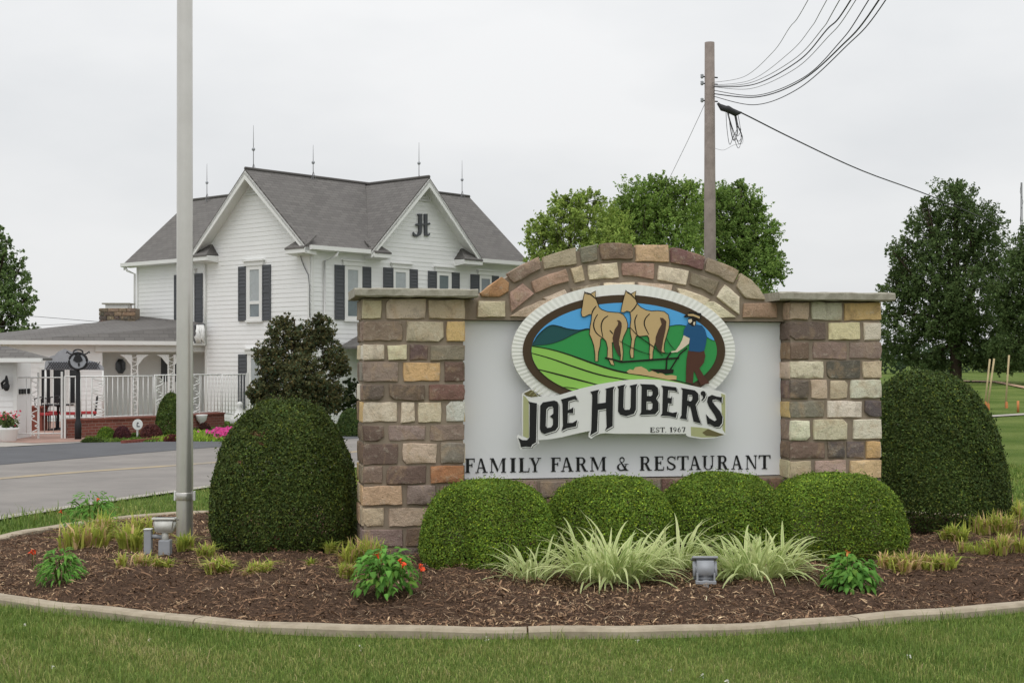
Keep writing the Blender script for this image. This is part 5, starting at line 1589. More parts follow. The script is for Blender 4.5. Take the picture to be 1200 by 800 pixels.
for x, h in ((72.5, 1.62), (76, 1.5), (45, 1.6), (21, 1.5)):
    c = at(x, 0, 36.85); c.z = -.15
    obox('gate_post', (-.022, -.022, 0), (.022, .022, h + .1), M['iron_white'], gate, Matrix.Translation(c))
pb0, pb1 = at(12, 0, 41.0), at(49, 0, 41.0)
bw2 = empty('brick_planter', (pb1.x, 41, -.12), 'low red brick planter wall on the patio behind the white gate', 'planter')
obox('brick_course', (pb0.x, 41.0, -.2), (pb1.x, 41.5, at(0, 478, 41).z), M['brickred'], bw2)
obox('coping', (pb0.x, 40.96, at(0, 478, 41).z + .003), (pb1.x + .03, 41.54, at(0, 477, 41).z + .03), M['brickred'], bw2)
# scalloped awning over the patio
aw = empty('patio_awning', at(85, 420, 42), 'pale grey scalloped lattice awning above the patio behind the black sign post', 'awning')
def fr_aw(a, b, d): return at(a, b, 42 - d)
bm = bmesh.new()
add_poly(bm, [[(52, 433), (122, 433.5), (121, 429), (112, 424), (104, 422), (97, 414), (88, 410), (84, 412), (76, 408.5), (68, 412), (64, 416), (58, 418), (53, 424)]], fr_aw, 0, .06)
put('valance', mesh_bm(bm), M['lamp_grey'], aw)
bm = bmesh.new()
for i in range(22):
    x = 54 + i * 3
    for s in (-1, 1):
        y0_, y1_ = 432.5, 419
        if 56 < x + s * 5 < 118: add_tube(bm, [fr_aw(x, y0_, .075), fr_aw(x + s * 6, y1_ + 5, .075)], .014, 4)
tag(put('lattice', mesh_bm(bm), M['shutter'], aw), kind='stuff')
for x in (53.5, 120.5): otube('support', [fr_aw(x, 431, .03), fr_aw(x, 492, .03)], .03, M['iron_white'], aw, 6)

# black sign post by the gate
sp = empty('sign_post', at(91.5, 517, 36.4), 'black post topped with a round scrolled black and white sign by the garden gate', 'sign')
pz = at(91.5, 517, 36.4)
olathe('post', pz, [(.085, 0), (.085, .45), (.066, .5), (.056, .6), (.056, 1.70), (.042, 1.76), (.042, 1.90)], M['iron_black'], sp, 12)
cc_ = at(91.5, 423, 36.3)
rad_ = 10.5 / F * 36.3
bm = bmesh.new()
add_tube(bm, [cc_ + Vector((rad_ * 1.0 * math.cos(k * math.pi / 10), 0, rad_ * .92 * math.sin(k * math.pi / 10))) for k in range(20)] + [cc_ + Vector((rad_, 0, 0))], .032, 6)
put('ring', mesh_bm(bm, True), M['iron_black'], sp)
def fr_sp(a, b, d): return Vector((cc_.x + a, cc_.y - d, cc_.z + b))
bm = bmesh.new(); add_poly(bm, [[(rad_ * .94 * math.cos(k * math.pi / 12), rad_ * .86 * math.sin(k * math.pi / 12)) for k in range(24)]], fr_sp, -.02, .01); put('sign_face', mesh_bm(bm), M['lamp_grey'], sp)
bm = bmesh.new(); add_poly(bm, [[(-.12, .02), (-.09, .10), (-.04, .17), (.04, .17), (.09, .10), (.12, .02), (.04, -.03), (-.04, -.03)]], fr_sp, .011, .03); put('bell_shape', mesh_bm(bm), M['iron_black'], sp)
bm = bmesh.new(); add_poly(bm, [[(.01, -.13), (.05, -.12), (.04, -.045), (-.0, -.05)]], fr_sp, .011, .028); put('mark', mesh_bm(bm), M['iron_black'], sp)
for s in (-1, 1):
    otube('scroll', [fr_sp(s * .08, .19, 0), fr_sp(s * .16, .17, 0), fr_sp(s * .22, .19, 0), fr_sp(s * .28, .24, 0), fr_sp(s * .29, .20, 0)], .018, M['iron_black'], sp, 6)
bm = bmesh.new(); add_tube(bm, [fr_sp(.12 * math.cos(k * math.pi / 8), .22 + .07 * math.sin(k * math.pi / 8), 0) for k in range(17)], .02, 6); put('crown_ring', mesh_bm(bm, True), M['iron_black'], sp)

# round white sign on a stake in front of the brick wall
rs = empty('round_sign', at(161, 517, 36.6), 'small round white sign with a dark mark on a stake before the brick wall', 'sign')
otube('stake', [at(161, 517, 36.6), at(161, 500, 36.6)], .025, M['white'], rs, 6)
c0 = at(161.3, 497.2, 36.56)
bm = bmesh.new(); add_poly(bm, [[(.128 * math.cos(k * math.pi / 10), .135 * math.sin(k * math.pi / 10)) for k in range(20)]], lambda a, b, d: c0 + Vector((a, -d, b)), -.012, .012)
put('disc', mesh_bm(bm), M['white'], rs)
bm = bmesh.new()
for q in ([(-.02, .05), (.02, .06), (.035, .03), (-.005, .02)], [(-.022, .018), (.0, .018), (.0, -.03), (-.022, -.03)], [(-.02, -.033), (.06, -.033), (.06, -.058), (-.02, -.058)]): add_poly(bm, [q], lambda a, b, d: c0 + Vector((a, -d, b)), .0125, .02)
tag(put('mark', mesh_bm(bm), M['shutter'], rs), kind='stuff')

# flower tub by the shed, table and chairs on the patio
tub = empty('flower_tub', at(9, 519, 35.6), 'white round tub of pink flowers at the left edge by the shed', 'planter')
tb = at(9, 519, 35.6)
olathe('pot', tb, [(.17, 0), (.20, .05), (.25, .30), (.28, .34), (.28, .38), (.24, .38)], M['white'], tub, 18)
def patio_chair(x, Y, rz, label):
    c = at(x, 0, Y); c.z = gz(c.x, Y) + .03
    o = empty('patio_chair', c, label, 'chair', 'red cushioned chairs on the patio')
    T = Matrix.Translation(c) @ Matrix.Rotation(rz, 4, 'Z')
    for sx in (-1, 1):
        for sy in (-1, 1): otube('leg', [T @ Vector((sx * .2, sy * .2, 0)), T @ Vector((sx * .19, sy * .19, .43))], .018, M['iron_black'], o, 5)
    obox('cushion', (-.23, -.23, .43), (.23, .23, .51), M['red'], o, T, .02)
    bm = bmesh.new()
    for i in range(5): add_tube(bm, [T @ Vector((-.2 + i * .1, .21, .48)), T @ Vector((-.2 + i * .1, .26, .9))], .013, 4)
    add_tube(bm, [T @ Vector((-.22, .26, .9)), T @ Vector((0, .27, .95)), T @ Vector((.22, .26, .9))], .018, 5)
    put('backrest', mesh_bm(bm), M['iron_black'], o)
    return o
patio_chair(54, 41.2, 2.9, 'red cushioned iron chair left of the patio table, nearest the gate panel')
patio_chair(66, 42.4, .2, 'red cushioned iron chair behind the patio table')
patio_chair(82, 41.6, 1.6, 'red cushioned iron chair just left of the black sign post')
patio_chair(103, 42.3, -1.2, 'red cushioned iron chair right of the black sign post')
tbl = empty('patio_table', at(68, 0, 41.6) * 1, 'round dark iron table between the red cushioned patio chairs', 'table')
tc_ = at(68, 0, 41.6); tc_.z = gz(tc_.x, 41.6) + .03
tbl.location = tc_
olathe('tabletop', tc_ + Vector((0, 0, .70)), [(.42, 0), (.45, .012), (.45, .03), (.42, .04)], M['iron_black'], tbl, 20)
olathe('pedestal', tc_, [(.26, 0), (.24, .03), (.04, .07), (.035, .66), (.15, .70)], M['iron_black'], tbl, 12)

# ================================================================== PLANTS
GREEN_BOX = rgb(108, 132, 50)
def clipped_bush(name, cx, cy, z0, rx, ry, h, n, base, var, size, label, cat, group, pw=2.6, seed=1, lumps=0.02, brown=0.0, flat_top=1.0, taper=0.0):
    """a sheared shrub: near-black filler hull inside, tens of thousands of small leaves on and just under its surface"""
    o = empty(name, (cx, cy, z0), label, cat, group)
    u = rng.uniform(0, 2 * np.pi, n)
    # superellipsoid dome: v from the ground (0) to the top (1)
    cv = rng.uniform(0, 1, n)
    ph = np.arcsin(cv ** 0.8) 
    d = np.stack([np.cos(ph) * np.cos(u), np.cos(ph) * np.sin(u), np.sin(ph)], 1)
    def surf(d):
        e = pw
        k = (np.abs(d[:, 0]) ** e + np.abs(d[:, 1]) ** e * 1.0 + np.abs(d[:, 2]) ** e) ** (-1 / e)
        return d * k[:, None]
    s = surf(d)
    lump = 1 + lumps * vnoise(s, 3.2, seed) + lumps * .6 * vnoise(s, 9, seed + 1)
    depth = 1 - np.abs(rng.normal(0, 0.028, n)) + rng.uniform(0, .012, n)
    hz = s[:, 2]
    under = 1 - 0.14 * np.clip(1 - hz / 0.22, 0, 1) ** 2 - taper * hz ** 1.5     # tucks in a little at the ground
    stray = rng.uniform(0, 1, n) < .02
    depth[stray] = 1 + np.abs(rng.normal(.015, .02, stray.sum()))
    p = s * (lump * depth)[:, None]
    p[:, 0] *= rx * under; p[:, 1] *= ry * under; p[:, 2] *= h
    nrm = s / np.array([rx, ry, h]) 
    nrm /= np.linalg.norm(nrm, axis=1, keepdims=True)
    leafn = nrm + rng.normal(0, 0.75, (n, 3))
    t = tints(n, base, var, .10)
    pat = vnoise(p, 5.0, seed + 5)
    t *= np.exp(0.22 * pat)[:, None]
    young = rng.uniform(0, 1, n) < 0.10
    t[young] = t[young] * np.array([1.9, 1.7, 1.1])
    if brown:
        b = vnoise(p, 6.0, seed + 8) > 0.62
        b &= rng.uniform(0, 1, n) < .6
        t[b] = np.array(rgb(112, 84, 62)[:3]) * np.exp(rng.normal(0, .25, (b.sum(), 1)))
    v, f, tt = quads_at(p + np.array([cx, cy, z0]), leafn, size * np.exp(rng.normal(0, .25, n)), size * .58, t)
    put('foliage', mesh_np(v, f, tt), M['needle'], o)
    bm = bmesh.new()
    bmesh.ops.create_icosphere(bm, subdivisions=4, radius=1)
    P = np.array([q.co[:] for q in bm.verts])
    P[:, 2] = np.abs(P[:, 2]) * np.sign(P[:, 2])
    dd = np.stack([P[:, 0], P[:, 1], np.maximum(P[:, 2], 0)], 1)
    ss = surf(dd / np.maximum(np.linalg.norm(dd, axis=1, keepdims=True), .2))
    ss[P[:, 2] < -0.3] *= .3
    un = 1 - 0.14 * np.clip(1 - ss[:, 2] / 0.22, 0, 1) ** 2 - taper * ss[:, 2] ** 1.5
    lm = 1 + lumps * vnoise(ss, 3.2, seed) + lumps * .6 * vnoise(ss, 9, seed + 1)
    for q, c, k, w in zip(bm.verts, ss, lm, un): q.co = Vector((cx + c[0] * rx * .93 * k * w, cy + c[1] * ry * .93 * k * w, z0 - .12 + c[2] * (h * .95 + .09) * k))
    put('core_hull', mesh_bm(bm, True), M['core'], o)  # solid dark hull added inside to stop views through the leaves
    return o

gB = 'rounded clipped boxwoods in front of the sign'
for (px_, Y, rx_px, ytop, lab, sd) in ((572, 11.95, 80, 562, 'rounded clipped boxwood against the left stone pillar, leftmost of the low four', 11),
                                       (714, 12.3, 79, 558, 'rounded clipped boxwood under the word FARM, second of the low four', 12),
                                       (846, 12.45, 79, 555, 'rounded clipped boxwood under the word RESTAURANT, third of the low four', 13),
                                       (977, 12.50, 82, 555, 'rounded clipped boxwood before the right stone pillar, rightmost of the low four', 14)):
    c = at(px_, 500, Y); z0 = mz(c.x, Y) - .01
    top = at(px_, ytop, Y).z
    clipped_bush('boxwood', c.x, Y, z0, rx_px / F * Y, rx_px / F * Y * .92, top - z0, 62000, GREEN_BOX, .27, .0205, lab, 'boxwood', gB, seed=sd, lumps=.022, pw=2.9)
gD = 'tall dome topiaries beside the sign'
c = at(334, 500, 13.0); z0 = mz(c.x, 13.0) - .02
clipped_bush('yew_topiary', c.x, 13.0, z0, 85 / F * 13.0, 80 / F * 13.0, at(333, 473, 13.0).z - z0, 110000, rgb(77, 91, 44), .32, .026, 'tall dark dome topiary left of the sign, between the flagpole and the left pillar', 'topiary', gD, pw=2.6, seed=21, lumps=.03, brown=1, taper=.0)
c = at(1083, 500, 14.75); z0 = mz(c.x, 14.75) - .02
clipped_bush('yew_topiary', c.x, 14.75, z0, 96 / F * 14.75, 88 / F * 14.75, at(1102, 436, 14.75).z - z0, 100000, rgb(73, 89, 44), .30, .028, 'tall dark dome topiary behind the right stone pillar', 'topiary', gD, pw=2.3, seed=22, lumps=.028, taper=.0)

# variegated grass clumps: every long arching blade is its own part
def blade_mesh(L, w, bend, lift, var):
    """an arching strap leaf with cream edges, rooted at the origin and leaning towards +x"""
    n = 7
    vs, ts = [], []
    ang = lift
    x = z = 0.0
    for i in range(n + 1):
        t = i / n
        ww = w * (0.55 + .45 * math.sin(min(1, t * 1.6) * math.pi / 2)) * (1 - max(0, t - .55) / .45 * .92)
        for k, off in enumerate((-.5, -.2, .2, .5)):
            vs.append((x, off * ww, z + abs(off) * ww * .35))
            g = rgb(128, 162, 78)[:3]; c_ = rgb(228, 232, 176)[:3]
            ts.append(c_ if k in (0, 3) else tuple(a * (1 - var) + b * var for a, b in zip(g, c_)))
        x += math.cos(ang) * L / n; z += math.sin(ang) * L / n
        ang -= bend / n * (0.5 + t)
    fs = [(i * 4 + k, i * 4 + k + 1, (i + 1) * 4 + k + 1, (i + 1) * 4 + k) for i in range(n) for k in range(3)]
    return mesh_np(np.array(vs), np.array(fs), np.array(ts))
BL = []
for i in range(40):
    L = random.uniform(.36, .64)
    me = blade_mesh(L, random.uniform(.019, .030), random.uniform(.7, 2.5), random.uniform(.55, 1.45), random.uniform(.2, .8))
    me.materials.append(M['leaf'])
    BL.append(me)
def grass_clump(px_, Y, wpx, hk, n, label, lean=0.0):
    c = at(px_, 600, Y); z0 = mz(c.x, Y)
    o = empty('ornamental_grass', (c.x, Y, z0), label, 'grass clump', 'variegated grass clumps before the boxwoods')
    rw = wpx / F * Y * .5
    for i in range(n):
        b = bpy.data.objects.new('blade', random.choice(BL))
        COL.objects.link(b); b.parent = o
        a = random.uniform(0, 2 * math.pi)
        r = rw * .42 * math.sqrt(random.random())
        b.location = (r * math.cos(a) * 1.25 + lean * random.random(), r * math.sin(a) * .7, -.01)
        b.rotation_euler = (random.gauss(0, .12), random.gauss(0, .15), a + random.gauss(0, .6))
        s = hk * random.uniform(.7, 1.15)
        b.scale = (s, s, s)
    return o
grass_clump(716, 10.95, 178, .98, 295, 'large fountain of cream edged grass before the second boxwood, biggest of the clumps')
grass_clump(624, 11.2, 80, .80, 90, 'small sparse clump of cream edged grass before the leftmost boxwood')
grass_clump(792, 11.55, 64, .90, 110, 'middle sized clump of cream edged grass between the two large ones')
grass_clump(885, 11.15, 165, .95, 290, 'large fountain of cream edged grass behind the grey floodlight')

# leafy flowering plants: big leaves as parts
def leaf_mesh(L, w, fold):
    vs = [(0, 0, 0), (L * .3, w * .42, fold * w), (L * .35, 0, 0.01), (L * .3, -w * .42, fold * w), (L * .65, w * .36, fold * w - .01), (L * .7, 0, -.0), (L * .65, -w * .36, fold * w - .01), (L, 0, -.03)]
    fs3 = [(0, 2, 1), (0, 3, 2), (1, 2, 5), (1, 5, 4), (2, 3, 6), (2, 6, 5), (4, 5, 7), (5, 6, 7)]
    g = np.array(tints(1, rgb(108, 154, 70), .2, .09)[0])
    t = np.array([g * .9, g, g * 1.15, g, g, g * 1.15, g, g])
    me = mesh_np(np.array(vs), np.array(fs3), t, smooth=False)
    me.materials.append(M['leaf'])
    return me
LV = [leaf_mesh(random.uniform(.06, .095), random.uniform(.036, .05), random.uniform(.05, .3)) for _ in range(14)]
LVn = [leaf_mesh(random.uniform(.07, .11), random.uniform(.018, .028), random.uniform(.05, .3)) for _ in range(14)]
pm = bmesh.new()
for k in range(14):
    a = k * 2.4; r = .012 + .006 * (k % 3); z = .008 + .010 * (k % 3)
    p = [Vector((0, 0, z)), Vector((r * math.cos(a - .5), r * math.sin(a - .5), z + .006)), Vector((r * 1.5 * math.cos(a), r * 1.5 * math.sin(a), z + .001)), Vector((r * math.cos(a + .5), r * math.sin(a + .5), z + .006))]
    pm.faces.new([pm.verts.new(q) for q in p])
add_lathe(pm, (0, 0, 0), [(.006, -.02), (.010, .0), (.010, .02), (.004, .028)], 8)
PET = mesh_bm(pm); PET.materials.append(M['petal_red'])
PET2 = PET.copy(); PET2.materials.clear(); PET2.materials.append(M['petal_pale'])
def flower_plant(px_, ybase, wpx, hpx, n, flowers, label, leaves, pet=PET):
    Y = (CH - .08) * F / (ybase - HZ)
    c = at(px_, ybase, Y); z0 = mz(c.x, Y)
    Y += wpx / F * Y * .35; z0 = mz(c.x, Y)
    o = empty('flowering_plant', (c.x, Y, z0), label, 'flowering plant', 'flowering plants in the mulch bed')
    R_, h = wpx / F * Y * .56, hpx / F * Y * 1.12
    bm = bmesh.new()
    for k in range(9):
        a = k * .7; e = Vector((c.x + R_ * .55 * math.cos(a), Y + R_ * .55 * math.sin(a), z0 + h * .62))
        add_tube(bm, [Vector((c.x + .02 * math.cos(a), Y + .02 * math.sin(a), z0 - .02)), Vector((c.x + R_ * .3 * math.cos(a), Y + R_ * .3 * math.sin(a), z0 + h * .5)), e], .005, 5)
    me = mesh_bm(bm); put('stem', me, M['turf'], o)
    for i in range(n):
        a = random.uniform(0, 2 * math.pi)
        v = random.random() ** .8
        el = math.asin(v)
        rr_ = random.uniform(.45, .95)
        b = bpy.data.objects.new('leaf', random.choice(leaves)); COL.objects.link(b); b.parent = o
        b.location = (R_ * rr_ * math.cos(el) * math.cos(a) * .82, R_ * rr_ * math.cos(el) * math.sin(a) * .82, h * (.10 + .80 * rr_ * v))
        b.rotation_euler = (random.gauss(0, .35), random.uniform(-.15, .75) - el * .3, a + random.gauss(0, .5))
        s = random.uniform(.75, 1.2); b.scale = (s, s, s)
    for fx, fy in flowers:
        Yf = Y - R_ * .75
        q = at(fx, fy, Yf)
        b = bpy.data.objects.new('flower', pet); COL.objects.link(b); b.parent = o
        b.location = q - Vector(o.location); b.rotation_euler = (random.uniform(.2, .9), random.uniform(-.3, .3), random.uniform(0, 6))
        s = random.uniform(.6, .8); b.scale = (s, s, s)
        otube('stem', [q - Vector((0, 0, .10)), q - Vector((0, 0, .01))], .003, M['turf'], o, 5)
flower_plant(449, 706, 86, 58, 295, [(443, 652), (469, 658), (472, 663), (492, 664), (494, 668)], 'leafy plant with orange red flowers in front of the left pillar', LV)
flower_plant(65, 684, 58, 44, 210, [(38, 648), (41, 647)], 'bushy green plant with one red flower at the left of the bed', LVn)
flower_plant(99, 624, 74, 48, 290, [(72, 600), (114, 586)], 'wide leafy green plant by the back curb near the road', LVn)
flower_plant(1004, 697, 72, 46, 280, [(993, 649)], 'leafy green plant with a pale orange flower right of the large grass clump', LV, PET2)

# cut-back lily clumps: stubby yellowing blades
def stubble(px_, ybase, wpx, hpx, n, label, dry=.4, lean=.5):
    Y = (CH - .08) * F / (ybase - HZ)
    c = at(px_, ybase, Y)
    w, h = wpx / F * Y * .5, hpx / F * Y
    n = int(n * 3.2); dry *= .55; hpx *= 1.2; wpx *= 1.25
    kc = max(2, int(wpx / 14)); cen = rng.uniform(-.85, .85, (kc, 2))
    r_ = (cen[rng.integers(0, kc, n)] + rng.normal(0, .16, (n, 2))).clip(-1.1, 1.1)
    xy = np.stack([c.x + r_[:, 0] * w, Y + .1 + r_[:, 1] * w * .55], 1)
    root = np.concatenate([xy, (mulch_z(xy) - .01)[:, None]], 1)
    g = np.array(rgb(196, 202, 100)[:3]); d = np.array(rgb(214, 184, 140)[:3]); gr = np.array(rgb(144, 172, 78)[:3])
    k = rng.uniform(0, 1, (n, 1)); k2 = rng.uniform(0, 1, (n, 1))
    tip = np.where(k < dry, d, np.where(k2 < .55, g, gr)) * np.exp(rng.normal(0, .2, (n, 1)))
    v, f, t = blades(n, root, h * rng.uniform(.4, 1.2, n), rng.uniform(.010, .024, n), rng.uniform(0, lean + .6, n), np.where(k < dry, d, g) * .9, tip)
    me = mesh_np(v, f, t)
    me.materials.append(M['leaf'])
    tag(put('lily_stubble', me, None, None, loc=(c.x, Y + .1, mz(c.x, Y + .1))), label, 'plant', 'cut back lily clumps in the mulch')
stubble(100, 650, 60, 34, 90, 'trimmed dry lily clump just right of the bushy plant at the left', .55)
stubble(120, 642, 40, 40, 60, 'trimmed green and tan lily clump below the wide leafy plant', .5)
stubble(140, 652, 44, 34, 70, 'trimmed yellow green lily clump left of the grey lamp post', .25)
stubble(163, 640, 38, 34, 60, 'trimmed upright lily clump directly left of the grey lamp post', .4)
stubble(155, 668, 40, 22, 45, 'low straw coloured lily stubs below the grey lamp post', .75)
stubble(183, 668, 30, 16, 36, 'low yellow green lily stubs below the white floodlight', .2, .9)
stubble(212, 652, 34, 26, 46, 'green lily stubs at the foot of the flagpole', .15)
stubble(255, 660, 44, 22, 60, 'green tan lily stubs right of the flagpole', .45)
stubble(272, 678, 56, 24, 90, 'pale yellow lily clump in front of the left topiary', .35, .9)
stubble(306, 682, 50, 20, 70, 'pale yellow lily stubs right in front of the left topiary', .45, .9)
stubble(389, 656, 24, 20, 30, 'small green lily tuft between the left topiary and the pillar', .05)
stubble(360, 670, 10, 16, 14, 'tiny green sprout alone in the mulch below the left topiary', .0)
stubble(400, 682, 30, 20, 40, 'yellow lily stubs left of the plant with orange red flowers', .4)
stubble(426, 668, 56, 34, 110, 'straw coloured lily clump behind the plant with orange red flowers', .5)
stubble(955, 665, 50, 24, 46, 'loose green blades right of the large grass clump', .05, 1.0)
stubble(1062, 676, 60, 26, 90, 'tan cut back lily stubs right of the right boxwood', .85, .8)
stubble(1095, 674, 60, 22, 90, 'tan and green cut back lily stubs in the open mulch at right', .65, .8)
stubble(1112, 640, 36, 18, 50, 'low yellow green lily tuft at the foot of the right topiary', .3, .9)
stubble(1150, 655, 50, 20, 60, 'low green lily stubs at the right of the bed', .3)
stubble(1172, 632, 60, 30, 110, 'tan and green lily clump right of the right topiary', .55)
stubble(1186, 608, 40, 30, 80, 'yellow green lily clump farthest back at the right edge', .3)
stubble(1192, 655, 40, 26, 60, 'dry tan lily clump at the right edge of the photo', .8)
stubble(424, 590, 18, 40, 40, 'yellowing tall weed between the left topiary and the left pillar', .3, .6)
stubble(1130, 640, 20, 26, 26, 'thin upright green lily blades in front of the right topiary', .15)

# ------------------------------------------------------------------ trees
def tree(name, base, h_trunk, r_trunk, blobs, n, leaf, base_col, label, group, var=.17, seed=1, cat='tree', limbs=7, material='leaf', cluster=.45, hue=.05):
    """blobs: (x, y, z, rx, ry, rz) crown masses in world coordinates"""
    o = empty(name, base, label, cat, group)
    base = Vector(base)
    bm = bmesh.new()
    zc = [b[2] for b in blobs]
    top = Vector((base.x, base.y, max(zc)))
    add_tube(bm, [base - Vector((0, 0, .2)), base + Vector((0, 0, h_trunk * .1)), base + (top - base) * .5, top], [r_trunk * 1.25, r_trunk, r_trunk * .7, r_trunk * .2], 9)
    put('trunk', mesh_bm(bm, True), M['bark'], o)
    bm = bmesh.new()
    for b in blobs:
        s = base + Vector((0, 0, h_trunk * random.uniform(.7, 1.1)))
        e = Vector(b[:3]) + Vector((0, 0, b[5] * .3))
        m_ = s.lerp(e, .5) + Vector((random.uniform(-.2, .2), random.uniform(-.2, .2), .1 * (e - s).length))
        add_tube(bm, [s, m_, e], [r_trunk * .45, r_trunk * .28, r_trunk * .08], 6)
        for k in range(4):
            d = Vector((random.uniform(-1, 1) * b[3], random.uniform(-1, 1) * b[4], random.uniform(-.3, .9) * b[5])) * .85
            add_tube(bm, [m_.lerp(e, random.random()), Vector(b[:3]) + d], [r_trunk * .14, r_trunk * .03], 5)
    tag(put('limbs', mesh_bm(bm, True), M['bark'], o), kind='stuff')
    tot = sum(b[3] * b[5] + b[4] * b[5] + b[3] * b[4] for b in blobs)
    P, Nn = [], []
    for i, b in enumerate(blobs):
        m_ = int(n * (b[3] * b[5] + b[4] * b[5] + b[3] * b[4]) / tot)
        # sprays: twigs that start inside the mass and reach out and up past its outline, leaves along each
        nc = max(14, m_ // 20)
        d = rng.normal(size=(nc, 3)); d /= np.linalg.norm(d, axis=1, keepdims=True)
        rad = rng.uniform(.12, 1, nc) ** .55 * .80
        rad *= 1 + .30 * vnoise(d, 2.5, seed + i)
        cc = d * rad[:, None]
        tw = d * .8 + np.array([0, 0, .45]) + rng.normal(0, .45, (nc, 3))
        tw /= np.linalg.norm(tw, axis=1, keepdims=True)
        tl = rng.uniform(.18, .62, nc) * cluster * 1.7
        pick = rng.integers(0, nc, m_)
        s_ = rng.uniform(0, 1, m_) ** .8
        off = tw[pick] * (tl[pick] * s_)[:, None] + rng.normal(0, .075, (m_, 3)) * (1.25 - s_)[:, None]
        rm = min(b[3], b[5])
        q = cc[pick] * np.array(b[3:6]) + off * rm
        q[:, 2] -= .10 * (s_ * tl[pick]) ** 2 * rm
        P.append(q + np.array(b[:3]))
        nn = d[pick] * .5 + rng.normal(0, .8, (m_, 3)); nn[:, 2] += .45
        Nn.append(nn)
    P = np.concatenate(P); Nn = np.concatenate(Nn)
    t = tints(len(P), base_col, var, hue)
    t *= np.exp(.18 * vnoise(P, .9 / max(.5, blobs[0][3]) * 2, seed + 50))[:, None]
    v, f, tt = quads_at(P, Nn, leaf * np.exp(rng.normal(0, .3, len(P))), leaf * .6, t)
    put('crown', mesh_np(v, f, tt), M[material], o)
    return o
def blob_px(specs, Y, depth=.9):
    """crown masses given in photo pixels: (x, y, rx, ry, dY)"""
    out = []
    for x, y, rx, ry, dy in specs:
        p = at(x, y, Y + dy)
        k = (Y + dy) / F
        out.append((p.x, p.y, p.z, rx * k, rx * k * depth, ry * k))
    return out
gM = 'trees behind the sign'
tree('maple_tree', (at(668, 0, 47).x, 47, gz(3, 47)), 2.0, .14, blob_px([(655, 262, 28, 24, 0), (640, 285, 28, 24, .5), (690, 262, 26, 24, -.3), (706, 250, 16, 20, .2), (672, 240, 22, 16, 0), (655, 235, 13, 12, .2), (704, 300, 40, 36, 0), (722, 272, 22, 30, .4), (690, 236, 16, 14, .2), (632, 268, 16, 18, 0), (660, 320, 46, 34, 0), (665, 370, 50, 40, 0), (628, 310, 16, 26, 0)], 47), 42000, .09, rgb(158, 178, 94), 'pale green leafy tree behind the left half of the stone arch', gM, seed=31, cluster=.68)
tree('maple_tree', (at(770, 0, 49).x, 49, gz(5, 49)), 2.2, .18, blob_px([(765, 248, 34, 30, 0), (745, 235, 26, 24, -.4), (800, 240, 30, 28, .3), (775, 220, 26, 16, 0), (740, 270, 30, 30, -.3), (790, 285, 44, 36, 0), (750, 310, 44, 34, -.4), (770, 360, 56, 46, 0), (728, 262, 20, 26, 0), (718, 285, 26, 30, 0), (808, 218, 12, 10, .2)], 49), 60000, .09, rgb(134, 160, 82), 'tall mid green tree behind the centre of the stone arch', gM, seed=32, cluster=.68)
tree('maple_tree', (at(868, 0, 51).x, 51, gz(8, 51)), 2.2, .18, blob_px([(850, 250, 30, 30, 0), (870, 240, 24, 26, .3), (890, 275, 26, 30, .2), (852, 285, 36, 36, 0), (880, 310, 36, 34, 0), (866, 222, 12, 12, .2), (903, 300, 16, 22, .3), (865, 360, 52, 44, 0), (840, 232, 18, 18, -.3), (822, 262, 22, 34, -.5), (884, 246, 14, 18, 0), (908, 318, 16, 18, 0)], 51), 50000, .095, rgb(126, 152, 80), 'rounded green tree behind the utility pole and the right end of the arch', gM, seed=33, cluster=.68)
gF = 'big trees on the right beyond the sign'
tree('oak_tree', (at(1120, 0, 86).x, 86, gz(26, 86)), 3.2, .36, blob_px([(1118, 238, 34, 28, 0), (1088, 264, 32, 28, 1), (1146, 262, 36, 30, -1), (1110, 290, 42, 34, 0), (1068, 300, 32, 28, 1.5), (1158, 300, 42, 38, 0), (1090, 335, 44, 34, 0), (1056, 345, 32, 30, 1), (1140, 345, 46, 38, -1.5), (1105, 385, 52, 32, 0), (1058, 385, 34, 28, 1), (1160, 390, 54, 34, 0), (1052, 320, 14, 14, .5), (1120, 218, 12, 10, 0), (1085, 238, 10, 10, 0), (1055, 412, 30, 18, 1), (1092, 424, 40, 15, .5), (1170, 424, 46, 15, 0), (1140, 418, 30, 14, -.5), (1048, 300, 12, 12, 0), (1042, 372, 16, 16, .6)], 86), 84000, .155, rgb(94, 113, 68), 'big dark oak right of the sign with its trunk showing above the dome topiary', gF, var=.17, seed=41, cluster=.50)
tree('oak_tree', (at(1225, 0, 80).x, 80, gz(27, 80)), 3.0, .34, blob_px([(1225, 290, 40, 40, 0), (1200, 320, 30, 34, 0), (1240, 340, 44, 40, 0), (1195, 370, 34, 32, .5), (1230, 400, 50, 30, 0), (1185, 412, 36, 26, 0), (1180, 350, 24, 30, .4), (1212, 268, 16, 18, 0)], 80), 46000, .155, rgb(92, 111, 66), 'big dark tree cut off by the right edge of the photo', gF, var=.17, seed=42, cluster=.50)
tree('ash_tree', (at(-14, 0, 60).x, 60, -.15), 2.4, .2, blob_px([(-8, 300, 28, 32, 0), (14, 325, 26, 26, .3), (2, 355, 38, 28, 0), (24, 362, 22, 18, -.3), (6, 390, 42, 22, 0), (-40, 330, 40, 40, 0), (8, 292, 13, 20, 0), (36, 346, 12, 10, 0), (-30, 285, 20, 20, 0), (30, 388, 20, 12, 0), (24, 306, 9, 14, 0), (0, 272, 8, 14, 0)], 60), 20000, .12, rgb(116, 138, 86), 'green tree behind the shed at the left edge', None, seed=43, cluster=.5)

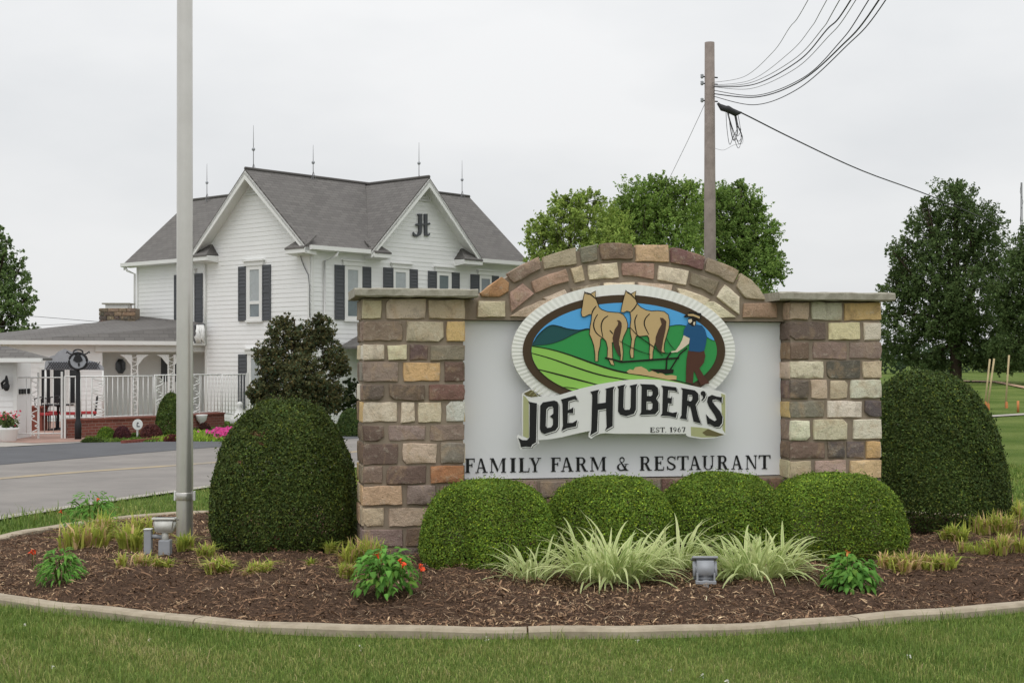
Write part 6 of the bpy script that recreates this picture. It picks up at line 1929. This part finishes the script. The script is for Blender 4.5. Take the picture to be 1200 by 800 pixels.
# wooded skyline on the right, one mass
nW = 34000
wx = rng.uniform(-10, 200, nW); wy = 150 + rng.uniform(-6, 6, nW)
hgt = 3.0 + .7 * vnoise(np.stack([wx, wy, wx * 0], 1), .12, 61) + .5 * vnoise(np.stack([wx, wy, wx * 0], 1), .5, 62)
P = np.stack([wx, wy, .6 + hgt * rng.uniform(0, 1, nW) ** .6], 1)
v, f, tt = quads_at(P, rng.normal(0, 1, (nW, 3)) + np.array([0, -.3, .5]), .42 * np.exp(rng.normal(0, .3, nW)), .32, tints(nW, rgb(66, 82, 58), .2, .06))
tag(put('distant_wood', mesh_np(v, f, tt), M['leaf'], loc=(95, 150, .6)), kind='stuff')

# dark leafy shrub in front of the farmhouse
sh = at(345, 497, 42.5)
tree('purple_leaf_shrub', (sh.x, 42.5, -.15), .5, .10, blob_px([(330, 392, 20, 22, 0), (378, 390, 20, 22, .2), (355, 400, 22, 24, 0), (318, 425, 24, 30, 0), (350, 440, 34, 36, -.3), (390, 420, 20, 28, .2), (312, 462, 24, 26, 0), (345, 478, 42, 26, -.2), (385, 466, 24, 26, 0), (300, 462, 14, 12, 0), (402, 432, 12, 14, .2), (336, 376, 10, 10, 0), (372, 374, 9, 9, 0)], 42.5, .8), 54000, .075, rgb(100, 102, 70), 'large dark bronze leaved shrub in front of the farmhouse corner', None, cat='shrub', var=.24, seed=51, cluster=.34, hue=.2)
tree('leafy_shrub', (at(418, 0, 43).x, 43, -.15), .3, .04, blob_px([(412, 452, 10, 12, 0), (402, 470, 14, 14, 0), (420, 474, 16, 14, 0)], 43, .9), 2600, .10, rgb(66, 78, 50), 'thin leafy shrub beside the left pillar in front of the small side porch', None, cat='shrub', var=.3, seed=52)
def far_bush(px_, ybase, wpx, hpx, col, label, n=5000, pw=2.2, size=.06, taper=0.0, name='clipped_shrub', group=None):
    p = ground(px_, ybase)
    k = p.y / F
    return clipped_bush(name, p.x, p.y + wpx * k * .4, p.z - .02, wpx * k * .5, wpx * k * .45, hpx * k, n, col, .25, size, label, 'shrub', group, pw=pw, seed=int(px_), taper=taper)
far_bush(197, 514, 37, 54, rgb(78, 96, 46), 'tapering clipped evergreen against the flagpole in front of the iron fence', 9000, 2.3, .06, .05)
gS = 'small clipped shrubs before the brick wall'
far_bush(122, 516, 22, 16, rgb(96, 122, 48), 'small bright green shrub before the brick wall', group=gS)
far_bush(141, 516, 20, 17, rgb(84, 50, 54), 'small dark red shrub left of the round white sign', group=gS)
far_bush(175, 516, 26, 19, rgb(92, 56, 54), 'dark red shrub right of the round white sign', group=gS)
far_bush(157, 515, 14, 8, rgb(90, 112, 54), 'low green shrub at the foot of the round white sign', group=gS)
far_bush(200, 518, 18, 9, rgb(96, 54, 50), 'low dark red shrub just left of the flagpole', group=gS)
far_bush(238, 508, 16, 13, rgb(80, 54, 50), 'dark red shrub right of the flagpole by the brick wall end', group=gS)
far_bush(410, 512, 36, 34, rgb(70, 88, 46), 'dark green shrub by the left pillar across the road', 6000)
far_bush(105, 519, 26, 6, rgb(74, 92, 44), 'low dark green ground shrub at the foot of the black sign post', group=gS)
def ground_cover(name, x0, x1, y0, y1, n, col, h, label=None):
    pts = []
    for _ in range(n):
        pts.append(ground(random.uniform(x0, x1), random.uniform(y0, y1)))
    root = np.array([p[:] for p in pts])
    tp = tints(n, col, .25, .1)
    v, f, t = blades(n, root, h * rng.uniform(.5, 1.3, n), rng.uniform(.03, .06, n), rng.uniform(.2, 1, n), tp * .8, tp)
    tag(put(name, mesh_np(v, f, t), M['leaf'], loc=root.mean(0)), kind='stuff')
ground_cover('ground_cover', 178, 300, 508, 518, 3500, rgb(148, 176, 70), .14)
ground_cover('ground_cover', 100, 180, 514, 518.5, 1200, rgb(104, 128, 58), .10)
ground_cover('ground_cover', 225, 330, 497, 508, 2500, rgb(96, 118, 60), .16)
pk = empty('pink_flower_bed', ground(264, 516), 'patch of bright pink flowers on the ground by the far kerb', 'flowers')
pts = np.array([ground(random.gauss(264, 8), random.uniform(510, 517))[:] for _ in range(700)])
pts[:, 2] += rng.uniform(.05, .24, 700)
v, f, tt = quads_at(pts, rng.normal(0, .5, (700, 3)) + np.array([0, -.5, .8]), .075, .07, tints(700, rgb(226, 84, 156), .2, .05))
tag(put('petals', mesh_np(v, f, tt), M['leaf'], pk), kind='stuff')
v, f, tt = quads_at(pts - np.array([0, 0, .06]), rng.normal(0, 1, (700, 3)), .08, .05, tints(700, rgb(90, 120, 60), .2, .05))
put('leaves', mesh_np(v, f, tt), M['leaf'], pk)
pts = np.array([tb[:]] * 260) + rng.normal(0, .13, (260, 3)) * np.array([1, 1, .7]) + np.array([0, 0, .52])
v, f, tt = quads_at(pts, rng.normal(0, 1, (260, 3)), .11, .06, tints(260, rgb(90, 104, 60), .25, .08))
put('leaves', mesh_np(v, f, tt), M['leaf'], tub)
pts = np.array([tb[:]] * 40) + rng.normal(0, .14, (40, 3)) * np.array([1, 1, .6]) + np.array([0, -.05, .66])
v, f, tt = quads_at(pts, rng.normal(0, .5, (40, 3)) + np.array([0, -.5, .5]), .07, .06, tints(40, rgb(228, 100, 120), .15, .05))
tag(put('flowers', mesh_np(v, f, tt), M['leaf'], tub), kind='stuff')
# edging bricks of the bed, white urn and white garden ornament
be = empty('brick_edging', ground(165, 519.5), 'low red brick edging along the flower bed before the brick wall', 'edging')
q0, q1 = ground(143, 520.0), ground(207, 515.5)
dv = (q1 - q0); nb = 18
for i in range(nb):
    p = q0 + dv * (i + .5) / nb
    obox('brick', (-.5 * dv.length / nb + .008, -.05, -.02), (.5 * dv.length / nb - .008, .05, .09 + random.uniform(-.01, .01)), M['brickred'], be, Matrix.Translation(p) @ Matrix.Rotation(math.atan2(dv.y, dv.x) + random.gauss(0, .04), 4, 'Z'))
u_ = at(236, 502, 41.2)
ur = empty('garden_urn', u_, 'small white garden urn by the end of the brick wall right of the flagpole', 'urn')
olathe('bowl', u_ + Vector((0, 0, .0)), [(.10, 0), (.12, .03), (.05, .10), (.05, .16), (.14, .24), (.17, .36), (.18, .40), (.15, .40)], M['white'], ur, 14)
sw_ = at(281, 497, 43.2)
swn = empty('garden_statue', sw_, 'white rounded garden ornament against the farmhouse wall behind the left topiary', 'statue')
bm = bmesh.new()
add_lathe(bm, sw_, [(.26, 0), (.30, .06), (.28, .18), (.18, .30), (.10, .42), (.08, .52), (.10, .58), (.06, .66), (.01, .68)], 14)
put('body', mesh_bm(bm, True), M['white'], swn)

# ================================================================== POLES, WIRES, LAMPS
fpY = 13.25
fb = at(216.5, 640, fpY); fbz = mz(fb.x, fpY)
fp = empty('flagpole', (fb.x, fpY, fbz), 'tall round metal flagpole standing in the mulch at the left', 'flagpole')
olathe('shaft', (fb.x, fpY, fbz - .1), [(.0765, 0), (.0765, .1), (.075, 1.2), (.0665, 8.5), (.045, 12)], M['galv'], fp, 40)
olathe('finial', (fb.x, fpY, fbz + 11.9), [(.02, 0), (.09, .05), (.12, .13), (.09, .21), (.02, .25)], M['galv'], fp, 16)
zc_ = at(0, 581, fpY).z
olathe('band', (fb.x, fpY, zc_ - .035), [(.079, 0), (.081, .004), (.081, .066), (.079, .07)], M['galv'], fp, 24)
for s in (-1, 1): obox('cleat', (fb.x + s * .088 - .008, fpY - .02, zc_ - .04), (fb.x + s * .088 + .008, fpY + .02, zc_ + .045), M['white'], fp, None, .003)

# left lamp group: white floodlight on a grey box, grey stub post beside it
def lamp_head(parent, c, w, h, d, tilt, material, yaw):
    T = Matrix.Translation(c) @ Matrix.Rotation(yaw, 4, 'Z') @ Matrix.Rotation(tilt, 4, 'X')
    bm = bmesh.new()
    q0 = [(-w * .40, -d * .35), (w * .40, -d * .35), (w * .40, d * .35), (-w * .40, d * .35)]
    q1 = [(-w * .5, -d * .5), (w * .5, -d * .5), (w * .5, d * .5), (-w * .5, d * .5)]
    r0 = [bm.verts.new(T @ Vector((x, y, 0))) for x, y in q0]; r1 = [bm.verts.new(T @ Vector((x, y, h))) for x, y in q1]
    bm.faces.new(r0[::-1]); bm.faces.new(r1)
    for i in range(4): bm.faces.new((r0[i], r0[(i + 1) % 4], r1[(i + 1) % 4], r1[i]))
    bmesh.ops.bevel(bm, geom=bm.edges[:], offset=.012, segments=3, affect='EDGES')
    put('housing', mesh_bm(bm, True), material, parent)
    obox('rim', (-w * .54, -d * .54, h + .003), (w * .54, d * .54, h + .022), material, parent, T, .006)
    obox('lens', (-w * .44, -d * .44, h + .0225), (w * .44, d * .44, h + .027), M['lens'], parent, T)
    for s in (-1, 1): obox('screw', (s * w * .49 - .008, -.008, h + .022), (s * w * .49 + .008, .008, h + .031), M['galv'], parent, T)
lY = 12.45
lb = at(194.5, 652, lY); lbz = mz(lb.x, lY)
lf = empty('floodlight', (lb.x, lY, lbz), 'white floodlight aimed up at the flagpole on a grey junction box, left of the pole', 'floodlight')
obox('junction_box', (at(187, 0, lY).x, lY - .05, lbz - .05), (at(200.5, 0, lY).x, lY + .05, at(0, 632, lY).z), M['lamp_grey'], lf, None, .008)
otube('neck', [at(193.5, 633, lY), at(193.5, 622, lY)], .03, M['lamp_white'], lf, 12)
otube('conduit', [at(176, 628, lY), at(190, 628.5, lY)], .018, M['lamp_grey'], lf, 10)
lamp_head(lf, at(193, 624, lY), .185, .105, .14, R(-8), M['lamp_white'], R(0))
lp = empty('lamp_post', at(173.5, 655, lY), 'short grey square post beside the white floodlight', 'post')
obox('post', (at(169.5, 0, lY).x, lY - .035, lbz - .05), (at(178, 0, lY).x, lY + .035, at(0, 620.5, lY).z), M['lamp_grey'], lp, None, .006)
obox('post_cap', (at(169, 0, lY).x, lY - .04, at(0, 620.3, lY).z), (at(178.5, 0, lY).x, lY + .04, at(0, 619, lY).z), M['lamp_white'], lp, None, .004)
# right floodlight, seen from behind, aimed at the sign
rY = 10.6
rb = at(827, 694, rY); rbz = mz(rb.x, rY)
rf = empty('floodlight', (rb.x, rY, rbz), 'grey floodlight seen from behind in the mulch before the large grass clump', 'floodlight')
obox('stake', (rb.x - .02, rY - .02, rbz - .06), (rb.x + .02, rY + .02, rbz + .05), M['lamp_grey'], rf)
for s in (-1, 1): obox('yoke', (rb.x + s * .062 - .006, rY - .02, rbz + .03), (rb.x + s * .062 + .006, rY + .02, rbz + .10), M['lamp_grey'], rf)
obox('crossbar', (rb.x - .075, rY - .025, rbz + .02), (rb.x + .075, rY + .025, rbz + .045), M['lamp_grey'], rf, None, .005)
T = Matrix.Translation((rb.x, rY, rbz + .055)) @ Matrix.Rotation(R(-18), 4, 'X')
bm = bmesh.new()
add_box(bm, (-.088, -.02, 0), (.088, .07, .16), T)
bmesh.ops.bevel(bm, geom=bm.edges[:], offset=.026, segments=5, affect='EDGES')
put('housing', mesh_bm(bm, True), M['lamp_grey'], rf)
obox('lid', (-.094, -.028, .150), (.094, .088, .166), M['lamp_grey'], rf, T, .005)
obox('lens', (-.08, .0705, .01), (.08, .078, .148), M['lens'], rf, T, .003)

# utility pole
uY = 36.0
ub = at(832, 0, uY)
up = empty('utility_pole', (ub.x, uY, gz(ub.x, uY)), 'weathered wooden utility pole standing behind the stone arch', 'utility pole')
bm = bmesh.new()
zt = at(0, 50, uY).z
add_tube(bm, [(ub.x, uY, gz(ub.x, uY) - .3), (ub.x, uY, 4), (ub.x - .01, uY, zt)], [.165, .15, .122], 16)
put('shaft', mesh_bm(bm, True), M['pole_wood'], up)
for y in (90, 98, 118):
    z = at(0, y, uY).z
    otube('bolt', [Vector((ub.x - .21, uY - .02, z)), Vector((ub.x + .19, uY - .02, z - .03))], .018, M['wire'], up, 6)
    olathe('insulator', (ub.x - .20, uY - .02, z - .05), [(.02, 0), (.045, .03), (.03, .06), (.045, .09), (.02, .11)], M['lamp_grey'], up, 8)
# the bundle of lines running from the pole to over the camera
def px_wire(name, pts, r, m, parent): return otube(name, pts, r * .72, m, parent, 5)
za = at(0, 100, uY).z
fan = [((840, 97), (872, 90), (905, 62), (925, 33), (947, 0), .008, 'wire_pale'), ((840, 100), (880, 94), (925, 62), (950, 33), (969, 0), .008, 'wire_pale'),
       ((842, 101), (880, 97), (930, 70), (962, 36), (984, 0), .010, 'wire_pale'), ((842, 102), (884, 99), (935, 72), (968, 36), (997, 0), .016, 'wire'),
       ((842, 102), (880, 104), (930, 82), (968, 46), (1003, 0), .009, 'wire_pale'), ((842, 106), (886, 112), (940, 92), (982, 52), (1018, 0), .012, 'wire'),
       ((842, 110), (886, 114), (935, 97), (984, 56), (1030, 0), .018, 'wire'), ((842, 113), (884, 123), (934, 105), (990, 56), (1038, 0), .013, 'wire')]
for i, (a, b, c, d, e, r, m) in enumerate(fan):
    ctrl = [at(a[0] - 6, a[1], 36), at(b[0], b[1], 32.5), at(c[0], c[1], 28), at(d[0], d[1], 24), at(e[0], e[1], 20.5)]
    dv = ctrl[-1] - ctrl[-2]
    ctrl.append(ctrl[-1] + Vector((.1, -5.0, .9 + .02 * i))); ctrl.append(ctrl[-1] + Vector((.1, -6.0, 2.0)))
    o = px_wire('power_line', [Vector(p) for p in smooth_line([tuple(p) for p in ctrl], 12)], r, M[m], None)
    tag(o, ['thin grey wire of the bundle above the pole, steepest and farthest left', 'thin grey wire second from the left of the overhead bundle', 'grey wire third from the left of the overhead bundle', 'thick dark wire in the middle of the overhead bundle',
            'thin pale wire just below the thick middle one of the overhead bundle', 'dark wire on the lower side of the overhead bundle', 'thickest dark wire low in the overhead bundle', 'lowest dark wire of the overhead bundle with the deepest sag'][i], 'wire', 'overhead wires from the utility pole')
# heavy service cable to the lower right, its splice and the loop of spare line
cbl = [at(842, 122, 35.9), at(868, 132, 36.4), at(930, 163, 39), at(1010, 200, 43), at(1094, 231, 48), at(1180, 268, 54)]
tag(px_wire('service_cable', [Vector(p) for p in smooth_line([tuple(p) for p in cbl], 5)], .026, M['wire'], None), 'heavy dark cable running from the utility pole down to the right oak', 'cable')
spl = empty('cable_splice', at(856, 128, 35.95), 'black splice and hanging loops of spare cable on the heavy line beside the pole', 'splice')
bm = bmesh.new()
add_tube(bm, [at(841, 121, 35.8), at(846, 127, 35.8), at(853, 128, 35.85), at(862, 133, 35.9), at(869, 132, 36)], [.03, .07, .09, .08, .02], 8)
put('sleeve', mesh_bm(bm, True), M['wire'], spl)
for i in range(7):
    x0, x1 = 851 + random.uniform(-1, 4), 862 + random.uniform(0, 5)
    yb = random.uniform(158, 175); xm = random.uniform(853, 866)
    pts = smooth_line([tuple(at(x0, 131, 35.9)), tuple(at((x0 + xm) / 2 - 1, 150, 35.9)), tuple(at(xm, yb, 35.9)), tuple(at(xm + 4, yb - 8, 35.9)), tuple(at(x1 + 1, 148, 35.9)), tuple(at(x1 - 2, 132, 35.9))], 4)
    px_wire('cable_loop', [Vector(p) for p in pts], .010, M['wire'], spl)
px_wire('cable_loop', [Vector(p) for p in smooth_line([tuple(at(838, 174, 35.9)), tuple(at(848, 176, 35.9)), tuple(at(860, 170, 35.9)), tuple(at(870, 168, 35.9)), tuple(at(870, 158, 35.9))], 4)], .006, M['wire_pale'], spl)
tag(px_wire('guy_wire', [at(826, 122, 36), at(806, 165, 38), at(786, 206, 41), at(770, 240, 44)], .009, M['wire_pale'], None), 'thin guy wire slanting down left from the utility pole into the trees', 'wire')
tag(px_wire('phone_line', [at(-60, 365, 58), at(45, 371, 57), at(116, 377, 53)], .013, M['wire'], None), 'upper thin wire between the left tree and the stone chimney', 'wire', 'wires behind the chimney')
tag(px_wire('phone_line', [at(-60, 384, 58), at(45, 381, 57), at(116, 378.3, 53)], .011, M['wire_pale'], None), 'lower thin wire between the left tree and the stone chimney', 'wire', 'wires behind the chimney')

# marker stakes in the field on the right
for (xt, yt, xb, yb, lab) in ((1160, 420.5, 1153.5, 478, 'leaning wooden stake with an orange foot in the field, leftmost of the three'), (1165, 420, 1156.5, 480, 'leaning wooden stake with an orange foot, middle of the three in the field'),
                              (1182.5, 416, 1178, 478, 'wooden stake with an orange foot, rightmost of the three tall ones')):
    g_ = ground(xb, yb)
    t_ = at(xt, yt, g_.y)
    o = empty('marker_stake', g_, lab, 'stake', 'stakes in the field')
    otube('shaft', [g_ - Vector((0, 0, .1)), t_], .032, M['stake'], o, 6)
    bm = bmesh.new(); add_lathe(bm, g_ + Vector((.04, -.03, 0)), [(.05, 0), (.05, .1), (.04, .2), (.034, .22)], 8); put('orange_cap', mesh_bm(bm), M['orange'], o)
g_ = ground(1193, 483)
o = empty('marker_stake', g_, 'short orange stake at the far right of the field stakes', 'stake', 'stakes in the field')
otube('shaft', [g_, g_ + Vector((0, 0, .38))], .04, M['orange'], o, 6)
# far lattice mast over the right-hand trees
mb = at(1197, 440, 150); mt = at(1197, 214, 150)
ms = empty('radio_mast', Vector((mb.x, 150, gz(mb.x, 150))), 'thin pale mast far away above the trees at the right edge', 'mast')
bm = bmesh.new()
for k in range(3):
    a = k * 2.094
    o_ = Vector((.22 * math.cos(a), .22 * math.sin(a), 0))
    add_tube(bm, [Vector((mb.x, 150, 0)) + o_, mt + o_ * .3], .035, 4)
put('legs', mesh_bm(bm), M['wire_pale'], ms)
bm = bmesh.new()
for i in range(20):
    z0, z1 = 1 + i * (mt.z - 1) / 20, 1 + (i + 1) * (mt.z - 1) / 20
    a, b = i * 2.094, (i + 1) * 2.094
    add_tube(bm, [Vector((mb.x + .18 * math.cos(a), 150 + .18 * math.sin(a), z0)), Vector((mb.x + .18 * math.cos(b), 150 + .18 * math.sin(b), z1))], .02, 4)
tag(put('bracing', mesh_bm(bm), M['wire_pale'], ms), kind='stuff')
